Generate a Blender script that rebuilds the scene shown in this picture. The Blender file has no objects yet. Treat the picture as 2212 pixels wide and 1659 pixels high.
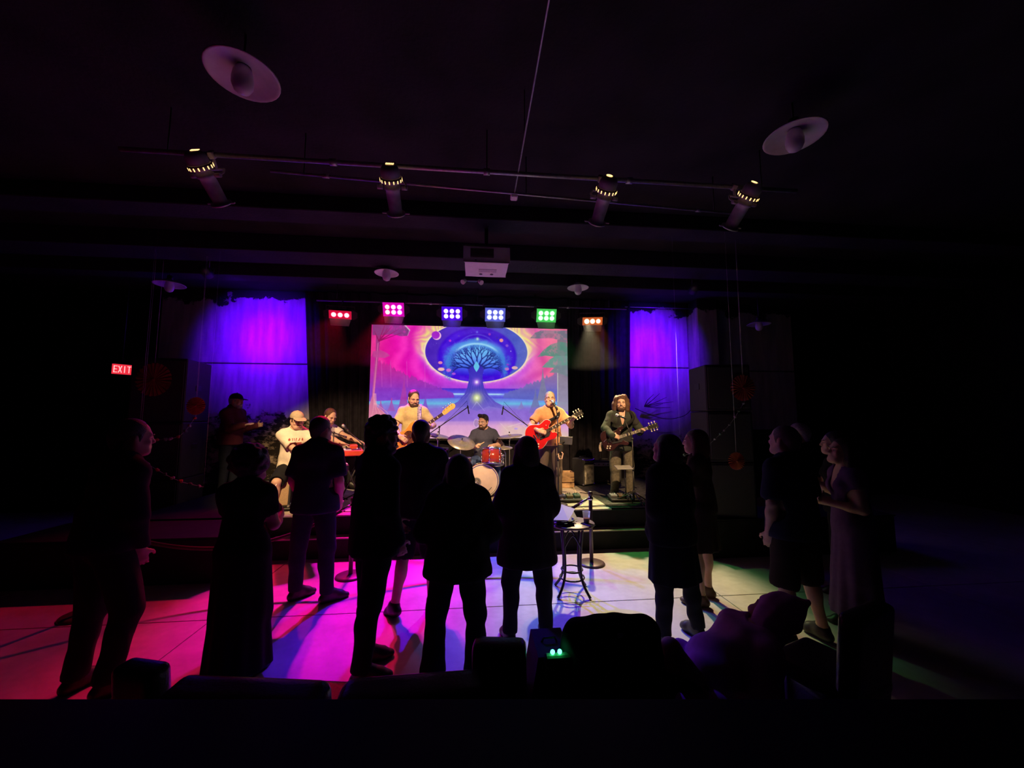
import bpy, math, random
import numpy as np
from mathutils import Vector, Matrix, Quaternion

random.seed(7); np.random.seed(7)
scene = bpy.context.scene
COL = scene.collection

# ------------------------------------------------------------------ camera, world, exposure
F_PX, IMG_W, IMG_H = 833.0, 2212.0, 1659.0
CAM_H, CAM_YAW, CAM_PITCH = 1.85, math.radians(5.6), math.radians(5.18)
cam_data = bpy.data.cameras.new('camera')
cam_data.sensor_width = 36.0
cam_data.lens = F_PX / IMG_W * 36.0
cam_data.clip_start = 0.02
camera = bpy.data.objects.new('camera', cam_data)
COL.objects.link(camera)
camera.location = (0, 0, CAM_H)
camera.rotation_euler = (math.radians(90) + CAM_PITCH, 0, -CAM_YAW)
scene.camera = camera

world = bpy.data.worlds.new('world')
scene.world = world
world.use_nodes = True
world.node_tree.nodes['Background'].inputs[0].default_value = (0.10, 0.09, 0.30, 1)
world.node_tree.nodes['Background'].inputs[1].default_value = 0.0

vs = scene.view_settings
vs.view_transform = 'Standard'
vs.look = 'None'
vs.exposure = 0.0
vs.gamma = 1.0
vs.use_curve_mapping = False
scene.display_settings.display_device = 'sRGB'
try:
    scene.cycles.use_denoising = True
    scene.cycles.max_bounces = 4
    scene.cycles.sample_clamp_indirect = 4.0
except Exception:
    pass

# ------------------------------------------------------------------ survey helpers (photo pixel -> place in the room)
_R = np.array([math.cos(CAM_YAW), -math.sin(CAM_YAW), 0.0])
_F0 = np.array([math.sin(CAM_YAW), math.cos(CAM_YAW), 0.0])
_FW = _F0 * math.cos(CAM_PITCH) + np.array([0, 0, math.sin(CAM_PITCH)])
_UP = np.cross(_R, _FW)

def at(px, py, Y):
    """point of the room at distance Y from the back row that shows at this pixel"""
    d = _FW + _R * (px - IMG_W / 2) / F_PX + _UP * (IMG_H / 2 - py) / F_PX
    p = d * (Y / d[1]); return Vector((p[0], p[1], CAM_H + p[2]))

def ground(px, py, z=0.0):
    d = _FW + _R * (px - IMG_W / 2) / F_PX + _UP * (IMG_H / 2 - py) / F_PX
    p = d * ((z - CAM_H) / d[2]); return Vector((p[0], p[1], z))

# ------------------------------------------------------------------ materials
def lin(c):
    return tuple(((x / 255) / 12.92 if x / 255 <= 0.04045 else ((x / 255 + 0.055) / 1.055) ** 2.4) for x in c)

MATS = {}
def mat(name, col, rough=0.6, metal=0.0, var=0.15, scale=12.0, bump=0.0, bscale=None, spec=0.5, emit=None, estr=0.0, alpha=None, trans=0.0, sheen=0.0):
    if name in MATS: return MATS[name]
    m = bpy.data.materials.new(name); m.use_nodes = True
    nt = m.node_tree; N = nt.nodes; L = nt.links
    b = N['Principled BSDF']
    b.inputs['Roughness'].default_value = rough
    b.inputs['Metallic'].default_value = metal
    b.inputs['Specular IOR Level'].default_value = spec
    if trans: b.inputs['Transmission Weight'].default_value = trans
    if sheen: b.inputs['Sheen Weight'].default_value = sheen
    tc = N.new('ShaderNodeTexCoord')
    nz = N.new('ShaderNodeTexNoise'); nz.inputs['Scale'].default_value = scale; nz.inputs['Detail'].default_value = 4
    L.new(tc.outputs['Object'], nz.inputs['Vector'])
    cr = N.new('ShaderNodeValToRGB')
    lo = tuple(max(0, x * (1 - var)) for x in col[:3]) + (1,)
    hi = tuple(min(1, x * (1 + var)) for x in col[:3]) + (1,)
    cr.color_ramp.elements[0].position = 0.3; cr.color_ramp.elements[0].color = lo
    cr.color_ramp.elements[1].position = 0.7; cr.color_ramp.elements[1].color = hi
    L.new(nz.outputs['Fac'], cr.inputs['Fac']); L.new(cr.outputs['Color'], b.inputs['Base Color'])
    if bump:
        n2 = N.new('ShaderNodeTexNoise'); n2.inputs['Scale'].default_value = bscale or scale * 4; n2.inputs['Detail'].default_value = 5
        L.new(tc.outputs['Object'], n2.inputs['Vector'])
        bp = N.new('ShaderNodeBump'); bp.inputs['Strength'].default_value = bump; bp.inputs['Distance'].default_value = 0.02
        L.new(n2.outputs['Fac'], bp.inputs['Height']); L.new(bp.outputs['Normal'], b.inputs['Normal'])
    if emit is not None:
        b.inputs['Emission Color'].default_value = tuple(emit) + (1,)
        b.inputs['Emission Strength'].default_value = estr
        m.cycles.emission_sampling = 'NONE'
    if alpha is not None:
        b.inputs['Alpha'].default_value = alpha
    MATS[name] = m
    return m

# ------------------------------------------------------------------ objects
def tag(o, label=None, cat=None, group=None, kind=None):
    if label: o['label'] = label
    if cat: o['category'] = cat
    if group: o['group'] = group
    if kind: o['kind'] = kind
    return o

def empty(name, loc=(0, 0, 0), label=None, cat=None, group=None, kind=None, rz=0.0, matrix=None):
    o = bpy.data.objects.new(name, None); COL.objects.link(o)
    o.empty_display_size = 0.05
    if matrix is not None: o.matrix_world = matrix
    else:
        o.location = loc; o.rotation_euler = (0, 0, rz)
    return tag(o, label, cat, group, kind)

def frame_matrix(ex, ez, loc):
    """rows of a local frame: ex and a hint for ez"""
    ex = Vector(ex).normalized(); ez = Vector(ez); ez = (ez - ex * ez.dot(ex)).normalized(); ey = ez.cross(ex)
    m = Matrix((ex, ey, ez)).transposed().to_4x4(); m.translation = Vector(loc)
    return m

class MB:
    """collects simple solids into one mesh"""
    def __init__(s): s.v = []; s.f = []; s.sm = []
    def add(s, v, f, smooth=False):
        o = len(s.v); s.v += [tuple(x) for x in v]; s.f += [tuple(i + o for i in q) for q in f]; s.sm += [smooth] * len(f); return s
    def box(s, c, size, rot=None, bev=0.0):
        c = Vector(c); hx, hy, hz = (k / 2 for k in size)
        b = min(bev, hx * .9, hy * .9, hz * .9)
        if b <= 0:
            v = [Vector((x, y, z)) for x in (-hx, hx) for y in (-hy, hy) for z in (-hz, hz)]
            f = [(0, 1, 3, 2), (4, 6, 7, 5), (0, 4, 5, 1), (2, 3, 7, 6), (0, 2, 6, 4), (1, 5, 7, 3)]
        else:
            v = []; idx = {}
            for sx in (-1, 1):
                for sy in (-1, 1):
                    for sz in (-1, 1):
                        for a in range(3):
                            p = [sx * hx, sy * hy, sz * hz]
                            for k in range(3):
                                if k != a: p[k] -= (sx, sy, sz)[k] * b
                            idx[(sx, sy, sz, a)] = len(v); v.append(Vector(p))
            f = []
            for a in range(3):
                o1, o2 = [k for k in range(3) if k != a]
                for sg in (-1, 1):
                    q = []
                    for (p1, p2) in ((-1, -1), (1, -1), (1, 1), (-1, 1)):
                        t = [0, 0, 0]; t[a] = sg; t[o1] = p1; t[o2] = p2; q.append(idx[(t[0], t[1], t[2], a)])
                    f.append(q if (sg > 0) == (a != 1) else q[::-1])
            for a in range(3):
                o1, o2 = [k for k in range(3) if k != a]
                for s1 in (-1, 1):
                    for s2 in (-1, 1):
                        def k_(sa, ax):
                            t = [0, 0, 0]; t[a] = sa; t[o1] = s1; t[o2] = s2; return idx[(t[0], t[1], t[2], ax)]
                        q = [k_(-1, o1), k_(1, o1), k_(1, o2), k_(-1, o2)]
                        f.append(q)
            for sx in (-1, 1):
                for sy in (-1, 1):
                    for sz in (-1, 1):
                        f.append([idx[(sx, sy, sz, a)] for a in range(3)])
            # outward winding
            out = []
            for q in f:
                p = [v[i] for i in q]; n = (p[1] - p[0]).cross(p[2] - p[0]); m = sum(p, Vector()) / len(p)
                out.append(q if n.dot(m) >= 0 else q[::-1])
            f = out
        if rot is not None: v = [rot @ p for p in v]
        return s.add([p + c for p in v], f)
    def cyl(s, a, b, r0, r1=None, n=16, caps=True, smooth=True):
        a = Vector(a); b = Vector(b); r1 = r0 if r1 is None else r1
        d = (b - a).normalized(); u = d.orthogonal().normalized(); w = d.cross(u)
        v = []
        for p, r in ((a, r0), (b, r1)):
            for i in range(n):
                t = 2 * math.pi * i / n; v.append(p + (u * math.cos(t) + w * math.sin(t)) * r)
        o = len(s.v)
        f = [(i, (i + 1) % n, n + (i + 1) % n, n + i) for i in range(n)]
        s.add(v, f, smooth)
        if caps:
            s.f += [tuple(o + i for i in range(n))[::-1], tuple(o + n + i for i in range(n))]; s.sm += [False, False]
        return s
    def tube(s, pts, r, n=8, caps=True, closed=False):
        pts = [Vector(p) for p in pts]; rr = r if isinstance(r, (list, tuple)) else [r] * len(pts)
        rings = []; u = None
        for i, p in enumerate(pts):
            if closed: d = pts[(i + 1) % len(pts)] - pts[i - 1]
            else: d = pts[min(i + 1, len(pts) - 1)] - pts[max(i - 1, 0)]
            d = d.normalized() if d.length > 1e-9 else Vector((0, 0, 1))
            u = d.orthogonal().normalized() if u is None else (u - d * u.dot(d)).normalized()
            w = d.cross(u)
            rings.append([p + (u * math.cos(2 * math.pi * k / n) + w * math.sin(2 * math.pi * k / n)) * rr[i] for k in range(n)])
        v = [q for ring in rings for q in ring]; f = []
        m = len(pts)
        for i in range(m if closed else m - 1):
            j = (i + 1) % m
            for k in range(n):
                f.append((i * n + k, i * n + (k + 1) % n, j * n + (k + 1) % n, j * n + k))
        if caps and not closed:
            f.append(tuple(range(n))[::-1]); f.append(tuple((m - 1) * n + k for k in range(n)))
        return s.add(v, f, True)
    def lathe(s, prof, origin=(0, 0, 0), axis=(0, 0, 1), n=24, smooth=True, closed=False):
        """prof: list of (radius, height)"""
        o = Vector(origin); d = Vector(axis).normalized(); u = d.orthogonal().normalized(); w = d.cross(u)
        v = []; f = []
        for r, h in prof:
            for k in range(n):
                t = 2 * math.pi * k / n
                v.append(o + d * h + (u * math.cos(t) + w * math.sin(t)) * max(r, 1e-4))
        m = len(prof)
        for i in range(m if closed else m - 1):
            j = (i + 1) % m
            for k in range(n):
                f.append((i * n + k, i * n + (k + 1) % n, j * n + (k + 1) % n, j * n + k))
        return s.add(v, f, smooth)
    def prism(s, outline, z0, z1, M=None, inset=0.0):
        n = len(outline)
        v = [Vector((x, y, z0)) for x, y in outline] + [Vector((x, y, z1)) for x, y in outline]
        f = [(i, (i + 1) % n, n + (i + 1) % n, n + i) for i in range(n)] + [tuple(range(n))[::-1], tuple(range(n, 2 * n))]
        if M is not None: v = [M @ p for p in v]
        return s.add(v, f)
    def ball(s, c, r, n=12, m=8, sc=(1, 1, 1)):
        c = Vector(c); v = []; f = []
        for i in range(m + 1):
            t = math.pi * i / m
            for k in range(n):
                p = 2 * math.pi * k / n
                v.append(c + Vector((r * sc[0] * math.sin(t) * math.cos(p), r * sc[1] * math.sin(t) * math.sin(p), -r * sc[2] * math.cos(t))))
        for i in range(m):
            for k in range(n):
                f.append((i * n + k, i * n + (k + 1) % n, (i + 1) * n + (k + 1) % n, (i + 1) * n + k))
        return s.add(v, f, True)
    def build(s, name, material, parent=None, off=None):
        me = bpy.data.meshes.new(name)
        v = s.v if off is None else [tuple(Vector(p) - Vector(off)) for p in s.v]
        me.from_pydata(v, [], s.f)
        me.polygons.foreach_set('use_smooth', s.sm)
        me.materials.append(material); me.update()
        o = bpy.data.objects.new(name, me); COL.objects.link(o)
        if parent is not None: o.parent = parent
        return o

def copy_tree(o, parent=None):
    c = o.copy(); COL.objects.link(c)
    if parent is not None: c.parent = parent
    for ch in list(o.children): copy_tree(ch, c)
    return c

def spot(name, loc, target, col, power, size_deg, blend=0.3, radius=0.05, parent=None):
    l = bpy.data.lights.new(name, 'SPOT'); l.energy = power; l.color = col
    l.spot_size = math.radians(size_deg); l.spot_blend = blend; l.shadow_soft_size = radius
    o = bpy.data.objects.new(name, l); COL.objects.link(o)
    o.location = loc
    o.rotation_euler = (Vector(target) - Vector(loc)).to_track_quat('-Z', 'Y').to_euler()
    if parent is not None:
        o.parent = parent; o.matrix_parent_inverse = parent.matrix_world.inverted()
    return o

def catmull(pts, n=6, closed=True):
    pts = [Vector(p) for p in pts]; out = []; m = len(pts)
    for i in range(m if closed else m - 1):
        p0 = pts[i - 1] if (closed or i > 0) else pts[0]; p1 = pts[i]; p2 = pts[(i + 1) % m] if closed else pts[i + 1]
        p3 = pts[(i + 2) % m] if closed else pts[min(i + 2, m - 1)]
        for k in range(n):
            t = k / n
            out.append(0.5 * ((2 * p1) + (p2 - p0) * t + (2 * p0 - 5 * p1 + 4 * p2 - p3) * t * t + (3 * p1 - p0 - 3 * p2 + p3) * t ** 3))
    if not closed: out.append(pts[-1])
    return out
def fast_mesh(name, v, q, smooth=True):
    me = bpy.data.meshes.new(name)
    v = np.asarray(v, np.float32); q = np.asarray(q, np.int32)
    me.vertices.add(len(v)); me.vertices.foreach_set('co', v.ravel())
    k = q.shape[1]
    me.loops.add(q.size); me.loops.foreach_set('vertex_index', q.ravel())
    me.polygons.add(len(q)); me.polygons.foreach_set('loop_start', np.arange(0, q.size, k, dtype=np.int32))
    try: me.polygons.foreach_set('loop_total', np.full(len(q), k, np.int32))
    except Exception: pass
    me.polygons.foreach_set('use_smooth', np.full(len(q), smooth, bool))
    me.update(calc_edges=True); me.validate()
    return me
# ================================================================== the room
STAGE_Z = 0.53
Y_WALL = 8.6
CEIL = 4.62

def floor_material():
    m = bpy.data.materials.new('polished_concrete_floor'); m.use_nodes = True
    N = m.node_tree.nodes; L = m.node_tree.links; b = N['Principled BSDF']
    tc = N.new('ShaderNodeTexCoord')
    n1 = N.new('ShaderNodeTexNoise'); n1.inputs['Scale'].default_value = 1.1; n1.inputs['Detail'].default_value = 8; n1.inputs['Roughness'].default_value = .65
    n2 = N.new('ShaderNodeTexNoise'); n2.inputs['Scale'].default_value = 9; n2.inputs['Detail'].default_value = 6
    L.new(tc.outputs['Object'], n1.inputs['Vector']); L.new(tc.outputs['Object'], n2.inputs['Vector'])
    mx = N.new('ShaderNodeMath'); mx.operation = 'MULTIPLY_ADD'; mx.inputs[1].default_value = .35; 
    L.new(n2.outputs['Fac'], mx.inputs[0]); L.new(n1.outputs['Fac'], mx.inputs[2])
    cr = N.new('ShaderNodeValToRGB'); e = cr.color_ramp.elements
    e[0].position = .4; e[0].color = (.34, .33, .32, 1); e[1].position = .85; e[1].color = (.60, .59, .57, 1)
    L.new(mx.outputs[0], cr.inputs['Fac']); L.new(cr.outputs['Color'], b.inputs['Base Color'])
    b.inputs['Roughness'].default_value = .62
    b.inputs['Specular IOR Level'].default_value = .3
    bp = N.new('ShaderNodeBump'); bp.inputs['Strength'].default_value = .08
    L.new(n2.outputs['Fac'], bp.inputs['Height']); L.new(bp.outputs['Normal'], b.inputs['Normal'])
    return m

FLOOR_M = floor_material()
black_paint = mat('black_paint', (.012, .012, .014), .75, var=.3, scale=3, spec=.2)
ceil_paint = mat('dark_ceiling_paint', (.030, .028, .034), .85, var=.35, scale=1.5, bump=.3, bscale=30, spec=.15)
joint_m = mat('dark_slab_joint', (.05, .05, .05), .9)

# floor: cast slabs with open saw-cut joints, each slab a piece of the floor
fl = tag(MB().box((0, 3, -.06), (22, 16, .08)).build('floor', joint_m), 'pale concrete dance floor cut into large slabs', kind='structure')
xs = [-11, -7.4, -4.9, -2.4, .1, 2.6, 5.1, 7.6, 11]
ys = [-5, -2.2, .2, 2.1, 4.0, 5.9, 8.8, 11]
for i in range(len(xs) - 1):
    for j in range(len(ys) - 1):
        x0, x1, y0, y1 = xs[i], xs[i + 1], ys[j], ys[j + 1]
        g = .005
        MB().box(((x0 + x1) / 2, (y0 + y1) / 2, -.03), (x1 - x0 - 2 * g, y1 - y0 - 2 * g, .06), bev=.003).build('slab', FLOOR_M, fl)

tag(MB().box((0, 3, CEIL + .1), (22, 16, .2)).build('ceiling', ceil_paint), 'black painted ceiling above the hall', kind='structure')
for n_, (y, d, w) in enumerate(((4.95, .20, .35), (6.15, .26, .5), (7.25, .22, .32))):
    tag(MB().box((0, y, CEIL - d / 2), (21.8, w, d), bev=.01).build('trim_%d' % (n_ + 1), ceil_paint), 'dark beam crossing the ceiling, number %s from the stage wall' % ('three', 'two', 'one')[n_], kind='structure')
tag(MB().box((-10.6, 3, 2.3), (.2, 16, 4.9)).build('wall_left', black_paint), 'black side wall by the exit sign', kind='structure')
tag(MB().box((10.6, 3, 2.3), (.2, 16, 4.9)).build('wall_right', black_paint), 'black side wall beyond the dancers', kind='structure')
tag(MB().box((0, -4.9, 2.3), (22, .2, 4.9)).build('wall_front', black_paint), 'black wall behind the back row', kind='structure')

def concrete_material(name, dark_z, warm):
    m = bpy.data.materials.new(name); m.use_nodes = True
    N = m.node_tree.nodes; L = m.node_tree.links; b = N['Principled BSDF']
    b.inputs['Roughness'].default_value = .85; b.inputs['Specular IOR Level'].default_value = .2
    tc = N.new('ShaderNodeTexCoord')
    sep = N.new('ShaderNodeSeparateXYZ'); L.new(tc.outputs['Object'], sep.inputs[0])
    mp = N.new('ShaderNodeMapping'); mp.inputs['Scale'].default_value = (3.5, 3.5, .5); L.new(tc.outputs['Object'], mp.inputs[0])
    ns = N.new('ShaderNodeTexNoise'); ns.inputs['Scale'].default_value = 2.2; ns.inputs['Detail'].default_value = 7; L.new(mp.outputs[0], ns.inputs['Vector'])
    nb = N.new('ShaderNodeTexNoise'); nb.inputs['Scale'].default_value = 2.6; nb.inputs['Detail'].default_value = 7; nb.inputs['Roughness'].default_value = .62; L.new(tc.outputs['Object'], nb.inputs['Vector'])
    base = N.new('ShaderNodeValToRGB'); e = base.color_ramp.elements
    e[0].position = .3; e[0].color = (.34, .32, .31, 1); e[1].position = .7; e[1].color = (.62, .59, .55, 1)
    L.new(ns.outputs['Fac'], base.inputs['Fac'])
    # broken rubble zone near the ground: height + noise decides where render has fallen off
    zz = N.new('ShaderNodeMath'); zz.operation = 'MULTIPLY_ADD'; zz.inputs[1].default_value = .9; L.new(nb.outputs['Fac'], zz.inputs[0]); L.new(sep.outputs['Z'], zz.inputs[2])
    gt = N.new('ShaderNodeMapRange'); gt.inputs['From Min'].default_value = dark_z + .42; gt.inputs['From Max'].default_value = dark_z + .47; L.new(zz.outputs[0], gt.inputs['Value'])
    rub = N.new('ShaderNodeValToRGB'); e = rub.color_ramp.elements
    e[0].position = .47; e[0].color = (.022, .018, .015, 1); e[1].position = .57; e[1].color = (.46, .37, .27, 1)
    nr = N.new('ShaderNodeTexNoise'); nr.inputs['Scale'].default_value = 3.2; nr.inputs['Detail'].default_value = 8; nr.inputs['Roughness'].default_value = .7; L.new(mp.outputs[0], nr.inputs['Vector'])
    mp2 = N.new('ShaderNodeMapping'); mp2.inputs['Scale'].default_value = (1.2, 1, 2.2); L.new(tc.outputs['Object'], mp2.inputs[0]); L.new(mp2.outputs[0], nr.inputs['Vector'])
    L.new(nr.outputs['Fac'], rub.inputs['Fac'])
    mix = N.new('ShaderNodeMix'); mix.data_type = 'RGBA'
    L.new(gt.outputs[0], mix.inputs['Factor']); L.new(rub.outputs['Color'], mix.inputs['A']); L.new(base.outputs['Color'], mix.inputs['B'])
    # black stains with a shape of their own under the ceiling
    tz = N.new('ShaderNodeMath'); tz.operation = 'MULTIPLY_ADD'; tz.inputs[1].default_value = 1.0; L.new(nb.outputs['Fac'], tz.inputs[0]); L.new(sep.outputs['Z'], tz.inputs[2])
    tg = N.new('ShaderNodeMapRange'); tg.inputs['From Min'].default_value = 4.86; tg.inputs['From Max'].default_value = 4.90; L.new(tz.outputs[0], tg.inputs['Value'])
    mix2 = N.new('ShaderNodeMix'); mix2.data_type = 'RGBA'; L.new(tg.outputs[0], mix2.inputs['Factor'])
    L.new(mix.outputs['Result'], mix2.inputs['A']); mix2.inputs['B'].default_value = (.02, .018, .02, 1)
    L.new(mix2.outputs['Result'], b.inputs['Base Color'])
    bp = N.new('ShaderNodeBump'); bp.inputs['Strength'].default_value = .35; bp.inputs['Distance'].default_value = .05
    L.new(nb.outputs['Fac'], bp.inputs['Height']); L.new(bp.outputs['Normal'], b.inputs['Normal'])
    return m

wb = tag(MB().box((0, Y_WALL + .25, 2.3), (22, .2, 4.9)).build('wall_back', black_paint), 'stage back wall of black paint and bare concrete panels', kind='structure')
def wall_panel(x0, x1, z0, z1, seam, m, y=Y_WALL):
    # poured in lifts: two blocks with a recessed cold joint between
    rnd = random.Random(int(x0 * 10))
    for (a, b_) in ((z0, seam - .012), (seam + .012, z1)):
        MB().box(((x0 + x1) / 2, y + .07, (a + b_) / 2), (x1 - x0, .14, b_ - a), bev=.012).build('concrete_panel', m, wb)
CONC_L = concrete_material('stained_concrete_with_rubble', 2.0, True)
CONC_R = concrete_material('stained_concrete_plain', 1.35, False)
wall_panel(-6.55, -3.30, .53, 4.62, 3.02, CONC_L)
wall_panel(3.30, 5.05, .53, 4.62, 3.05, CONC_R)
wall_panel(5.62, 7.75, 1.6, 4.62, 3.0, CONC_R)
MB().box((5.33, Y_WALL - .12, 2.31), (.5, .5, 4.62), bev=.02).build('pillar', CONC_R, wb)

# stage: deck boards, fascia and a step along the front
stage_black = mat('black_stage_paint', (.014, .013, .014), .7, var=.4, scale=5, spec=.25)
deck_m = mat('scuffed_stage_deck', (.50, .46, .37), .7, var=.3, scale=5, bump=.15, bscale=40, spec=.3)
carpet_m = mat('dark_stage_carpet', (.085, .085, .078), .95, var=.4, scale=22, bump=.4, bscale=200, spec=.1)
stage = tag(MB().box((-.45, 7.20, STAGE_Z / 2 - .01), (8.3, 3.05, STAGE_Z - .02)).build('floor_stage', stage_black), 'low stage with pale deck boards and black front', kind='structure')
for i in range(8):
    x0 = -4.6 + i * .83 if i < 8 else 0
    MB().box((x0 + .415 - .0, 7.2, STAGE_Z - .01), (.824, 3.06, .02), bev=.003).build('deck_board', deck_m if i > 1 else stage_black, stage)  # leftmost boards coloured black to stand in for the unlit end of the deck
cp = MB()
cp.add([(2.03, 5.71, STAGE_Z + .004), (3.70, 5.71, STAGE_Z + .004), (3.70, 8.7, STAGE_Z + .004), (2.03, 8.7, STAGE_Z + .004),
        (2.03, 5.71, STAGE_Z - .012), (3.70, 5.71, STAGE_Z - .012), (3.70, 8.7, STAGE_Z - .012), (2.03, 8.7, STAGE_Z - .012)],
       [(0, 1, 2, 3), (0, 4, 5, 1), (1, 5, 6, 2), (2, 6, 7, 3), (3, 7, 4, 0), (7, 6, 5, 4)])
cp.build('carpet', carpet_m, stage)
tape_m = mat('pale_tape', (.75, .68, .45), .6, var=.1)
for (a, b_) in (((1.62, 5.70), (1.98, 7.75)), ((1.98, 7.75), (1.96, 8.1))):
    d = (Vector(b_ + (0,)) - Vector(a + (0,))); n_ = Vector((-d.y, d.x, 0)).normalized() * .014
    pts = [(a[0] - n_.x, a[1] - n_.y), (b_[0] - n_.x, b_[1] - n_.y), (b_[0] + n_.x, b_[1] + n_.y), (a[0] + n_.x, a[1] + n_.y)]
    MB().prism(pts[::-1] if False else pts, STAGE_Z + .0005, STAGE_Z + .0065).build('floor_tape', tape_m, stage)
step = tag(MB().box((.19, 5.60, .125), (5.7, .15, .25)).build('floor_step', stage_black), 'black step along the front of the stage', kind='structure')
MB().box((.19, 5.598, .258), (5.7, .165, .018), bev=.004).build('tread', deck_m, step)

# black drapes either side of the screen
drape_m = mat('black_velour', (.018, .016, .022), .95, var=.3, scale=8, sheen=.0, spec=.1)
def drape(x0t, x1t, x0b, x1b, label, ph):
    m = MB(); nx, nz = 70, 6
    v = []; 
    for side in (0, 1):
        for j in range(nz + 1):
            t = j / nz; z = CEIL - .06 - t * (CEIL - .06 - STAGE_Z - .012)
            for i in range(nx + 1):
                u = i / nx
                x = (x0t + (x1t - x0t) * u) * (1 - t) + (x0b + (x1b - x0b) * u) * t
                y = Y_WALL - .17 - .05 * math.sin(u * 38 + ph + .6 * math.sin(t * 3)) - .02 * math.sin(u * 91) + side * .02
                v.append((x, y, z))
    n1 = (nx + 1) * (nz + 1); f = []
    for j in range(nz):
        for i in range(nx):
            a = j * (nx + 1) + i
            f.append((a, a + nx + 1, a + nx + 2, a + 1)); f.append((n1 + a, n1 + a + 1, n1 + a + nx + 2, n1 + a + nx + 1))
    m.add(v, f, True)
    o = m.build('stage_curtain', drape_m)
    return tag(o, label, 'curtain')
drape(-3.62, -2.25, -3.30, -2.2, 'black stage curtain hanging between the screen and the wide violet-lit wall', 0)
drape(2.12, 3.56, 2.1, 3.45, 'black stage curtain hanging behind the long-haired guitar player', 1.3)
drape(-2.235, 2.105, -2.19, 2.09, 'black stage curtain hanging behind the projection screen and drummer', 2.1)
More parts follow.
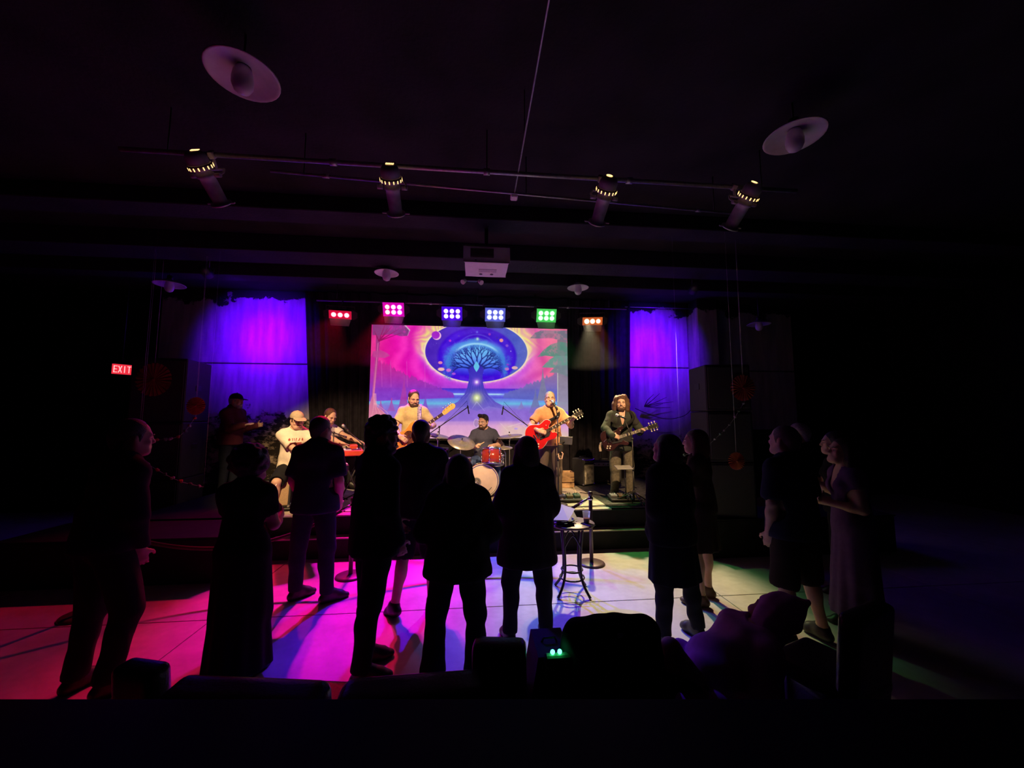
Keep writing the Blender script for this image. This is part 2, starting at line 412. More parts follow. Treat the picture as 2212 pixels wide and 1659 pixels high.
# ================================================================== projection screen and the picture thrown on it
def paint_screen(NX, NY):
    SS = 2
    W, H = NX * SS, NY * SS
    X, Y = np.meshgrid(100 + (np.arange(W) + .5) / W * 2040, 130 + (np.arange(H) + .5) / H * 1145)
    rng = np.random.RandomState(3)
    def noise(cells, seed):
        r = np.random.RandomState(seed); g = r.rand(cells + 2, int(cells * 1.8) + 3)
        gx = X / 2240 * cells * 1.7; gy = Y / 1300 * cells; ix = gx.astype(int); iy = gy.astype(int); fx = gx - ix; fy = gy - iy
        fx = fx * fx * (3 - 2 * fx); fy = fy * fy * (3 - 2 * fy)
        return (g[iy, ix] * (1 - fx) + g[iy, ix + 1] * fx) * (1 - fy) + (g[iy + 1, ix] * (1 - fx) + g[iy + 1, ix + 1] * fx) * fy
    img = np.zeros((H, W, 3))
    def C(*c): return np.array(c, float)
    def put(mask, col, soft=None):
        a = np.clip(mask, 0, 1)[..., None]; img[:] = img * (1 - a) + (col if isinstance(col, np.ndarray) and col.ndim == 3 else C(*col)) * a
    def ss(a, b, x): t = np.clip((x - a) / (b - a), 0, 1); return t * t * (3 - 2 * t)
    def ramp(x, stops):
        xs = [s[0] for s in stops]; return np.stack([np.interp(x, xs, [s[1][k] for s in stops]) for k in range(3)], -1)
    n1 = noise(7, 1); n2 = noise(18, 2); n3 = .5 * noise(31, 4) + .3 * noise(67, 9) + .2 * noise(120, 10); n3 = np.clip((n3 - .5) * 1.6 + .5, 0, 1)
    # sky
    img[:] = ramp(X, [(100, (222, 40, 140)), (350, (242, 28, 176)), (600, (235, 30, 195)), (1100, (190, 70, 220)), (1500, (200, 100, 220)), (1750, (228, 90, 190)), (1950, (240, 96, 150)), (2140, (225, 120, 150))])
    th = np.arctan2((Y - 430) * 1.35, X - 1175); rr = np.hypot((X - 1175), (Y - 400) * 1.45)
    img[:] += ((np.sin(rr / 34 + 5 * n1 + 2 * th) * .5 + .5) * 34 - 14)[..., None] * C(.7, .9, .5)
    put(ss(640, 820, Y) * .75, (150, 84, 225))
    put(ss(640, 540, rr) * .55, (205, 70, 235))
    # eclipse: glow ring then disc
    ex, ey, rx, ry = 1175, 392, 532, 312
    er = np.hypot((X - ex) / rx, (Y - ey) / ry)
    ringw = np.clip(1.75 - 1.45 * (Y - 130) / 420, .4, 1.8)
    glow = np.clip(1.25 * np.exp(-(np.maximum(er - 1.0, 0) / (.17 * ringw)) ** 2), 0, 1) * np.exp(-(np.minimum(er - 1, 0) / .05) ** 2)
    swirl = .80 + .20 * np.sin(rr / 11 + 9 * n2 + 6 * np.sin(th * 9))
    yel = ss(620, 250, Y)[..., None]
    gcol = C(252, 240, 130) * yel + C(245, 170, 240) * (1 - yel)
    put(glow * swirl * .95, gcol * np.ones_like(img))
    put(np.exp(-((er - 1.0) / .035) ** 2), (255, 240, 190))
    disc = ss(1.006, .99, er)
    inner = ramp(X, [(640, (74, 34, 190)), (900, (84, 50, 185)), (1300, (88, 70, 190)), (1560, (78, 92, 200)), (1700, (96, 110, 200))])
    put(disc, inner)
    er2 = np.hypot((X - 1180) / 420, (Y - 440) / 312)
    put(disc * ss(1.02, .93, er2), ramp(Y, [(130, (78, 28, 196)), (260, (62, 12, 205)), (480, (58, 8, 215)), (700, (72, 14, 225))]))
    put(disc * ss(.1, 1, np.exp(-((er2 - .84) / .09) ** 2) * (n2 > .3)) * .35, (96, 60, 230))
    # canopy light
    cr_ = np.hypot((X - 1175) / 345, (Y - 490) / 235)
    put(ss(1.12, .55, cr_ + .12 * (n2 - .5)) * (Y < 640) * .95, ramp(Y, [(230, (56, 90, 230)), (310, (110, 205, 252)), (430, (112, 190, 252)), (540, (76, 120, 245)), (640, (50, 20, 220))]))
    # lines
    def seg(x0, y0, x1, y1, w0, w1, col, a=1.0):
        pad = max(w0, w1) + 4
        i0 = int(max(0, (min(x0, x1) - pad - 100) / 2040 * W)); i1 = int(min(W, (max(x0, x1) + pad - 100) / 2040 * W + 1))
        j0 = int(max(0, (min(y0, y1) - pad - 130) / 1145 * H)); j1 = int(min(H, (max(y0, y1) + pad - 130) / 1145 * H + 1))
        if i1 <= i0 or j1 <= j0: return
        xx = X[j0:j1, i0:i1]; yy = Y[j0:j1, i0:i1]; dx, dy = x1 - x0, y1 - y0; L2 = dx * dx + dy * dy + 1e-6
        t = np.clip(((xx - x0) * dx + (yy - y0) * dy) / L2, 0, 1); d = np.hypot(xx - x0 - t * dx, yy - y0 - t * dy)
        m = np.clip(((w0 + (w1 - w0) * t) - d) / 2 + .5, 0, 1)[..., None] * a
        img[j0:j1, i0:i1] = img[j0:j1, i0:i1] * (1 - m) + C(*col) * m
    def blob(x, y, rx_, ry_, col, soft=.12, a=1.0):
        d = np.hypot((X - x) / rx_, (Y - y) / ry_); put(ss(1, 1 - soft, d) * a, col)
    def poly_mask(pts):
        m = np.zeros(X.shape, bool); n = len(pts)
        for i in range(n):
            (xa, ya), (xb, yb) = pts[i], pts[(i + 1) % n]
            if ya == yb: continue
            c = ((ya > Y) != (yb > Y)) & (X < (xb - xa) * (Y - ya) / (yb - ya) + xa); m ^= c
        return m
    # lake and far shore
    put(ss(764, 776, Y) * 1.0, ramp(Y, [(770, (78, 40, 205)), (800, (84, 70, 225)), (836, (120, 130, 240)), (860, (92, 80, 220)), (880, (110, 130, 235)), (925, (110, 190, 232)), (950, (130, 140, 225)), (1000, (150, 112, 215)), (1080, (160, 120, 220)), (1150, (225, 165, 215)), (1275, (236, 176, 210))]))
    put(np.exp(-((Y - 828) / 7) ** 2) * (np.abs(X - 1175) < 330) * ss(330, 220, np.abs(X - 1175)), (190, 240, 255))
    put(ss(1090, 1180, Y + .12 * (1500 - X)) * ss(1350, 1500, X) * .9, (228, 192, 186))
    # forests
    def forest(xa, xb, ya, yb, col1, col2, seed, base=900, power=1.0):
        r = np.random.RandomState(seed); top = np.full(W, 2000.); xs_ = 100 + (np.arange(W) + .5) / W * 2040
        n = 60
        for k in range(n):
            t = k / (n - 1); x = xa + (xb - xa) * t; y = ya + (yb - ya) * t ** power - r.rand() * 70 * (1 - t) - 8 + r.rand() * 10
            w = (46 * (1 - t) + 14) * (.7 + r.rand() * .6)
            e = y + np.abs(xs_ - x) / w * (120 * (1 - t) + 30); e = np.where(np.abs(xs_ - x) < w * 1.3, e, 2000.); top = np.minimum(top, e)
        t = np.clip((xs_ - xa) / (xb - xa), 0, 1); fill = ya + (yb - ya) * t ** power + 60 * (1 - t) + 12
        top = np.where((xs_ - xa) * (xs_ - xb) <= 0, np.minimum(top, fill), top)
        m = (Y > top[None, :] + 10 * (n3 - .5)) & (Y < base - 40 * np.abs(np.clip((X - xa) / (xb - xa), 0, 1)))
        f = ss(ya, base, Y)[..., None]; put(m * .93, C(*col1) * (1 - f) + C(*col2) * f)
    forest(110, 930, 470, 812, (205, 40, 150), (136, 60, 205), 5, 905, .75)
    forest(2140, 1470, 560, 812, (150, 120, 170), (96, 104, 200), 6, 905, .8)
    for x, y, w, h, c in ((440, 640, 50, 330, (176, 60, 170)), (655, 850, 40, 150, (130, 80, 205)), (320, 870, 36, 130, (190, 70, 160)), (215, 900, 42, 110, (200, 70, 150)), (1790, 760, 70, 260, (118, 120, 176)), (1640, 900, 40, 80, (140, 128, 200)), (1870, 560, 60, 330, (130, 130, 160))):
        put(((Y > y) & (Y < y + h) & (np.abs(X - x) < w * ((Y - y) / h) ** 1.6 + 3 + 5 * (n3 - .5))) * .85, c)
    for x in (300, 460, 640, 210): seg(x, 500, x + 12, 760, 2.5, 2, (230, 110, 205), .5)
    # hills
    put(((Y > 950 - 26 * np.sin(X / 150) - 30 * (n2 - .5)) & (Y < 1100)) * .45, (138, 104, 215))
    # the tree
    tr = poly_mask([(1082, 572), (1060, 560), (1090, 548), (1130, 520), (1215, 520), (1262, 548), (1285, 560), (1250, 575), (1236, 620), (1236, 680), (1252, 760), (1300, 840), (1370, 905), (1490, 965), (1440, 975), (1300, 950), (1180, 1000), (1050, 955), (900, 985), (860, 965), (985, 905), (1050, 830), (1080, 760), (1094, 690), (1096, 620)])
    put(tr * 1.0, ramp(Y, [(520, (52, 40, 180)), (640, (66, 52, 196)), (780, (74, 62, 190)), (880, (92, 84, 200)), (990, (128, 106, 210))]))
    for k in range(9):
        x = 1100 + k * 18; seg(x, 680, 1175 + (x - 1175) * 1.6, 820, 2, 1.5, (98, 88, 220), .5); seg(1175 + (x - 1175) * 1.6, 820, 1175 + (x - 1175) * 4.2, 965, 2, 1, (150, 130, 232), .55)
    def branch(x, y, ang, ln, w, depth):
        x1 = x + math.cos(ang) * ln; y1 = y - math.sin(ang) * ln
        if math.hypot((x1 - 1175) / 350, (y1 - 520) / 192) > 1.02 and depth < 4: return
        seg(x, y, x1, y1, w, w * .7, ((28, 44, 130), (36, 58, 150), (50, 90, 190), (66, 130, 220))[min(3, max(0, depth - 3))], .95 if depth < 6 else .7)
        if depth > 7: return
        for s_ in (-1, 1):
            branch(x1, y1, ang + s_ * rng.uniform(.16, .46) + rng.uniform(-.1, .1), ln * rng.uniform(.70, .90), w * .70, depth + 1)
        if rng.rand() < .25: branch(x1, y1, ang + rng.uniform(-.2, .2), ln * .7, w * .6, depth + 1)
    for a0, x0, y0 in ((.12, 1250, 560), (.45, 1240, 545), (.8, 1222, 535), (1.15, 1200, 525), (1.55, 1175, 522), (2.0, 1150, 525), (2.35, 1130, 535), (2.7, 1110, 545), (3.02, 1095, 560)):
        branch(x0, y0, a0, 62, 9.5, 0)
    arc = np.exp(-((np.hypot((X - 1175) / 250, (Y - 480) / 172) - 1) / .06) ** 2) * ss(420, 330, Y)
    put(arc, (190, 238, 255))
    put(np.exp(-((np.hypot((X - 1175) / 240, (Y - 470) / 258) - 1) / .03) ** 2) * ss(330, 240, Y) * .4, (120, 130, 245))
    put(np.clip(1.1 - np.abs(cr_ - .82) / .22, 0, 1) * ss(430, 330, Y) * (.35 + .4 * n2), (120, 200, 252))
    put(((np.abs(X - 1172) < 30 * np.clip(1 - np.abs((Y - 545) / 56) ** 1.4, 0, 1))) * 1.0, (104, 200, 240))
    for x, y, r, c in ((1175, 705, 40, (190, 120, 245)), (1175, 705, 18, (255, 245, 255)), (1178, 866, 62, (210, 225, 150)), (1178, 866, 26, (245, 250, 180)), (1178, 866, 10, (255, 255, 240)), (1180, 258, 18, (190, 240, 220)), (1175, 186, 12, (120, 120, 250))):
        put(np.exp(-(np.hypot(X - x, Y - y) / r) ** 2 * 1.3), c)
    seg(1178, 905, 1130, 975, 3, 1, (200, 190, 250), .7); seg(1178, 905, 1260, 1000, 3, 1, (200, 190, 250), .7)
    # planets
    for x, y, a, b_, c in ((800, 510, 26, 18, (232, 140, 180)), (810, 577, 40, 20, (250, 190, 190)), (886, 586, 30, 20, (200, 110, 215)), (938, 622, 24, 14, (170, 80, 225)), (1430, 268, 24, 22, (240, 150, 150)), (1490, 322, 18, 17, (130, 80, 215)), (1306, 206, 16, 15, (150, 60, 200)), (1490, 566, 26, 18, (190, 120, 205)), (1572, 553, 38, 20, (228, 180, 190)), (1498, 520, 16, 12, (140, 70, 215)), (896, 282, 15, 14, (190, 60, 215)), (986, 230, 14, 10, (90, 50, 200)), (1384, 240, 16, 14, (64, 30, 180)), (1530, 380, 8, 8, (150, 140, 240))):
        blob(x, y, a, b_, c, .3)
    blob(758, 232, 48, 46, (250, 190, 230), .08); blob(748, 226, 44, 42, (170, 40, 205), .1)
    for k in range(50):
        x = rng.uniform(660, 1690); y = rng.uniform(150, 690); blob(x, y, 3.5, 3.5, (190, 170, 255), .5, .5)
    # framing trees: pink one and green one
    put(poly_mask([(145, 150), (195, 150), (188, 300), (178, 480), (160, 700), (150, 870), (180, 960), (270, 1030), (360, 1100), (100, 1275), (100, 950), (128, 850), (140, 600), (150, 400)]) * .95, ramp(Y, [(130, (120, 46, 110)), (400, (170, 60, 140)), (800, (205, 100, 160)), (1100, (236, 140, 160)), (1275, (240, 160, 175))]))
    for k in range(5):
        xa, xb = 140 + 6 * k, 120 + 62 * k
        seg(xa, 830, xa + 8, 930, 4, 4, (250, 170, 185), .5); seg(xa + 8, 930, (xa + xb) / 2 + 10, 1010, 4, 3, (250, 175, 188), .5); seg((xa + xb) / 2 + 10, 1010, xb, 1110 + 8 * k, 3, 2, (250, 180, 190), .5)
    seg(170, 320, 142, 860, 3, 3, (250, 150, 190), .7)
    put(poly_mask([(110, 100), (420, 112), (482, 180), (460, 240), (400, 246), (300, 226), (220, 238), (110, 240)]) * (.92 - .3 * ss(.5, .75, n3)), (126, 62, 128))
    seg(420, 118, 482, 182, 6, 6, (226, 206, 220), .8); seg(482, 182, 462, 240, 5, 3, (200, 170, 200), .6)
    for x, y in ((260, 170), (330, 200), (400, 210), (130, 200), (230, 140), (300, 150), (360, 180)): seg(178, 300, x, y, 6, 2, (140, 20, 90), .9)
    put(poly_mask([(120, 405), (200, 392), (262, 420), (292, 446), (240, 470), (120, 462)]) * .8, (190, 74, 150))
    put(poly_mask([(2030, 250), (2130, 250), (2140, 700), (2140, 1000), (2020, 1000), (2028, 700)]) * .9, ramp(Y, [(250, (128, 112, 128)), (700, (150, 138, 158)), (1000, (166, 156, 180))]))
    seg(2030, 560, 2026, 900, 4, 4, (216, 220, 200), .8)
    for pts, c in (([(1735, 240), (1790, 180), (1860, 150), (2140, 150), (2140, 270), (1960, 232), (1850, 240)], (118, 120, 138)), ([(1812, 438), (1880, 360), (1960, 300), (2060, 270), (2140, 280), (2140, 420), (1990, 430), (1900, 420)], (98, 146, 132)), ([(1862, 545), (1930, 470), (2010, 420), (2140, 420), (2140, 520), (2000, 548)], (112, 158, 148)), ([(1940, 600), (2020, 520), (2140, 520), (2140, 640), (2030, 600)], (126, 140, 150))):
        put(poly_mask(pts) * (.95 - .35 * ss(.45, .7, n3)), c)
    for k in range(9): seg(1880 + 14 * k, 238, 1930 + 12 * k, 190, 2, 2, (232, 96, 150), .8)
    for x, y in ((1700, 1150), (1585, 1178), (1730, 1222), (1650, 1130)): blob(x, y, 26, 13, (186, 150, 240), .5, .8)
    seg(1500, 1160, 1640, 1120, 3, 2, (240, 224, 210), .7); seg(1640, 1120, 1700, 1190, 2, 2, (240, 224, 210), .6); seg(1420, 1120, 1500, 1200, 2, 2, (245, 225, 220), .5)
    blob(1175, 1120, 32, 48, (236, 206, 240), .25, .9); blob(1175, 1120, 25, 41, (176, 134, 190), .15); seg(1165, 1160, 1162, 1205, 4, 3, (200, 160, 205), .8); seg(1184, 1160, 1186, 1205, 4, 3, (200, 160, 205), .8)
    for k in range(7): seg(120 + k * 60, 1090 + 6 * k, 300 + k * 150, 1120 + 12 * math.sin(k), 2, 1, (250, 200, 225), .35)
    img[:] += (n3 - .5)[..., None] * 10
    img = img.reshape(NY, SS, NX, SS, 3).mean((1, 3))
    s = np.clip(img, 0, 255) / 255
    return np.where(s <= .04045, s / 12.92, ((s + .055) / 1.055) ** 2.4)

def build_screen():
    NX, NY = 600, 338
    px = paint_screen(NX, NY)
    x0, x1, z0, z1, y = -2.18, 2.05, 1.44, 3.85, 8.30
    root = empty('projection_screen', ((x0 + x1) / 2, y, z0), 'wide projection screen showing a glowing blue tree before an eclipse', 'screen')
    xs_ = np.linspace(x0, x1, NX); zs_ = np.linspace(z1, z0, NY)
    XX, ZZ = np.meshgrid(xs_, zs_)
    v = np.stack([XX - (x0 + x1) / 2, np.zeros_like(XX), ZZ - z0], -1).reshape(-1, 3)
    i = np.arange(NX * NY).reshape(NY, NX)
    q = np.stack([i[:-1, :-1], i[1:, :-1], i[1:, 1:], i[:-1, 1:]], -1).reshape(-1, 4)
    me = fast_mesh('picture', v, q)
    ca = me.color_attributes.new('picture', 'FLOAT_COLOR', 'POINT')
    ca.data.foreach_set('color', np.concatenate([px.reshape(-1, 3), np.ones((NX * NY, 1))], 1).astype(np.float32).ravel())
    m = bpy.data.materials.new('projected_picture'); m.use_nodes = True
    N = m.node_tree.nodes; L = m.node_tree.links; b = N['Principled BSDF']
    at_ = N.new('ShaderNodeVertexColor'); at_.layer_name = 'picture'
    b.inputs['Base Color'].default_value = (.02, .02, .02, 1); b.inputs['Roughness'].default_value = .9; b.inputs['Specular IOR Level'].default_value = .1
    L.new(at_.outputs['Color'], b.inputs['Emission Color']); b.inputs['Emission Strength'].default_value = .92
    m.cycles.emission_sampling = 'NONE'
    me.materials.append(m)
    o = bpy.data.objects.new('picture', me); COL.objects.link(o); o.parent = root
    w, h = x1 - x0, z1 - z0
    bk = MB().box((0, .03, h / 2), (w + .04, .03, h + .04), bev=.005); bk.build('backing', black_paint, root)
    for c, s_ in (((0, .0, -.02), (w + .08, .05, .05)), ((0, .0, h + .02), (w + .08, .05, .045)), ((-w / 2 - .022, .0, h / 2), (.04, .05, h)), ((w / 2 + .022, .0, h / 2), (.04, .05, h))):
        MB().box(c, s_, bev=.006).build('frame_rail', black_paint, root)
    for x in (-1.4, 1.4): MB().cyl((x, .02, h), (x, .02, CEIL - z0), .008, n=8).build('hanging_cable', black_paint, root)
# ================================================================== ceiling rig and lamps
metal_black = mat('black_powder_coat', (.02, .02, .022), .45, var=.2, spec=.5)
metal_grey = mat('galvanised_pipe', (.42, .42, .44), .38, metal=.6, var=.2, scale=30)
chrome = mat('chrome', (.75, .75, .78), .18, metal=1.0, var=.05)
white_plastic = mat('white_plastic', (.90, .87, .86), .5, var=.05)
enamel = mat('white_enamel', (.60, .58, .62), .4, var=.1)
opal = mat('opal_glass', (.62, .60, .64), .3, var=.05)

def pipe(name, a, b_, r, label, m=metal_grey, couplings=()):
    o = empty(name, a, label, 'pipe')
    a = Vector(a); b_ = Vector(b_)
    MB().cyl((0, 0, 0), b_ - a, r, n=12).build('tube', m, o)
    d = (b_ - a).normalized()
    for t in couplings:
        p = (b_ - a) * t; MB().cyl(p - d * .03, p + d * .03, r * 1.5, n=12).build('coupling', m, o)
    for t in (.06, .5, .94):
        p = (b_ - a) * t; MB().cyl(p, (p.x, p.y, CEIL - a.z), .006, n=6).build('hanger_rod', metal_black, o)
    return o
pipe('rig_pipe', (-3.1, 3.49, 4.2), (3.3, 3.49, 4.2), .021, 'grey lighting pipe carrying the four spotlights', couplings=(.28, .5, .72))
pipe('rig_pipe', (-1.95, 3.68, 4.2), (3.0, 3.97, 4.2), .013, 'thin second lighting pipe just beyond the spotlight pipe', couplings=(.1, .9))
pipe('rig_pipe', (-3.05, 7.62, 4.14), (3.15, 7.62, 4.14), .018, 'lighting pipe above the screen carrying six coloured lamps', couplings=(.2, .35, .52, .6, .7, .8))
pipe('rig_pipe', (3.45, 8.42, 4.43), (5.1, 8.42, 4.43), .010, 'thin rail along the top of the narrow violet-lit wall')
cd_ = empty('conduit', (.4, -1.5, 4.2), 'thin pale conduit running along the ceiling to the spotlight pipe', 'conduit')
MB().cyl((0, 0, 0), (0, 5.32, 0), .007, n=8).build('tube', metal_grey, cd_)
MB().box((0, 5.36, -.01), (.075, .09, .05), bev=.01).build('junction_box', white_plastic, cd_)
for y in (.5, 2.5, 4.5): MB().cyl((0, y, 0), (0, y, CEIL - 4.2), .004, n=6).build('hanger_rod', metal_black, cd_)

# ---- theatre spotlights on the near pipe
slot_m = mat('lamp_glow_amber', (.9, .6, .3), .5, emit=(1.0, .58, .20), estr=2.6, var=0)
leko_body = mat('worn_black_lamp_paint', (.42, .38, .42), .38, var=.25, scale=14, spec=.6)
def leko(mid, target, label, power, cone, rear_round, beam=None):
    mid = Vector(mid); target = Vector(target); d = (target - mid).normalized()
    M = frame_matrix(d, (0, 0, 1), mid)
    o = empty('stage_spotlight', label=label, cat='spotlight', group='theatre spotlights on the near pipe', matrix=M)
    ax = (1, 0, 0)
    MB().lathe([(.001, -.22), (.055, -.22), (.075, -.20), (.085, -.17), (.085, -.085), (.07, -.08), (.001, -.08)], axis=ax, n=24).build('lamp_housing', leko_body, o)
    # glowing vent slots round the housing collar
    MB().lathe([(.086, -.125), (.098, -.12), (.098, -.085), (.086, -.08)], axis=ax, n=28).build('vent_collar', leko_body, o)
    for k in range(16):
        a = 2 * math.pi * k / 16
        c = Vector((-.1025, .0985 * math.cos(a), .0985 * math.sin(a)))
        R_ = Matrix.Rotation(a, 3, 'X')
        MB().box(c, (.024, .004, .007), rot=R_).build('vent_slot', slot_m, o)
    g = MB()
    if rear_round: g.lathe([(.001, -.223), (.03, -.223)], origin=(0, 0, .028), axis=ax, n=16)
    else:
        for k in range(5): g.box((-.222, -.03 + k * .015, .035), (.004, .009, .028))
    g.build('rear_glow', slot_m, o)
    MB().lathe([(.062, -.08), (.062, -.05), (.072, -.045), (.072, -.02), (.062, -.015), (.064, .02), (.06, .2), (.068, .205), (.068, .22), (.05, .222), (.05, .19)], axis=ax, n=24).build('barrel', leko_body, o)
    ring = MB().lathe([(.066, .20), (.088, .20), (.088, .214), (.066, .214)], axis=ax, n=24); ring.build('gel_frame_ring', metal_grey, o)
    for s_ in (-1, 1): MB().box((.205, s_ * .105, 0), (.012, .05, .02), bev=.003).build('gel_clip', leko_body, o)
    lens = MB().lathe([(.05, .195), (.03, .203), (.001, .206)], axis=ax, n=20); lens.build('lens', mat('lens_glass', (.6, .6, .6), .05, spec=.8, emit=(1, .72, .42), estr=3.0, var=0), o)
    # yoke up to the pipe
    yk = MB().tube([(-.03, -.115, 0), (-.03, -.115, .08), (-.03, -.07, .17), (-.03, .07, .17), (-.03, .115, .08), (-.03, .115, 0)], .009, n=6); yk.build('yoke', leko_body, o)
    for s_ in (-1, 1): MB().cyl((-.03, s_ * .085, 0), (-.03, s_ * .135, 0), .018, n=10).build('yoke_knob', leko_body, o)
    top = Vector((-.03, 0, .17))
    tp = M @ top; pp = M.inverted() @ Vector((tp.x, 3.49, 4.2))
    MB().cyl(top, pp, .012, n=8).build('clamp_stem', leko_body, o)
    MB().box(pp, (.06, .05, .06), bev=.006).build('pipe_clamp', leko_body, o)
    spot('spotlight_beam', mid + d * .235, beam or target, (1.0, .62, .30), power, cone, .6, .03, parent=o)
    return o
leko((-2.36, 3.48, 3.96), (-1.9, 6.6, 1.40), 'spotlight hanging over the bushy-haired dancer, first on the pipe', 950, 46, False, beam=(-2.55, 6.7, 1.45))
leko((-.77, 3.50, 3.96), (-.75, 6.7, 1.50), 'spotlight hanging second on the pipe, pointing at the bass player', 900, 34, False)
leko((1.22, 3.44, 3.94), (1.0, 6.6, 1.50), 'spotlight hanging third on the pipe, pointing at the singer', 950, 34, True)
leko((2.62, 3.40, 3.94), (2.2, 6.6, 1.40), 'spotlight hanging fourth on the pipe, nearest the long coat dancer', 800, 34, True)

# ---- coloured LED lamps on the far pipe
def led_can(loc, tilt, pan, rows, cols, label, power, target, cone, light_col, housing=True):
    """face of the can looks along local -Y, tilted down"""
    M = Matrix.Translation(Vector(loc)) @ Matrix.Rotation(math.radians(pan), 4, 'Z') @ Matrix.Rotation(math.radians(tilt), 4, 'X')
    o = empty('led_stage_lamp', label=label, cat='stage lamp', group='coloured lamps above the screen', matrix=M)
    h = .12 if rows == 1 else .23
    MB().box((0, .07, 0), (.42, .14, h + .06), bev=.02).build('housing', metal_black, o)
    MB().box((0, -.004, 0), (.40, .008, h + .04), bev=.003).build('face_plate', mat('led_glow_face_%d_%d_%d' % tuple(int(k * 100) for k in light_col[-1]), (.1, .1, .1), .4, emit=light_col[-1], estr=.55, var=0), o)  # plate emission stands in for the coloured glow around the LEDs
    for k in range(6): MB().box((-.15 + .06 * k, .15, 0), (.012, .03, h), bev=.003).build('cooling_fin', metal_black, o)
    for s_ in (-1, 1):
        MB().prism([(s_ * .215, .10), (s_ * .30, .05), (s_ * .30, -.05), (s_ * .215, -.10)][::s_], .02, .05, Matrix(((1, 0, 0, 0), (0, 0, 1, 0), (0, 1, 0, 0), (0, 0, 0, 1)))).build('side_bracket', metal_black, o)
    MB().add([(-.19, -.01, -h / 2 - .015), (.19, -.01, -h / 2 - .015), (.16, -.10, -h / 2 - .13), (-.16, -.10, -h / 2 - .13), (-.19, .0, -h / 2 - .02), (.19, .0, -h / 2 - .02), (.16, -.092, -h / 2 - .135), (-.16, -.092, -h / 2 - .135)],
             [(0, 3, 2, 1), (4, 5, 6, 7), (0, 1, 5, 4), (1, 2, 6, 5), (2, 3, 7, 6), (3, 0, 4, 7)]).build('glare_flap', mat('grey_flap', (.22, .22, .22), .7, var=.1), o)
    up_l = (M.inverted().to_3x3() @ Vector((0, 0, 1)))
    yk = MB().tube([(-.25, .05, 0), (-.25, .05, .16), (.25, .05, .16), (.25, .05, 0)], .01, n=6); yk.build('yoke', metal_black, o)
    top = Vector((0, .05, .16)); MB().cyl(top, M.inverted() @ Vector((loc[0], 7.62, 4.14)), .012, n=8).build('clamp_stem', metal_black, o)
    for r in range(rows):
        for c_ in range(cols):
            t = c_ / (cols - 1); col = light_col[0] if len(light_col) == 1 else tuple(light_col[0][k] * (1 - t) + light_col[1][k] * t for k in range(3))
            x = (c_ - (cols - 1) / 2) * .115; z = (r - (rows - 1) / 2) * .10
            key = 'led_%d_%d_%d' % tuple(int(k * 100) for k in col)
            hot = tuple(.35 + .65 * k for k in col)
            lm = mat(key, (.5, .5, .5), .3, emit=hot, estr=7.0, var=0); rm = mat(key + '_rim', (.3, .3, .3), .3, emit=col, estr=1.6, var=0)
            l_ = MB().lathe([(.040, -.012), (.036, -.018), (.02, -.024), (.001, -.026)], origin=(x, 0, z), axis=(0, 1, 0), n=16).build('led_lens', lm, o)
            MB().lathe([(.041, -.006), (.052, -.006), (.052, -.014), (.041, -.014)], origin=(x, 0, z), axis=(0, 1, 0), n=16).build('lens_rim', rm, l_)
    n = len(light_col)
    for k, col in enumerate(light_col):
        lp = M @ Vector(((k - (n - 1) / 2) * .22, -.14, 0))
        spot('led_beam', lp, target[k], col, power[k], cone[k], .6, .05, parent=o)
    return o
RED, MAG, BLU, CYB, GRN, AMB, ORG = (1, .004, .06), (1, .0, .68), (.08, .0, 1), (.16, .19, 1), (.10, 1, .16), (1, .80, .46), (1, .18, .03)
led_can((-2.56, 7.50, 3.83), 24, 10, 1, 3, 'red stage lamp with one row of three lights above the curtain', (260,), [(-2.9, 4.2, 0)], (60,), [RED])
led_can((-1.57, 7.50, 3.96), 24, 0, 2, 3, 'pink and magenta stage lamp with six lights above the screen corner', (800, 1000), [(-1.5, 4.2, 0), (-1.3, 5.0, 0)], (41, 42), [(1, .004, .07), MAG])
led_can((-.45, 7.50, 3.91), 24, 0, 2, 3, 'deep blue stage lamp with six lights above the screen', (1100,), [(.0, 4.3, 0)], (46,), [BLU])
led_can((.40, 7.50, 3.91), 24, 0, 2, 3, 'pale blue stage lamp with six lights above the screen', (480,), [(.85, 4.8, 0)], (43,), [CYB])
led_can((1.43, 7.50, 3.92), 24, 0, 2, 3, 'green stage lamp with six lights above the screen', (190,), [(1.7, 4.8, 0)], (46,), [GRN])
led_can((2.38, 7.50, 3.83), 24, -10, 1, 3, 'amber and orange stage lamp with three lights beside the screen', (900, 260), [(1.75, 4.6, 0), (1.6, 4.4, 0)], (40, 41), [AMB, ORG])

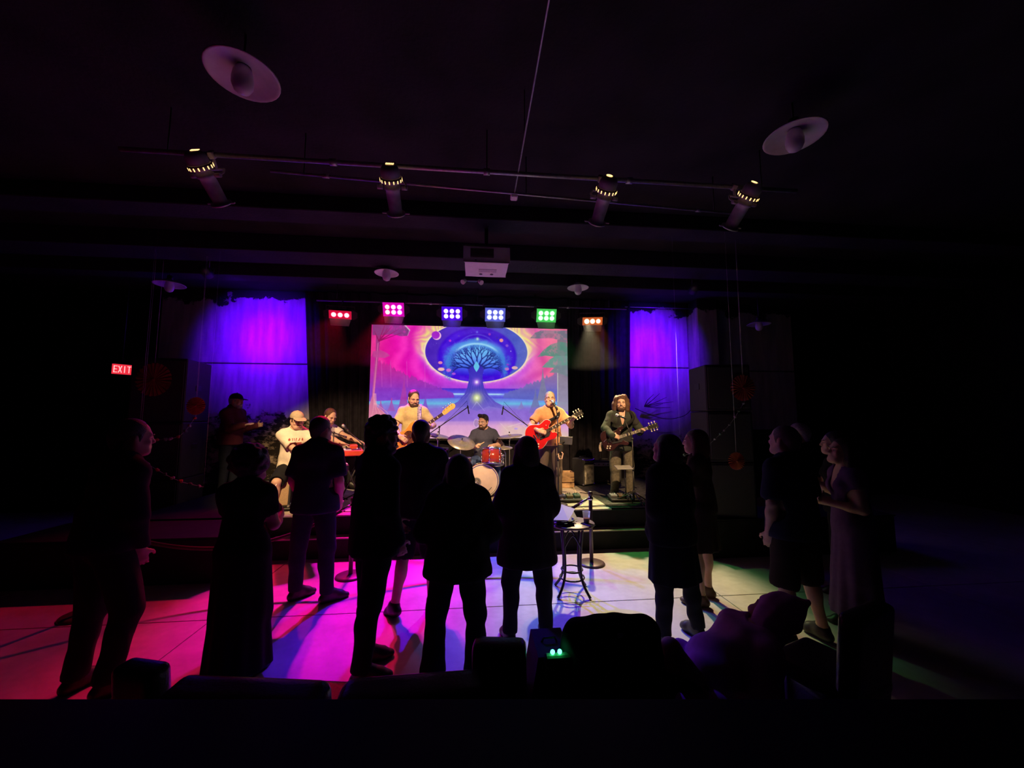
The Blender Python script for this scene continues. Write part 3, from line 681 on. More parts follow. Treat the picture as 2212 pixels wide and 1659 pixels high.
# ---- violet wall-wash cans tucked under the beam
def wash(loc, target, label, power, cone):
    loc = Vector(loc); target = Vector(target); d = (target - loc).normalized()
    M = frame_matrix(d, (0, 0, 1), loc)
    o = empty('wall_wash_lamp', label=label, cat='stage lamp', matrix=M)
    MB().lathe([(.001, -.16), (.05, -.15), (.075, -.1), (.08, .06), (.07, .06), (.065, -.02), (.001, -.02)], axis=(1, 0, 0), n=20).build('can', metal_black, o)
    MB().lathe([(.001, -.015), (.062, -.015)], axis=(1, 0, 0), n=20).build('lens', mat('violet_led', (.3, .1, .4), .3, emit=(.45, .05, 1), estr=6, var=0), o)
    MB().tube([(0, -.09, 0), (0, -.09, .1), (0, .09, .1), (0, .09, 0)], .008, n=6).build('yoke', metal_black, o)
    up_l = M.inverted().to_3x3() @ Vector((0, 0, 1)); top = Vector((0, 0, .1))
    MB().cyl(top, top + up_l * (CEIL - (M @ top).z - .005), .012, n=8).build('stem', metal_black, o)
    spot('wall_wash_beam', loc + d * .08, target, (.085, .0, 1.0), power * 1.3, cone, 1.0, .06, parent=o)
    spot('wall_wash_core', loc + d * .08, target, (1.0, .0, .55), power * .17, cone * .52, 1.0, .06, parent=o)
wash((-4.35, 6.55, 4.22), (-4.42, 8.6, 3.55), 'violet wash lamp under the beam aimed at the wide wall', 620, 76)
wash((4.0, 6.55, 4.22), (4.05, 8.6, 3.42), 'violet wash lamp under the beam aimed at the narrow wall', 560, 74)

# ---- unlit saucer pendants
def saucer(loc, r, label):
    o = empty('pendant_lamp', loc, label, 'lamp', 'saucer pendant lamps')
    MB().lathe([(.03, .09), (.06, .085), (r * .55, .055), (r * .92, .012), (r, 0), (r * .97, -.006), (r * .9, .004), (r * .5, .04), (.05, .06)], n=32).build('shade', enamel, o)
    MB().lathe([(.045, .06), (.062, .02), (.07, -.03), (.068, -.075), (.05, -.115), (.022, -.132), (.001, -.135)], n=20).build('globe', opal, o)
    MB().lathe([(.001, .16), (.04, .16), (.045, .09), (.03, .085)], n=16).build('socket_cap', metal_black, o)
    MB().cyl((0, 0, .16), (0, 0, CEIL - loc[2]), .008, n=8).build('drop_rod', metal_black, o)
    return o
saucer((-1.67, 2.73, 4.30), .235, 'saucer pendant lamp nearest the camera on the spotlight side with amber glow slots')
saucer((2.76, 2.90, 4.30), .235, 'saucer pendant lamp above the dancer in a long coat')
saucer((-1.49, 6.49, 4.30), .20, 'small saucer pendant lamp between the projector and the pink lamp')
saucer((1.92, 6.89, 4.30), .20, 'small saucer pendant lamp between projector and amber stage lamp')
saucer((-5.35, 7.15, 4.20), .235, 'saucer pendant lamp in front of the wide violet-lit wall')
saucer((5.85, 7.30, 3.80), .22, 'saucer pendant lamp in front of the dim outer wall panel')

# ---- video projector
pj = empty('video_projector', (.145, 5.05, 3.85), 'white video projector hanging upside down from the ceiling', 'projector')
out_ = catmull([(-.28, -.22, 0), (-.255, -.245, 0), (.255, -.245, 0), (.28, -.22, 0), (.275, .2, 0), (.24, .25, 0), (-.24, .25, 0), (-.275, .2, 0)], 3)
MB().prism([(p.x, p.y) for p in out_], 0, .21).build('case', white_plastic, pj)
MB().prism([(p.x * .93, p.y * .93) for p in out_], .21, .235).build('top_cover', white_plastic, pj)
gm = mat('dark_grille', (.08, .07, .07), .7)
gr = MB().box((-.06, -.247, .125), (.30, .012, .12), bev=.003).build('vent_grille', mat('brown_grille', (.2, .15, .14), .7), pj)
for k in range(7): MB().box((-.06, -.255, .08 + k * .0155), (.29, .006, .005)).build('louver', gm, gr)
MB().box((-.14, -.2455, .03), (.02, .006, .012)).build('cable_port', gm, pj)
for x in (-.07, .08): MB().cyl((x, .15, -.006), (x, .15, .004), .022, n=14).build('foot', mat('mauve_rubber', (.2, .16, .2), .8), pj)
MB().box((.02, .02, -.002), (.24, .10, .006), bev=.002).build('rating_label', mat('label_grey', (.62, .58, .6), .6, var=.25, scale=60), pj)
MB().lathe([(.07, 0), (.07, .04), (.055, .045), (.05, .01), (.001, .02)], origin=(.1, .25, .1), axis=(0, 1, 0), n=20).build('lens', metal_black, pj)
MB().cyl((0, 0, .235), (0, 0, CEIL - 3.85), .025, n=12).build('ceiling_pole', metal_black, pj)
MB().box((0, 0, .245), (.26, .26, .02), bev=.004).build('mount_plate', metal_black, pj)
for sx in (-.11, .11): MB().box((sx, 0, .26), (.02, .34, .02), bev=.004).build('mount_arm', metal_black, pj)

el = empty('emergency_light', (-.05, 6.02, 4.05), 'small twin-head emergency light beyond the projector', 'lamp')
MB().box((0, 0, .03), (.16, .07, .09), bev=.01).build('case', metal_black, el)
for s_ in (-1, 1):
    hd = MB().cyl((s_ * .11, -.03, -.01), (s_ * .15, -.07, -.055), .028, .04, n=14).build('lamp_head', white_plastic, el)
    MB().cyl((s_ * .06, 0, .02), (s_ * .11, -.03, -.01), .012, n=8).build('swivel', metal_black, el)
MB().cyl((0, 0, .07), (0, 0, CEIL - .26 - 4.05), .01, n=8).build('stem', metal_black, el)

# ---- exit sign
ex_ = at(264, 798, 7.6)
xs_ = empty('exit_sign', ex_, 'glowing red exit sign on the dark side of the hall', 'sign', rz=math.radians(52))
MB().box((0, .03, 0), (.30, .06, .21), bev=.008).build('case', metal_black, xs_)
MB().box((0, -.003, 0), (.27, .006, .18), bev=.002).build('face', mat('exit_red', (.5, .02, .03), .4, emit=(1, .035, .06), estr=.85, var=0), xs_)
def letters(word, x0, z0, w, h, gap, stroke):
    G_ = {'E': [((0, 0), (0, 1)), ((0, 0), (1, 0)), ((0, .5), (.8, .5)), ((0, 1), (1, 1))], 'X': [((0, 0), (1, 1)), ((0, 1), (1, 0))], 'I': [((.5, 0), (.5, 1))], 'T': [((.5, 0), (.5, 1)), ((0, 1), (1, 1))]}
    for i, ch in enumerate(word):
        m = MB()
        for (a, b_) in G_[ch]:
            p = Vector((x0 + i * (w + gap) + a[0] * w, -.008, z0 + a[1] * h)); q = Vector((x0 + i * (w + gap) + b_[0] * w, -.008, z0 + b_[1] * h))
            d = q - p; ang = math.atan2(d.z, d.x); m.box((p + q) / 2, (d.length + stroke, .004, stroke), rot=Matrix.Rotation(-ang, 3, 'Y'))
        m.build('letter', mat('exit_letter', (.9, .4, .4), .4, emit=(1, .42, .42), estr=1.3, var=0), xs_)
letters('EXIT', -.108, -.055, .038, .11, .0215, .013)
MB().cyl((0, .03, .10), (0, .03, CEIL - ex_.z), .008, n=8).build('drop_rod', metal_black, xs_)
# ================================================================== figures: one continuous surface per body, clothes as fitted layers
class Grid:
    def __init__(s, lo, hi, h):
        s.h = h; s.lo = np.array(lo, np.float32) - 2 * h
        s.n = np.ceil((np.array(hi) + 2 * h - s.lo) / h).astype(int) + 1
        s.D = np.full(s.n, .08, np.float32)
        s.ax = [s.lo[k] + h * np.arange(s.n[k], dtype=np.float32) for k in range(3)]
    def win(s, lo, hi):
        a = np.maximum(((np.array(lo) - s.lo) / s.h).astype(int), 0); b = np.minimum(((np.array(hi) - s.lo) / s.h).astype(int) + 2, s.n)
        if np.any(b <= a): return None, None
        sl = tuple(slice(a[k], b[k]) for k in range(3))
        return sl, (s.ax[0][sl[0]][:, None, None], s.ax[1][sl[1]][None, :, None], s.ax[2][sl[2]][None, None, :])
    def mix(s, sl, d, k, op='u'):
        A = s.D[sl]
        if op == 'u':
            if k > 0: h = np.maximum(k - np.abs(A - d), 0) / k; s.D[sl] = np.minimum(A, d) - h * h * k * .25
            else: s.D[sl] = np.minimum(A, d)
        elif op == 's':
            d = -d
            if k > 0: h = np.maximum(k - np.abs(A - d), 0) / k; s.D[sl] = np.maximum(A, d) + h * h * k * .25
            else: s.D[sl] = np.maximum(A, d)
    def cap(s, a, b, ra, rb, k=.02, flat=None, f=1.0, grow=0.0, op='u'):
        a = np.array(a, np.float32); b = np.array(b, np.float32); ra += grow; rb += grow
        m = max(ra, rb) + .06
        sl, X = s.win(np.minimum(a, b) - m, np.maximum(a, b) + m)
        if sl is None: return
        ba = b - a; L2 = float(ba @ ba) + 1e-9
        q = [X[i] - a[i] for i in range(3)]
        t = np.clip((q[0] * ba[0] + q[1] * ba[1] + q[2] * ba[2]) / L2, 0, 1)
        q = [q[i] - t * ba[i] for i in range(3)]
        if flat is not None:
            n = np.array(flat, np.float32); n = n / np.linalg.norm(n)
            w = (q[0] * n[0] + q[1] * n[1] + q[2] * n[2]) * (1 / f - 1)
            q = [q[i] + w * n[i] for i in range(3)]
        d = np.sqrt(q[0] ** 2 + q[1] ** 2 + q[2] ** 2) - (ra + (rb - ra) * t)
        if flat is not None: d = d * (f ** .5)
        s.mix(sl, d, k, op)
    def ell(s, c, r, R=None, k=.02, grow=0.0, op='u'):
        c = np.array(c, np.float32); r = np.array(r, np.float32) + grow; m = max(r) + .05
        sl, X = s.win(c - m, c + m)
        if sl is None: return
        q = [X[i] - c[i] for i in range(3)]
        if R is not None: q = [q[0] * R[j][0] + q[1] * R[j][1] + q[2] * R[j][2] for j in range(3)]
        k0 = np.sqrt((q[0] / r[0]) ** 2 + (q[1] / r[1]) ** 2 + (q[2] / r[2]) ** 2); k1 = np.sqrt((q[0] / r[0] ** 2) ** 2 + (q[1] / r[1] ** 2) ** 2 + (q[2] / r[2] ** 2) ** 2)
        s.mix(sl, k0 * (k0 - 1) / np.maximum(k1, 1e-6), k, op)
    def cut(s, p, n):
        """keep the side the normal points away from"""
        p = np.array(p, np.float32); n = np.array(n, np.float32); n = n / np.linalg.norm(n)
        d = (s.ax[0][:, None, None] - p[0]) * n[0] + (s.ax[1][None, :, None] - p[1]) * n[1] + (s.ax[2][None, None, :] - p[2]) * n[2]
        s.D = np.maximum(s.D, d.astype(np.float32))
    def ripple(s, amp, wl, seed):
        r = np.random.RandomState(seed); acc = 0
        for _ in range(4):
            w = r.randn(3); w[2] *= .55; w = w / np.linalg.norm(w) * 2 * math.pi / (wl * r.uniform(.6, 1.5)); ph = r.rand() * 6.3
            acc = acc + np.sin(s.ax[0][:, None, None] * w[0] + s.ax[1][None, :, None] * w[1] + s.ax[2][None, None, :] * w[2] + ph)
        s.D = s.D + (amp * .5 * acc).astype(np.float32)
    def mesh(s):
        D = s.D; S = D < 0
        S[0] = S[-1] = False; S[:, 0] = S[:, -1] = False; S[:, :, 0] = S[:, :, -1] = False
        D = np.where(S, D, np.maximum(D, 1e-5))
        c = np.zeros(tuple(s.n - 1), np.uint8)
        for i in (0, 1):
            for j in (0, 1):
                for k in (0, 1):
                    c += S[i:i + s.n[0] - 1, j:j + s.n[1] - 1, k:k + s.n[2] - 1]
        I = np.argwhere((c > 0) & (c < 8))
        if len(I) == 0: return np.zeros((0, 3)), np.zeros((0, 4), int)
        idx = np.full(c.shape, -1, np.int32); idx[I[:, 0], I[:, 1], I[:, 2]] = np.arange(len(I))
        P = np.zeros((len(I), 3)); cnt = np.zeros(len(I))
        for ax in range(3):
            o1, o2 = [k for k in range(3) if k != ax]
            for u in (0, 1):
                for w in (0, 1):
                    off = np.zeros(3, int); off[o1] = u; off[o2] = w
                    A = I + off; B = A.copy(); B[:, ax] += 1
                    da = D[A[:, 0], A[:, 1], A[:, 2]]; db = D[B[:, 0], B[:, 1], B[:, 2]]
                    m = (da < 0) != (db < 0)
                    t = np.where(m, da / np.where(np.abs(da - db) < 1e-9, 1, da - db), 0)
                    q = A.astype(float); q[:, ax] += t
                    P[m] += q[m]; cnt[m] += 1
        P = P / cnt[:, None]
        V = s.lo + P * s.h
        Q = []
        for ax in range(3):
            o1, o2 = (ax + 1) % 3, (ax + 2) % 3
            a = [slice(None)] * 3; b = [slice(None)] * 3; a[ax] = slice(0, -1); b[ax] = slice(1, None)
            E = np.argwhere(S[tuple(a)] != S[tuple(b)])
            E = E[(E[:, o1] > 0) & (E[:, o2] > 0)]
            flip = S[E[:, 0], E[:, 1], E[:, 2]]
            def cell(d1, d2):
                c_ = E.copy(); c_[:, o1] += d1; c_[:, o2] += d2; return idx[c_[:, 0], c_[:, 1], c_[:, 2]]
            q = np.stack([cell(-1, -1), cell(0, -1), cell(0, 0), cell(-1, 0)], 1)
            q[~flip] = q[~flip][:, ::-1]
            Q.append(q)
        Q = np.concatenate(Q); Q = Q[(Q >= 0).all(1)]
        return V, Q

def nv(v): v = np.array(v, float); return v / (np.linalg.norm(v) + 1e-9)

def two_bone(a, target, l1, l2, pole):
    a = np.array(a, float); t = np.array(target, float); d = t - a; L = np.linalg.norm(d); L = min(max(L, abs(l1 - l2) + .01), l1 + l2 - .004)
    u = nv(d); x = (l1 * l1 - l2 * l2 + L * L) / (2 * L); hgt = math.sqrt(max(l1 * l1 - x * x, 0))
    p = np.array(pole, float); p = p - u * (p @ u); p = nv(p)
    e = a + u * x + p * hgt
    return e, a + u * L

def rotm(yaw, pitch, roll):
    y, p, r = (math.radians(k) for k in (yaw, pitch, roll))
    return np.array(Matrix.Rotation(y, 3, 'Z') @ Matrix.Rotation(p, 3, 'X') @ Matrix.Rotation(r, 3, 'Y'))

class Figure:
    """local frame: x to the figure's right, y the way it faces, z up; origin on the ground under the pelvis"""
    def __init__(s, loc, yaw, height=1.75, build=1.0, lean=(0, 0), twist=0, arm_l=((-.15, 0, -1), (-.05, .25, -1)), arm_r=((.15, 0, -1), (.05, .25, -1)),
                 leg_l=((-.05, .05, -1), (0, -.05, -1)), leg_r=((.05, .05, -1), (0, -.05, -1)), toe_l=8, toe_r=-8, head=(0, 0, 0), seat=None,
                 hand_l=None, hand_r=None, pole_l=(-.6, -.5, -.6), pole_r=(.6, -.5, -.6), fingers_l=None, fingers_r=None, curl_l=25, curl_r=25, female=False, lift=0.0, head_scale=1.05, foot_pitch=(0, 0)):
        s.s = k = height / 1.75; s.loc = Vector(loc); s.yaw = math.radians(yaw); s.b = build; s.female = female; s.hs = head_scale
        s.rz = np.array(Matrix.Rotation(s.yaw, 3, 'Z'))
        W = s.to_local
        J = s.J = {}
        hip_w = (.092 if not female else .096) * k
        pel = np.zeros(3)
        T = np.array(Matrix.Rotation(math.radians(twist), 3, 'Z') @ Matrix.Rotation(math.radians(-lean[0]), 3, 'X') @ Matrix.Rotation(math.radians(lean[1]), 3, 'Y'))
        T0 = np.array(Matrix.Rotation(math.radians(twist * .2), 3, 'Z') @ Matrix.Rotation(math.radians(-lean[0] * .4), 3, 'X') @ Matrix.Rotation(math.radians(lean[1] * .4), 3, 'Y'))
        s.T = T; s.T0 = T0
        right = T @ np.array([1, 0, 0]); s.fwd = T @ np.array([0, 1, 0]); upv = T @ np.array([0, 0, 1]); s.up = upv; s.right = right
        J['pel'] = pel
        for sd, sg in (('l', -1), ('r', 1)):
            J['hip' + sd] = pel + T0 @ np.array([sg * hip_w, 0, -.04 * k])
            a, b_ = (leg_l if sd == 'l' else leg_r)
            J['knee' + sd] = J['hip' + sd] + nv(a) * .435 * k
            J['ank' + sd] = J['knee' + sd] + nv(b_) * .415 * k
        J['waist'] = pel + T0 @ np.array([0, .005, .15]) * k
        J['chest'] = J['waist'] + upv * .20 * k
        J['neck'] = J['chest'] + upv * .178 * k
        sw = (.168 if not female else .148) * k * (0.6 + .4 * build)
        for sd, sg in (('l', -1), ('r', 1)): J['sh' + sd] = J['chest'] + upv * .090 * k + right * sg * sw
        HR = rotm(*head); s.H = T @ HR if True else HR
        J['head'] = J['neck'] + (upv * .6 + s.H @ np.array([0, .25, .75]) * .55) * .135 * k + s.fwd * .015 * k
        low = min(J['ankl'][2], J['ankr'][2])
        z0 = (.085 * k - low) if seat is None else seat + .10 * k
        z0 += lift
        for n in J: J[n] = J[n] + np.array([0, 0, z0])
        for sd, tgt, dirs, pole in (('l', hand_l, arm_l, pole_l), ('r', hand_r, arm_r, pole_r)):
            l1, l2 = .285 * k, .255 * k
            if tgt is not None:
                e, w_ = two_bone(J['sh' + sd], W(tgt), l1, l2, pole)
            else:
                e = J['sh' + sd] + nv(dirs[0]) * l1; w_ = e + nv(dirs[1]) * l2
            J['elb' + sd] = e; J['wri' + sd] = w_
        s.toe = {'l': math.radians(toe_l), 'r': math.radians(toe_r)}
        s.fp = {'l': math.radians(foot_pitch[0]), 'r': math.radians(foot_pitch[1])}
        s.fing = {'l': fingers_l, 'r': fingers_r}; s.curl = {'l': curl_l, 'r': curl_r}
    def to_local(s, p): return s.rz.T @ (np.array(p, float) - np.array(s.loc, float))
    def to_world(s, p): return Vector(s.rz @ np.array(p, float)) + s.loc
    def bounds(s, pad=.2):
        P = np.array(list(s.J.values())); return P.min(0) - pad, P.max(0) + pad
    # ---- pieces
    def torso(s, g, grow=0, k_=.05):
        J, k, b = s.J, s.s, s.b; fw = s.fwd; up = s.up
        hw = .118 if not s.female else .124
        g.cap(J['pel'] + s.T0 @ np.array([-.055 * k, 0, -.01 * k]), J['pel'] + s.T0 @ np.array([.055 * k, 0, -.01 * k]), hw * k * b, hw * k * b, k_, s.T0[:, 1], .86, grow)
        g.cap(J['pel'], J['waist'], .140 * k * b, (.135 if not s.female else .118) * k * b, k_, s.T0[:, 1], .74, grow)
        g.cap(J['waist'], J['chest'], (.135 if not s.female else .118) * k * b, .160 * k * b, k_, fw, .70, grow)
        g.cap(J['chest'], J['chest'] + up * .07 * k, .158 * k * b, .135 * k * b, k_, fw, .68, grow)
        if s.female:
            for sg in (-1, 1): g.ell(J['chest'] + s.right * sg * .07 * k + fw * .085 * k - up * .005, np.array([.06, .055, .06]) * k, None, .04, grow)
        else:
            for sg in (-1, 1): g.ell(J['chest'] + s.right * sg * .07 * k + fw * .055 * k + up * .03, np.array([.085, .05, .07]) * k, None, .04, grow)
        for sd in 'lr':
            g.cap(J['neck'] - up * .01 * k - fw * .01, J['sh' + sd] - up * .004 * k, .054 * k, .048 * k * b, k_, None, 1, grow)
            g.cap(J['chest'] + up * .06 * k, J['sh' + sd] - up * .01 * k, .09 * k, .056 * k * b, k_, fw, .8, grow)
    def neck(s, g, grow=0):
        g.cap(s.J['neck'] - s.up * .03, s.J['head'] - s.H @ np.array([0, .015, .03]) * s.s, .060 * s.s, .054 * s.s, .03, None, 1, grow)
    def upper_arm(s, g, sd, grow=0, t=1.0, loose=0):
        J, k, b = s.J, s.s, s.b; a, e = J['sh' + sd], J['elb' + sd]
        g.ell(a, np.array([.056, .056, .056]) * k * b, None, .03, grow * .8)
        g.cap(a, a + (e - a) * t, (.055 * b) * k, (.055 + (.042 - .055) * t) * k * (b * .5 + .5) + loose, .03, None, 1, grow)
    def fore_arm(s, g, sd, grow=0, t=1.0, loose=0):
        J, k = s.J, s.s; e, w = J['elb' + sd], J['wri' + sd]
        g.cap(e, e + (w - e) * min(t, .35), .042 * k, .044 * k, .02, None, 1, grow)
        g.cap(e + (w - e) * .3 * t, e + (w - e) * t, .043 * k, (.043 + (.028 - .043) * t) * k + loose, .02, None, 1, grow)
    def thigh(s, g, sd, grow=0, t=1.0, loose=0):
        J, k, b = s.J, s.s, s.b; h, n = J['hip' + sd], J['knee' + sd]
        g.cap(h, h + (n - h) * t, .090 * k * b, (.090 * b + (.056 - .090 * b) * t) * k + loose, .035, None, 1, grow)
    def shin(s, g, sd, grow=0, t=1.0, loose=0, flare=0):
        J, k = s.J, s.s; n, a = J['knee' + sd], J['ank' + sd]
        back = -nv(np.cross(np.cross(nv(a - n), s.fwd), nv(a - n))) * -1
        g.cap(n, n + (a - n) * t, .055 * k, (.055 + (.038 - .055) * t) * k + loose + flare, .03, None, 1, grow)
        if t > .4:
            c = n + (a - n) * .3 - s.toe_dir(sd) * .018 * k
            g.ell(c, np.array([.048, .05, .10]) * k, None, .04, grow * .8)
    def toe_dir(s, sd):
        t = s.toe[sd]; f = s.fp[sd]; return np.array([-math.sin(t) * math.cos(f), math.cos(t) * math.cos(f), math.sin(f)])
    def foot(s, g, sd, grow=0, shoe=False):
        J, k = s.J, s.s; a = J['ank' + sd]; d = s.toe_dir(sd); f = s.fp[sd]
        dn = np.cross(d, np.array([math.cos(s.toe[sd]), math.sin(s.toe[sd]), 0])); dn = dn if dn[2] < 0 else -dn
        so = .05 * k
        heel = a - d * .035 * k + dn * so; ball = a + d * .12 * k + dn * (so + .006 * k); tip = a + d * .175 * k + dn * (so + .012 * k)
        side = np.cross(d, dn)
        g.cap(a, a + d * .02 * k + dn * .03 * k, .040 * k, .042 * k, .02, None, 1, grow)
        g.cap(heel, ball, .034 * k, .038 * k, .03, None, 1, grow)
        g.cap(ball - side * .012 * k, tip - side * .01 * k, .034 * k, .026 * k, .02, dn, .8, grow)
        g.cap(ball + side * .014 * k, tip - d * .02 * k + side * .018 * k, .032 * k, .024 * k, .02, dn, .8, grow)
        g.cap(a + d * .03 * k, ball - dn * .012 * k, .040 * k, .030 * k, .03, None, 1, grow)
    def hand(s, g, sd):
        J, k = s.J, s.s; w = J['wri' + sd]; fa = nv(w - J['elb' + sd]); sg = -1 if sd == 'l' else 1
        fo = s.fing[sd]
        if fo is None:
            d = fa; nrm = np.array([-sg, .25, .1])
        else:
            d = s.rz.T @ np.array(fo[0], float); nrm = s.rz.T @ np.array(fo[1], float)
        d = nv(d); nrm = nv(nrm - d * (nrm @ d)); lat = np.cross(d, nrm) * sg       # towards the thumb
        if fo is not None and len(fo) > 2: lat = lat * fo[2]
        g.cap(w - fa * .02, w + d * .02 * k, .027 * k, .028 * k, .02)
        for o in (-.024, -.008, .010, .026):
            g.cap(w + d * .02 * k + lat * o * .8 * k, w + d * .085 * k + lat * o * k, .0165 * k, .0145 * k, .012)
        cu = math.radians(s.curl[sd])
        for i, (o, L) in enumerate(((.030, .072), (.010, .080), (-.010, .074), (-.029, .058))):
            p = w + d * .088 * k + lat * o * k; ang = cu * .5 + .03 * i; r = .0098
            spread = lat * o * 1.2
            for j, fr in enumerate((.45, .32, .23)):
                dd = nv(d * math.cos(ang) + nrm * math.sin(ang) + spread)
                q = p + dd * L * fr * k; g.cap(p, q, r * k, (r - .0008) * k, .004); p = q; ang += cu; r -= .0007
        p = w + d * .028 * k + lat * .030 * k
        dd = nv(d * .62 + lat * .75 + nrm * .25); q = p + dd * .042 * k; g.cap(p, q, .0155 * k, .0125 * k, .012)
        dd = nv(d * .85 + lat * .35 + nrm * (.25 + cu * .5)); q2 = q + dd * .032 * k; g.cap(q, q2, .0118 * k, .0105 * k, .006)
        dd = nv(d * .9 + nrm * (.4 + cu * .5)); g.cap(q2, q2 + dd * .024 * k, .0105 * k, .0092 * k, .004)
    def hp(s, x, y, z): return s.J['head'] + s.H @ (np.array([x, y, z]) * s.s * s.hs)
    def head(s, g, face=True):
        k = s.s * s.hs; R = s.H.T
        g.ell(s.hp(0, -.012, .030), np.array([.076, .096, .088]) * k, R, .02)
        g.ell(s.hp(0, .018, -.030), np.array([.063, .074, .075]) * k, R, .03)
        g.cap(s.hp(-.028, .062, -.088), s.hp(.028, .062, -.088), .026 * k, .026 * k, .03)
        g.cap(s.hp(-.055, .005, -.045), s.hp(-.03, .055, -.085), .026 * k, .026 * k, .03)
        g.cap(s.hp(.055, .005, -.045), s.hp(.03, .055, -.085), .026 * k, .026 * k, .03)
        for sg in (-1, 1):
            g.ell(s.hp(sg * .077, -.008, -.012), np.array([.011, .019, .030]) * k, R, .008)
        if face:
            g.cap(s.hp(0, .086, .018), s.hp(0, .104, -.022), .009 * k, .0125 * k, .012)
            g.ell(s.hp(0, .104, -.026), np.array([.017, .013, .010]) * k, R, .008)
            g.cap(s.hp(-.042, .074, .022), s.hp(.042, .074, .022), .014 * k, .014 * k, .02)
            for sg in (-1, 1):
                g.ell(s.hp(sg * .032, .092, .002), np.array([.017, .012, .010]) * k, R, .012, 0, 's')
                g.ell(s.hp(sg * .045, .066, -.028), np.array([.022, .018, .018]) * k, R, .02)
            g.cap(s.hp(-.017, .090, -.055), s.hp(.017, .090, -.055), .0085 * k, .0085 * k, .008)
            g.cap(s.hp(-.013, .089, -.066), s.hp(.013, .089, -.066), .0085 * k, .0085 * k, .008)
    # ---- assembly
    def make(s, name, label, skin, layers, vox=.0125, cvox=.0135, face=True, group=None, cat='person', shut=False, brow=None):
        lo, hi = s.bounds(.24); g = Grid(lo, hi, vox)
        s.torso(g); s.neck(g); s.head(g, face)
        for sd in 'lr':
            s.upper_arm(g, sd); s.fore_arm(g, sd); s.thigh(g, sd); s.shin(g, sd); s.foot(g, sd); s.hand(g, sd)
        V, Q = g.mesh(); me = fast_mesh(name, V, Q); me.materials.append(skin)
        o = bpy.data.objects.new(name, me); COL.objects.link(o); o.location = s.loc; o.rotation_euler = (0, 0, s.yaw)
        tag(o, label, cat, group); s.obj = o
        for ly in layers:
            g = Grid(lo - .12, hi + .12, ly.get('vox', cvox)); ly['fn'](s, g)
            V, Q = g.mesh()
            if len(V) == 0: continue
            me = fast_mesh(ly['name'], V, Q); me.materials.append(ly['mat'])
            c = bpy.data.objects.new(ly['name'], me); COL.objects.link(c); c.parent = o
            if ly.get('label'): c['label'] = ly['label']
        if face: s.eyes(o, shut, brow)
        return o
    def eyes(s, o, shut=False, brow=None):
        k = s.s * s.hs
        for sg in (-1, 1):
            if shut:
                MB().tube([s.hp(sg * .020, .0865, -.004), s.hp(sg * .032, .0885, -.007), s.hp(sg * .044, .083, -.004)], .0022 * k, n=5).build('closed_eyelid', brow or HAIR_BR, o)
            else:
                MB().ball(s.hp(sg * .032, .0775, .0), .0092 * k, 10, 8, (1.25, 1, .62)).build('eye', mat('eye_white', (.42, .38, .36), .3, var=0), o)
                MB().ball(s.hp(sg * .032, .0835, -.001), .0050 * k, 8, 6).build('iris', mat('eye_dark', (.02, .015, .012), .2, var=0), o)
            MB().tube([s.hp(sg * .014, .092, .019), s.hp(sg * .032, .0935, .026), s.hp(sg * .050, .084, .021)], [.0035 * k, .0045 * k, .0025 * k], n=6).build('eyebrow', brow or HAIR_BR, o)
    def glasses(s, o, m):
        k = s.s * s.hs
        gl = MB()
        for sg in (-1, 1):
            c = [(sg * (.034 + .024 * math.cos(t)), .103 - .006 * abs(math.cos(t)), .0 + .019 * math.sin(t)) for t in np.linspace(0, 2 * math.pi, 17)[:-1]]
            gl.tube([s.hp(*p) for p in c], .0022 * k, n=5, closed=True)
            gl.tube([s.hp(sg * .058, .098, .004), s.hp(sg * .078, .05, .004), s.hp(sg * .082, -.01, -.004)], .002 * k, n=5)
        gl.tube([s.hp(-.010, .104, .004), s.hp(.010, .104, .004)], .002 * k, n=5)
        gl.build('glasses', m, o)

# ---- garment layers
def L_shirt(m, name='shirt', sleeve=.55, long=False, hem=-.03, loose=.012, grow=.014, neck=.0, seed=1, amp=.004, open_front=False, collar=False, vox=None, label=None, flare=.02):
    def fn(s, g):
        J, k = s.J, s.s
        s.torso(g, grow)
        # hanging hem
        g.cap(J['waist'], J['pel'] + s.T0 @ np.array([0, 0, hem]), .150 * k * s.b + loose, .150 * k * s.b + loose + flare, .04, s.T0[:, 1], .80, grow)
        for sd in 'lr':
            s.upper_arm(g, sd, grow, 1.0 if long else sleeve, loose)
            if long: s.fore_arm(g, sd, grow + .003, .96, .006)
        if amp: g.ripple(amp, .16 * k, seed)
        n = s.T0 @ np.array([0, 0, -1.]); g.cut(J['pel'] + s.T0 @ np.array([0, 0, hem - .04]), n)
        if not collar: g.cap(J['neck'] + s.up * .035 * k + s.fwd * .03 * k, J['neck'] + s.up * .2, .076 * k, .09 * k, .01, None, 1, 0, 's')
        else: g.cap(J['neck'] + s.up * .07 * k + s.fwd * .05 * k, J['neck'] + s.up * .25, .07 * k, .10 * k, .01, None, 1, 0, 's')
        if open_front:
            a = J['neck'] + s.fwd * .10 * k; b_ = J['chest'] - s.up * .06 * k + s.fwd * .14 * k
            g.cap(a, b_, .06 * k, .012 * k, .01, s.fwd, 2.2, 0, 's')
        if not long:
            for sd in 'lr':
                a, e = J['sh' + sd], J['elb' + sd]; p = a + (e - a) * (sleeve + .02)
                g.cap(p + nv(e - a) * .11 * k, e, .10 * k, .08 * k, .0, None, 1, 0, 's')
    d = dict(name=name, mat=m, fn=fn)
    if vox: d['vox'] = vox
    if label: d['label'] = label
    return d

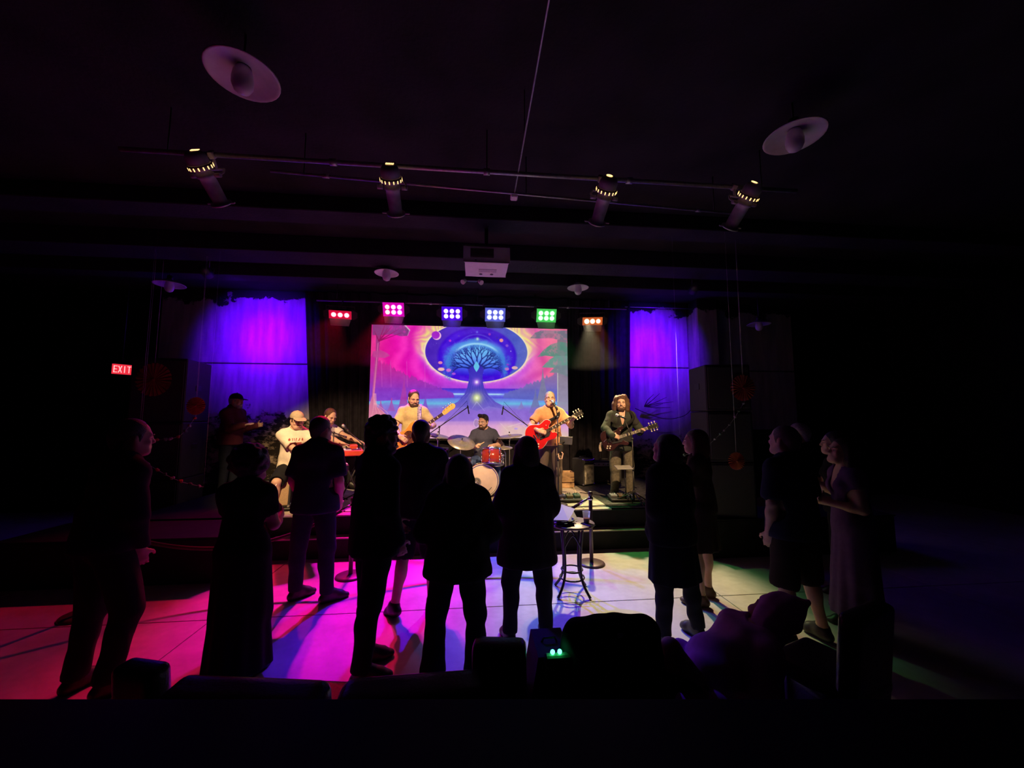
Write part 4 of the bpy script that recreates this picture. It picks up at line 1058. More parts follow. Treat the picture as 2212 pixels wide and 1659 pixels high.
def L_trousers(m, name='trousers', t=1.0, loose=.010, flare=0.0, grow=.012, seed=2, amp=.004, vox=None, label=None):
    """t: 1 = to the ankle, below 0.6 = shorts that end on the thigh"""
    def fn(s, g):
        J, k = s.J, s.s
        hw = .118 if not s.female else .126
        g.cap(J['pel'] + s.T0 @ np.array([-.055 * k, 0, 0]), J['pel'] + s.T0 @ np.array([.055 * k, 0, 0]), hw * k * s.b, hw * k * s.b, .04, s.T0[:, 1], .86, grow)
        g.cap(J['pel'], J['pel'] + s.T0 @ np.array([0, 0, .08 * k]), .140 * k * s.b, .140 * k * s.b, .04, s.T0[:, 1], .76, grow)
        for sd in 'lr':
            if t < .6:
                s.thigh(g, sd, grow, min(1, t * 2), loose + .012)
            else:
                s.thigh(g, sd, grow, 1.0, loose); u = (t - .5) * 2 * .97
                s.shin(g, sd, grow, u, loose, flare)
        if amp: g.ripple(amp, .14 * k, seed)
        for sd in 'lr':
            if t < .6:
                h, n = J['hip' + sd], J['knee' + sd]; p = h + (n - h) * (t * 2); d = nv(n - h); g.cap(p + d * .115 * k, p + d * .3 * k, .115 * k, .115 * k, 0, None, 1, 0, 's')
            else:
                n, a = J['knee' + sd], J['ank' + sd]; d = nv(a - n); p = n + (a - n) * u; g.cap(p + d * .115 * k, p + d * .25 * k, .115 * k, .12 * k, 0, None, 1, 0, 's')
        g.cut(J['pel'] + s.T0 @ np.array([0, 0, .10 * k]), s.T0 @ np.array([0, 0, 1.]))
    d = dict(name=name, mat=m, fn=fn)
    if vox: d['vox'] = vox
    if label: d['label'] = label
    return d

def L_skirt(m, name='skirt', top=.12, length=.5, w0=.14, w1=.22, grow=.01, seed=3, amp=.006, label=None):
    def fn(s, g):
        J, k = s.J, s.s
        g.cap(J['pel'] + np.array([0, 0, top * k]), J['pel'] + np.array([0, 0, 0]), w0 * k * s.b, (w0 + .01) * k * s.b, .04, s.T0[:, 1], .82, grow)
        hw = .118 if not s.female else .124
        g.cap(J['pel'] + s.T0 @ np.array([-.06 * k, 0, -.01 * k]), J['pel'] + s.T0 @ np.array([.06 * k, 0, -.01 * k]), hw * k * s.b, hw * k * s.b, .05, s.T0[:, 1], .9, grow + .008)
        for sd in 'lr': s.thigh(g, sd, grow + .012, min(1.0, length / .45), .03)
        mid = (J['kneel'] + J['kneer']) / 2; dirn = nv((mid - J['pel']) * np.array([.5, .5, 1]))
        end = J['pel'] + dirn * length * k
        g.cap(J['pel'], end, (w0 + .01) * k * s.b, w1 * k, .05, np.array([0, 1, 0]), .85, grow)
        a = 0
        th = np.arctan2(g.ax[1][None, :, None] - J['pel'][1], g.ax[0][:, None, None] - J['pel'][0])
        drop = np.clip((J['pel'][2] - g.ax[2][None, None, :]) / (length * k), 0, 1)
        g.D = (g.D + amp * 1.6 * drop * np.sin(th * 11 + 1.3)).astype(np.float32)
        g.cut(end, -np.array([0, 0, 1.]))
        g.cut(J['pel'] + np.array([0, 0, top * k + .05]), np.array([0, 0, 1.]))
    d = dict(name=name, mat=m, fn=fn)
    if label: d['label'] = label
    return d

def L_shoes(m, name='shoe', boot=0.0, sides='lr', sole=True):
    out = []
    for sd in sides:
        def fn(s, g, sd=sd):
            s.foot(g, sd, .007)
            if boot: 
                n, a = s.J['knee' + sd], s.J['ank' + sd]; g.cap(a, a + (n - a) * boot, .050 * s.s, .056 * s.s, .02)
        out.append(dict(name=name, mat=m, fn=fn, vox=.009))
    return out

def L_hair(m, style='short', name='hair', seed=5, vox=.009, label=None, amp=None):
    def fn(s, g):
        k = s.s * s.hs; R = s.H.T
        if style == 'crop': g.ell(s.hp(0, -.016, .032), np.array([.0785, .0975, .0895]) * k, R, .01)
        else: g.ell(s.hp(0, -.022, .042), np.array([.083, .098, .088]) * k, R, .01)
        if style in ('short', 'crop', 'quiff'):
            g.cap(s.hp(0, -.075, .0), s.hp(0, -.07, -.045), .055 * k, .045 * k, .03)
            if style == 'quiff': g.cap(s.hp(-.035, .06, .115), s.hp(.04, .05, .118), .030 * k, .032 * k, .03); 
            for sg in (-1, 1): g.cap(s.hp(sg * .070, .018, .01), s.hp(sg * .068, .012, -.03), .012 * k, .010 * k, .015)
        elif style == 'curly':
            r = np.random.RandomState(seed)
            for _ in range(60):
                t = r.uniform(0, 2 * math.pi); u = r.uniform(-.25, 1); q = math.sqrt(max(0, 1 - u * u))
                p = np.array([.085 * q * math.cos(t), -.02 + .095 * q * math.sin(t), .05 + .085 * u])
                if p[1] > .065 and p[2] < .09: continue
                g.ell(s.hp(*p), np.array([.025, .025, .022]) * k * r.uniform(.8, 1.2), None, .01)
            g.cap(s.hp(0, -.08, .0), s.hp(0, -.075, -.06), .055 * k, .045 * k, .02)
        elif style == 'afro':
            r = np.random.RandomState(seed)
            g.ell(s.hp(0, -.025, .035), np.array([.135, .135, .135]) * k, R, .02)
            for _ in range(90):
                t = r.uniform(0, 2 * math.pi); u = r.uniform(-.8, 1); q = math.sqrt(max(0, 1 - u * u))
                g.ell(s.hp(.125 * q * math.cos(t), -.03 + .12 * q * math.sin(t), .035 + .125 * u), np.array([.028, .028, .026]) * k, None, .012)
        elif style in ('long', 'bob', 'wavy', 'braids'):
            r = np.random.RandomState(seed); drop = {'long': -.34, 'bob': -.15, 'wavy': -.20, 'braids': -.22}[style]
            g.cap(s.hp(0, -.05, .03), s.J['head'] + s.H @ np.array([0, -.065, -.08]) * k, .085 * k, .080 * k, .03)
            e = s.J['head'] + np.array([0, 0, drop * k]) - s.fwd * .085 * k
            wd = .085 if style != 'wavy' else .105
            g.cap(s.hp(0, -.07, -.04), e, wd * k, (wd * .85) * k, .03, s.fwd, .6)
            for sg in (-1, 1):
                g.cap(s.hp(sg * .075, -.005, .03), s.hp(sg * .088, -.015, -.08), .030 * k, .034 * k, .03)
                g.cap(s.hp(sg * .088, -.015, -.08), s.J['head'] + s.right * sg * .095 * k + np.array([0, 0, max(drop, -.26) * k]) - s.fwd * .02, .034 * k, .026 * k, .03)
            if style == 'wavy':
                for sg in (-1, 1):
                    g.cap(s.hp(sg * .060, -.015, .075), s.hp(sg * .098, -.015, -.03), .045 * k, .048 * k, .03); g.cap(s.hp(sg * .098, -.015, -.03), s.hp(sg * .092, -.01, -.125), .048 * k, .036 * k, .03)
                for _ in range(150):
                    t = r.uniform(0, 2 * math.pi); zz = r.uniform(-.15, .125); w = .118 * math.sqrt(max(.02, 1 - (max(zz - .0, 0) / .135) ** 2)) + .010 * math.sin(zz * 60)
                    p = np.array([w * math.cos(t), -.025 + w * .92 * math.sin(t), zz])
                    if p[1] > .02 and zz < .085: continue
                    g.ell(s.hp(*p), np.array([.020, .020, .026]) * k, None, .022)
        if style in ('long', 'bob', 'wavy', 'short', 'crop', 'quiff', 'braids', 'curly'):
            zc = .05 if style != 'quiff' else .062
            up_ = {'short': .026, 'crop': .022, 'quiff': .010}.get(style, 0.0)
            g.ell(s.hp(0, .086, -.018 + up_), np.array([.066, .066, .085 + up_]) * k, R, .01, 0, 's')       # face stays clear
        if amp: g.ripple(amp, .03, seed)
    d = dict(name=name, mat=m, fn=fn, vox=vox)
    if label: d['label'] = label
    return d

def L_beard(m, full=1.0, vox=.007):
    def fn(s, g):
        k = s.s * s.hs; R = s.H.T
        g.cap(s.hp(-.030, .066, -.092), s.hp(.030, .066, -.092), (.024 + .010 * full) * k, (.024 + .010 * full) * k, .02)
        for sg in (-1, 1):
            g.cap(s.hp(sg * .066, .006, -.02), s.hp(sg * .060, .02, -.062), .014 * k, .020 * k, .02)
            g.cap(s.hp(sg * .060, .02, -.062), s.hp(sg * .032, .062, -.09), .022 * k, .026 * k, .02)
            g.cap(s.hp(sg * .006, .097, -.044), s.hp(sg * .026, .088, -.056), .008 * k, .008 * k, .01)
        g.ell(s.hp(0, .102, -.061), np.array([.016, .014, .007]) * k, R, .004, 0, 's')
    return dict(name='beard', mat=m, fn=fn, vox=vox)

def L_moustache(m):
    def fn(s, g):
        k = s.s * s.hs
        for sg in (-1, 1): g.cap(s.hp(sg * .004, .099, -.043), s.hp(sg * .026, .090, -.052), .0075 * k, .006 * k, .004)
    return dict(name='moustache', mat=m, fn=fn, vox=.005)

def L_cap(m, name='cap', brim=.085, tilt=.0):
    def fn(s, g):
        k = s.s * s.hs; R = s.H.T
        g.ell(s.hp(0, -.014, .048), np.array([.088, .106, .090]) * k, R, .01)
        g.ell(s.hp(0, -.014, .02), np.array([.3, .3, .001]) * k, R, 0, 0, 'u') if False else None
        p = s.hp(0, 0, .036); g.cut(p, -(s.H @ np.array([0, -.12, 1])))
        g.cap(s.hp(-.045, .075, .048), s.hp(.045, .075, .048), .040 * k, .040 * k, .01, s.H @ np.array([0, .1, 1]), .16)
        g.cap(s.hp(-.035, .085 + brim * .55, .042 + tilt), s.hp(.035, .085 + brim * .55, .042 + tilt), .040 * k, .040 * k, .02, s.H @ np.array([0, .15, 1]), .16)
        g.ell(s.hp(0, -.014, .140), np.array([.010, .010, .007]) * k, R, .002)
    return dict(name=name, mat=m, fn=fn, vox=.006)

SKIN = mat('skin_light', (.58, .36, .27), .55, var=.08, scale=20, spec=.35)
SKIN_D = mat('skin_tan', (.46, .27, .19), .55, var=.08, scale=20, spec=.35)
HAIR_BR = mat('hair_brown', (.055, .028, .016), .5, var=.4, scale=60, bump=.5, bscale=160)
HAIR_DK = mat('hair_dark', (.018, .013, .012), .5, var=.4, scale=60, bump=.5, bscale=160)
HAIR_GR = mat('hair_grey', (.30, .28, .28), .6, var=.3, scale=60, bump=.4, bscale=160)
HAIR_RD = mat('hair_chestnut', (.085, .034, .018), .5, var=.4, scale=60, bump=.5, bscale=160)
def cloth(name, c, var=.09, rough=.9): return mat(name, c, rough, var=var, scale=30, bump=.12, bscale=300, spec=.15)
NAVY = cloth('navy_cotton', (.020, .024, .05)); BLACKC = cloth('black_cotton', (.012, .012, .014)); DENIM = cloth('dark_denim', (.018, .022, .038)); BLUEJ = cloth('blue_denim', (.06, .10, .25))
BLKJ = cloth('black_denim', (.016, .016, .019)); GREYJ = cloth('grey_brown_denim', (.11, .085, .07)); WOOL = cloth('black_wool', (.010, .010, .012))
SHOE_B = mat('black_leather_shoe', (.015, .013, .013), .45, var=.2); SHOE_BR = mat('brown_leather_shoe', (.08, .04, .025), .5, var=.2); SHOE_G = mat('grey_canvas_shoe', (.3, .3, .3), .7, var=.15)
# ================================================================== instruments
def guitar(M, kind, label):
    """local frame: x along the neck towards the head, z out of the face, origin at the middle of the body"""
    o = empty({'bass': 'bass_guitar'}.get(kind, 'electric_guitar'), label=label, cat='guitar', matrix=M)
    rosewood = mat('rosewood', (.06, .03, .02), .5, var=.3, scale=40)
    maple = mat('amber_maple', (.72, .42, .14), .35, var=.15, scale=20); ivory = mat('ivory_plastic', (.8, .74, .6), .4, var=.05)
    if kind == 'semi':
        half = [(-.235, 0), (-.225, .10), (-.17, .175), (-.09, .203), (-.01, .175), (.045, .145), (.10, .15), (.165, .165), (.215, .14), (.232, .105), (.215, .08), (.185, .066), (.165, .045), (.16, .015)]
        body_m = mat('cherry_red_lacquer', (.52, .012, .018), .22, var=.12, scale=6, spec=.6); nut, end, th = .568, .75, .022
        neck_m = mat('dark_mahogany', (.10, .045, .03), .35, var=.2)
    elif kind == 'sg':
        half = [(-.20, 0), (-.195, .09), (-.15, .155), (-.07, .165), (.0, .13), (.05, .115), (.10, .13), (.15, .155), (.195, .15), (.205, .13), (.17, .10), (.135, .07), (.12, .04), (.118, .012)]
        body_m = mat('dark_walnut_lacquer', (.035, .012, .016), .25, var=.2, scale=8, spec=.6); nut, end, th = .55, .73, .018
        neck_m = mat('dark_mahogany', (.10, .045, .03), .35, var=.2)
    else:
        half = [(-.26, 0), (-.255, .08), (-.21, .15), (-.13, .172), (-.04, .145), (.03, .125), (.10, .14), (.17, .168), (.24, .165), (.262, .14), (.235, .11), (.17, .085), (.135, .055), (.13, .02)]
        body_m = mat('honey_sunburst_lacquer', (.75, .30, .06), .25, var=.3, scale=5, spec=.6); nut, end, th = .70, .93, .021
        neck_m = maple
    up = [Vector((x, y, 0)) for x, y in half]; dn = [Vector((x * (.93 if (kind == 'bass' and x > .1) else 1), -y, 0)) for x, y in half[1:]][::-1]
    outl = catmull(up + dn, 4)
    pts = [(p.x, p.y) for p in outl]
    m = MB(); n = len(pts)
    v = [Vector((x * .985, y * .98, -th)) for x, y in pts] + [Vector((x, y, -th * .6)) for x, y in pts] + [Vector((x, y, th * .6)) for x, y in pts] + [Vector((x * .985, y * .98, th)) for x, y in pts]
    f = [(r * n + i, r * n + (i + 1) % n, (r + 1) * n + (i + 1) % n, (r + 1) * n + i) for r in range(3) for i in range(n)]
    m.add(v, f); m.f += [tuple(range(n))[::-1], tuple(range(3 * n, 4 * n))]; m.sm += [False, False]
    m.build('body', body_m, o)
    MB().tube([(x, y, th * .6) for x, y in pts], .0035, n=5, closed=True).build('binding', ivory if kind == 'semi' else body_m, o)
    MB().box(((nut + .10) / 2, 0, th + .004), (nut - .10, .05, .020), bev=.006).build('neck', neck_m, o)
    fb = MB().box(((nut + .05) / 2, 0, th + .017), (nut - .05, .048, .006), bev=.001).build('fretboard', rosewood if kind != 'sg' else mat('bright_fretboard', (.34, .32, .28), .4, var=.2), o)
    L0 = nut + .06
    for k in range(1, 20):
        x = nut - L0 * (1 - 2 ** (-k / 12))
        if x > .06: MB().box((x, 0, th + .021), (.003, .046, .003)).build('fret', chrome, fb)
    for k in (3, 5, 7, 9, 12, 15):
        x = nut - L0 * (1 - 2 ** (-(k - .5) / 12)); MB().box((x, 0, th + .0205), (.012, .030, .002)).build('fret_marker', ivory, fb)
    MB().box((nut, 0, th + .020), (.006, .046, .008)).build('nut', ivory, o)
    if kind == 'bass':
        hs = catmull([(nut, .026, 0), (nut + .05, .048, 0), (nut + .12, .052, 0), (nut + .20, .055, 0), (end, .035, 0), (end + .005, .0, 0), (end - .03, -.03, 0), (nut + .12, -.028, 0), (nut + .05, -.034, 0), (nut, -.026, 0)], 4)
        hm = maple
    else:
        hs = [Vector(p) for p in ((nut, .023, 0), (nut + .03, .036, 0), (end - .02, .045, 0), (end, .03, 0), (end - .012, 0, 0), (end, -.03, 0), (end - .02, -.045, 0), (nut + .03, -.036, 0), (nut, -.023, 0))]
        hm = mat('black_headstock', (.02, .02, .02), .3)
    MB().prism([(p.x, p.y) for p in hs], th - .004, th + .012).build('headstock', hm, o)
    nt = 4 if kind == 'bass' else 6
    for k in range(nt):
        if kind == 'bass': x, y, sg = nut + .05 + k * .048, .052, 1
        else: x, sg = nut + .05 + (k % 3) * .045, (1 if k < 3 else -1); y = .042 * sg
        t = MB().cyl((x, y - sg * .012, th + .012), (x, y - sg * .012, th + .026), .005, n=8)
        t.cyl((x, y, th + .004), (x, y + sg * .018, th + .004), .004, n=6).ball((x, y + sg * .026, th + .004), .012, 8, 6, (1, .8, .6)); t.build('tuner', chrome if kind == 'bass' else ivory, o)
    if kind == 'bass':
        for x in (-.02, -.11): MB().box((x, 0, th + .006), (.022, .09, .014), bev=.004).build('pickup', metal_black, o)
        MB().box((-.20, 0, th + .006), (.05, .075, .012), bev=.003).build('bridge', chrome, o)
        pg = catmull([(.12, .06, 0), (.05, .10, 0), (-.03, .06, 0), (-.05, -.03, 0), (-.04, -.11, 0), (.06, -.10, 0), (.16, -.11, 0), (.13, -.04, 0)], 4)
        MB().prism([(p.x, p.y) for p in pg], th, th + .004).build('pickguard', mat('tortoiseshell', (.10, .03, .02), .3, var=.6, scale=25), o)
        for k in range(3): MB().cyl((-.12 - .035 * k, -.11 + .01 * k, th), (-.12 - .035 * k, -.11 + .01 * k, th + .016), .011, n=12).build('knob', chrome, o)
    else:
        for x in (.09, -.005): MB().box((x, 0, th + .006), (.036, .072, .012), bev=.004).build('pickup', chrome, o)
        MB().box((-.06, 0, th + .008), (.014, .086, .014), bev=.003).build('bridge', chrome, o)
        MB().box((-.105, 0, th + .007), (.018, .088, .012), bev=.003).build('tailpiece', chrome, o)
        for (x, y) in ((-.105, -.115), (-.15, -.10), (-.125, -.15), (-.17, -.135)):
            if kind == 'sg': x, y = x * .9 + .0, y * .82
            MB().cyl((x, y, th), (x, y, th + .018), .013, .010, n=12).build('knob', ivory, o)
        pg = [(.13, -.03), (.15, -.05), (.10, -.085), (.02, -.075), (-.05, -.07), (-.05, -.045)]
        MB().prism(pg[::-1] if False else pg, th + .008, th + .011).build('pickguard', metal_black, o)
        if kind == 'sg': MB().tube([(-.10, .03, th + .02), (-.14, .02, th + .03), (-.17, .0, th + .03)], .003, n=6).build('tremolo_arm', chrome, o)
        MB().cyl((.14, .085 if kind == 'semi' else .10, th), (.14, .085 if kind == 'semi' else .10, th + .012), .006, n=8).build('toggle_switch', ivory, o)
    ns = nt
    for k in range(ns):
        y0 = (k - (ns - 1) / 2) * (.046 / (ns - 1)); y1 = (k - (ns - 1) / 2) * (.034 / (ns - 1))
        MB().cyl((-.10 if kind != 'bass' else -.2, y0 * 1.2, th + .026), (nut, y1, th + .026), .0011, n=4, caps=False).build('string', chrome, o)
    for p in ((-.235 if kind != 'bass' else -.262, 0, 0), (.2, .12 if kind != 'bass' else .15, 0)): MB().ball(p, .009, 8, 6).build('strap_button', chrome, o)
    return o

def strap(pts, w, m, label):
    mb = MB(); pts = catmull(pts, 6, closed=False); v = []; f = []
    for i, p in enumerate(pts):
        d = (pts[min(i + 1, len(pts) - 1)] - pts[max(i - 1, 0)]).normalized(); sd = d.cross(Vector((0, -1, .15))).normalized() * w / 2; nn = sd.cross(d).normalized() * .002
        v += [p - sd - nn, p + sd - nn, p + sd + nn, p - sd + nn]
    for i in range(len(pts) - 1):
        for k in range(4): f.append((i * 4 + k, i * 4 + (k + 1) % 4, (i + 1) * 4 + (k + 1) % 4, (i + 1) * 4 + k))
    n = len(pts) - 1; f += [(3, 2, 1, 0), (n * 4, n * 4 + 1, n * 4 + 2, n * 4 + 3)]
    mb.add(v, f, True); return tag(mb.build('guitar_strap', m), label, 'strap')

def cable(pts, r, m, label, name='cable'):
    return tag(MB().tube(catmull(pts, 6, closed=False), r, n=6).build(name, m), label, 'cable')

def mic_parts(o, tip, tail, head=True):
    tip = Vector(tip); tail = Vector(tail); d = (tip - tail).normalized()
    grille = mat('mic_grille', (.55, .55, .57), .35, metal=.7, var=.2, scale=300)
    MB().lathe([(.001, .0), (.016, -.004), (.0245, -.018), (.026, -.03), (.024, -.045), (.020, -.055)], origin=tip, axis=d, n=16).build('mic_head', grille, o)
    MB().lathe([(.020, -.055), (.0225, -.06), (.019, -.075), (.012, -.2), (.001, -.205)], origin=tip, axis=d, n=14).build('mic_body', metal_black, o)

def mic_stand(base, joint_h, boom_dir, boom_len, back, label, mic=True, tilt_mic=None, feet=3, round_base=False, ang0=.3, thin_mic=False, foot_len=.30):
    base = Vector(base); o = empty('microphone_stand', base, label, 'mic stand')
    if round_base: MB().lathe([(.001, .02), (.12, .02), (.14, .006), (.14, 0), (.001, 0)], n=28).build('base', metal_black, o)
    else:
        for k in range(feet):
            a = ang0 + 2 * math.pi * k / feet; d = Vector((math.cos(a), math.sin(a), 0))
            MB().tube([Vector((0, 0, .17)), d * foot_len * .5 + Vector((0, 0, .09)), d * foot_len + Vector((0, 0, .012))], .0095, n=6).build('foot', metal_black, o)
            MB().ball(d * foot_len + Vector((0, 0, .014)), .014, 8, 6).build('rubber_tip', metal_black, o)
        MB().cyl((0, 0, .14), (0, 0, .20), .02, n=10).build('hub', metal_black, o)
    MB().cyl((0, 0, .02), (0, 0, joint_h * .55), .0125, n=10).build('lower_pole', metal_black, o)
    MB().cyl((0, 0, joint_h * .53), (0, 0, joint_h), .0095, n=10).build('upper_pole', metal_black, o)
    MB().cyl((0, 0, joint_h * .50), (0, 0, joint_h * .56), .018, n=10).build('clutch', metal_black, o)
    bd = Vector(boom_dir).normalized(); j = Vector((0, 0, joint_h))
    MB().ball(j, .022, 10, 8).build('swivel', metal_black, o)
    MB().cyl(j - bd * back, j + bd * boom_len, .0085, n=8).build('boom', metal_black, o)
    if back > .05: MB().cyl(j - bd * (back + .06), j - bd * back, .016, n=10).build('counterweight', metal_black, o)
    e = j + bd * boom_len
    if mic:
        if thin_mic:
            d = Vector(tilt_mic).normalized(); MB().cyl(e - d * .03, e + d * .13, .012, n=10).build('mic_body', metal_black, o); MB().ball(e, .016, 8, 6).build('mic_clip', metal_black, o)
            MB().tube([e - d * .03, e - d * .09 + Vector((0, 0, .03)), j + bd * boom_len * .5 + Vector((0, 0, .05)), j + bd * .05], .003, n=5).build('mic_lead', metal_black, o)
        else:
            d = Vector(tilt_mic).normalized() if tilt_mic else bd
            mic_parts(o, e + d * .15, e - d * .05); MB().cyl(e - d * .03, e + d * .03, .018, n=10).build('mic_clip', metal_black, o)
    return o

ZS = STAGE_Z + .003
# ------------------------------------------------------------------ singer with the red guitar
P5y = 6.30
sx = at(1187, 900, P5y).x
gc = at(1168, 938, P5y - .26); gt = at(1262, 887, P5y - .34)
MG = frame_matrix(gt - gc, (0.12, -1, .12), gc)
guitar(MG, 'semi', 'cherry red hollow-body electric guitar held by the singer')
fs = Figure((sx, P5y, ZS), 180, 1.76, lean=(2, 0), head=(-6, 2, 0), hand_r=MG @ Vector((-.01, .07, .075)), hand_l=MG @ Vector((.535, -.045, -.045)),
            pole_r=(1, -.6, -.5), pole_l=(-.8, -.2, -1), fingers_r=((.85, -.12, -.18), (.1, .8, -.5)), fingers_l=((.25, -.65, .55), (-.2, -.7, -.6)), curl_r=48, curl_l=42,
            leg_l=((-.08, .02, -1), (-.02, -.04, -1)), leg_r=((.08, .06, -1), (.03, -.06, -1)), toe_l=14, toe_r=-14)
fs.make('person', 'singer in orange t-shirt and dark jeans playing a red guitar at the microphone', SKIN, [L_shirt(cloth('orange_cotton', (.62, .30, .15)), 't_shirt', seed=11, loose=.016, hem=-.05), L_trousers(GREYJ, 'jeans', seed=4)] + L_shoes(SHOE_BR) + [L_hair(mat('hair_shaved', (.30, .22, .17), .7, var=.2, scale=80), 'crop', seed=2)], vox=.0078, cvox=.0095, shut=True)
S_ = fs.to_world(fs.J['shl']); 
strap([MG @ Vector((.2, .12, .0)), S_ + Vector((-.05, -.13, -.04)), S_ + Vector((-.085, -.02, .075)), S_ + Vector((-.14, .10, -.05))], .05, BLACKC, 'dark strap of the red guitar across the singer\'s chest')
bs = Vector((at(1205, 950, 5.98).x, 5.98, ZS))
ms = mic_stand(bs, 1.34, (-.12, .08, .9), .16, .0, 'straight microphone stand before the singer with a tablet holder', tilt_mic=(-.30, .55, .72), round_base=True)
mt = MB().box((.14, .04, .98), (.20, .018, .135), rot=Matrix.Rotation(.35, 3, 'X') @ Matrix.Rotation(-.2, 3, 'Z'), bev=.006); mt.build('tablet_holder', mat('dark_grey_plastic', (.06, .06, .065), .5), ms)
MB().tube([(0, 0, .93), (.06, .02, .95), (.12, .04, .96)], .007, n=6).build('holder_arm', metal_black, ms)
MB().box((.04, .01, .86), (.09, .08, .12), bev=.02).build('accessory_clamp', metal_black, ms)
MB().tube([(.03, 0, .84), (.075, -.02, .78), (.06, -.02, .70), (.015, -.02, .70), (.0, -.01, .78)], .009, n=6).build('coiled_lead', mat('peach_rubber', (.65, .42, .32), .6), ms)
cable([MG @ Vector((-.2, -.08, .0)), MG @ Vector((-.25, -.13, .02)), gc + Vector((-.20, .05, -.35)), gc + Vector((-.17, .10, -.75)), Vector((gc.x - .12, gc.y - .1, ZS + .006)), Vector((1.05, 5.95, ZS + .006))], .0045, white_plastic, 'pale guitar lead hanging from the red guitar')

# ------------------------------------------------------------------ long-haired guitarist
P6 = Vector((2.53, 6.42, ZS)); gc6 = at(1326, 948, P6.y - .25); gt6 = at(1408, 922, P6.y - .42)
MG6 = frame_matrix(gt6 - gc6, (-.15, -1, .1), gc6)
guitar(MG6, 'sg', 'dark double-horned electric guitar held by the long-haired player')
f6 = Figure((P6.x - .03, P6.y, P6.z), 172, 1.70, lean=(3, 0), head=(-10, -2, 0), hand_r=MG6 @ Vector((-.01, .06, .075)), hand_l=MG6 @ Vector((.42, -.04, -.045)), pole_r=(1, -.5, -.5), pole_l=(-.8, -.3, -1),
            fingers_r=((.85, -.12, -.2), (.1, .8, -.5)), fingers_l=((.2, -.65, .6), (-.2, -.7, -.6)), curl_r=40, curl_l=42, leg_l=((-.06, .02, -1), (-.0, -.03, -1)), leg_r=((.07, .05, -1), (.02, -.05, -1)), toe_l=12, toe_r=-12)
f6.make('person', 'long-haired bearded guitarist in a dark open jacket and worn jeans', SKIN, [L_shirt(cloth('charcoal_vest', (.03, .03, .032)), 'undershirt', seed=13, hem=-.05, open_front=True), L_shirt(cloth('olive_black_jacket', (.038, .045, .038)), 'jacket', long=True, seed=14, grow=.018, hem=-.12, loose=.008, open_front=True, collar=True), L_trousers(cloth('khaki_denim', (.15, .135, .10), var=.25), 'jeans', seed=6, amp=.006, loose=.02)] + L_shoes(SHOE_B) + [L_hair(HAIR_RD, 'wavy', seed=9), L_beard(HAIR_RD, 1.0)], vox=.0078, cvox=.0095)
S6 = f6.to_world(f6.J['shl'])
strap([MG6 @ Vector((.18, .13, .0)), S6 + Vector((-.02, -.16, -.05)), S6 + Vector((-.05, -.02, .085)), S6 + Vector((-.10, .12, -.05))], .05, BLACKC, 'dark strap of the double-horned guitar')
strap([MG6 @ Vector((-.20, 0, -.01)), MG6 @ Vector((-.25, -.05, -.03)), MG6 @ Vector((-.27, -.13, -.04))], .04, mat('tan_leather', (.5, .4, .28), .6), 'pale strap end hanging from the double-horned guitar')
b6 = Vector((at(1365, 950, 6.0).x, 5.98, ZS))
mic_stand(b6, 1.0, (-.24, .16, .80), .36, .03, 'tripod microphone stand before the long-haired guitarist', tilt_mic=(-.62, .55, .28), ang0=2.7, foot_len=.33)
sh_ = empty('music_shelf', (b6.x - .14, b6.y + .04, ZS), 'small grey shelf stand beside the long-haired guitarist\'s microphone', 'stand')
MB().box((0, 0, .55), (.26, .16, .014), rot=Matrix.Rotation(.25, 3, 'X'), bev=.004).build('tray', mat('grey_tray', (.3, .3, .28), .5), sh_)
MB().cyl((.05, .06, .02), (.05, .06, .55), .010, n=8).build('pole', metal_black, sh_)
for k in range(3):
    a = .9 + k * 2.1; MB().tube([(.05, .06, .14), (.05 + .14 * math.cos(a), .06 + .14 * math.sin(a), .01)], .008, n=6).build('foot', metal_black, sh_)

# ------------------------------------------------------------------ bass player
P3y = 6.62; x3 = at(893, 900, P3y).x
gcb = at(880, 947, P3y - .24); gtb = at(988, 873, P3y - .34)
MGB = frame_matrix(gtb - gcb, (0.0, -1, .1), gcb)
guitar(MGB, 'bass', 'sunburst bass guitar with maple head held by bearded player')
f3 = Figure((x3, P3y, ZS), 176, 1.79, lean=(3, 0), head=(30, -22, 0), hand_r=MGB @ Vector((-.07, .09, .075)), hand_l=MGB @ Vector((.36, -.05, -.045)), pole_r=(1, -.4, -.4), pole_l=(-.7, -.3, -1),
            fingers_r=((.75, -.1, -.45), (-.1, .8, -.4)), fingers_l=((.2, -.65, .6), (-.2, -.7, -.6)), curl_r=30, curl_l=42, toe_l=12, toe_r=-12)
f3.make('person', 'bearded bass player in pale yellow t-shirt looking down at his hands', SKIN, [L_shirt(cloth('pale_yellow_cotton', (.55, .47, .25)), 't_shirt', seed=21, loose=.016, hem=-.05), L_trousers(BLKJ, 'jeans', seed=7)] + L_shoes(SHOE_B) + [L_hair(HAIR_BR, 'short', seed=3), L_beard(HAIR_BR, 1.0)], vox=.0078, cvox=.0095)
S3 = f3.to_world(f3.J['shl'])
strap([MGB @ Vector((.235, .15, .02)), S3 + Vector((-.035, -.205, -.20)), S3 + Vector((-.045, -.175, -.06)), S3 + Vector((-.055, -.07, .075)), S3 + Vector((-.06, .03, .085)), S3 + Vector((-.09, .14, -.04))], .065, mat('paisley_strap', (.30, .24, .45), .7, var=.85, scale=28), 'patterned strap of the bass guitar over the yellow shirt')

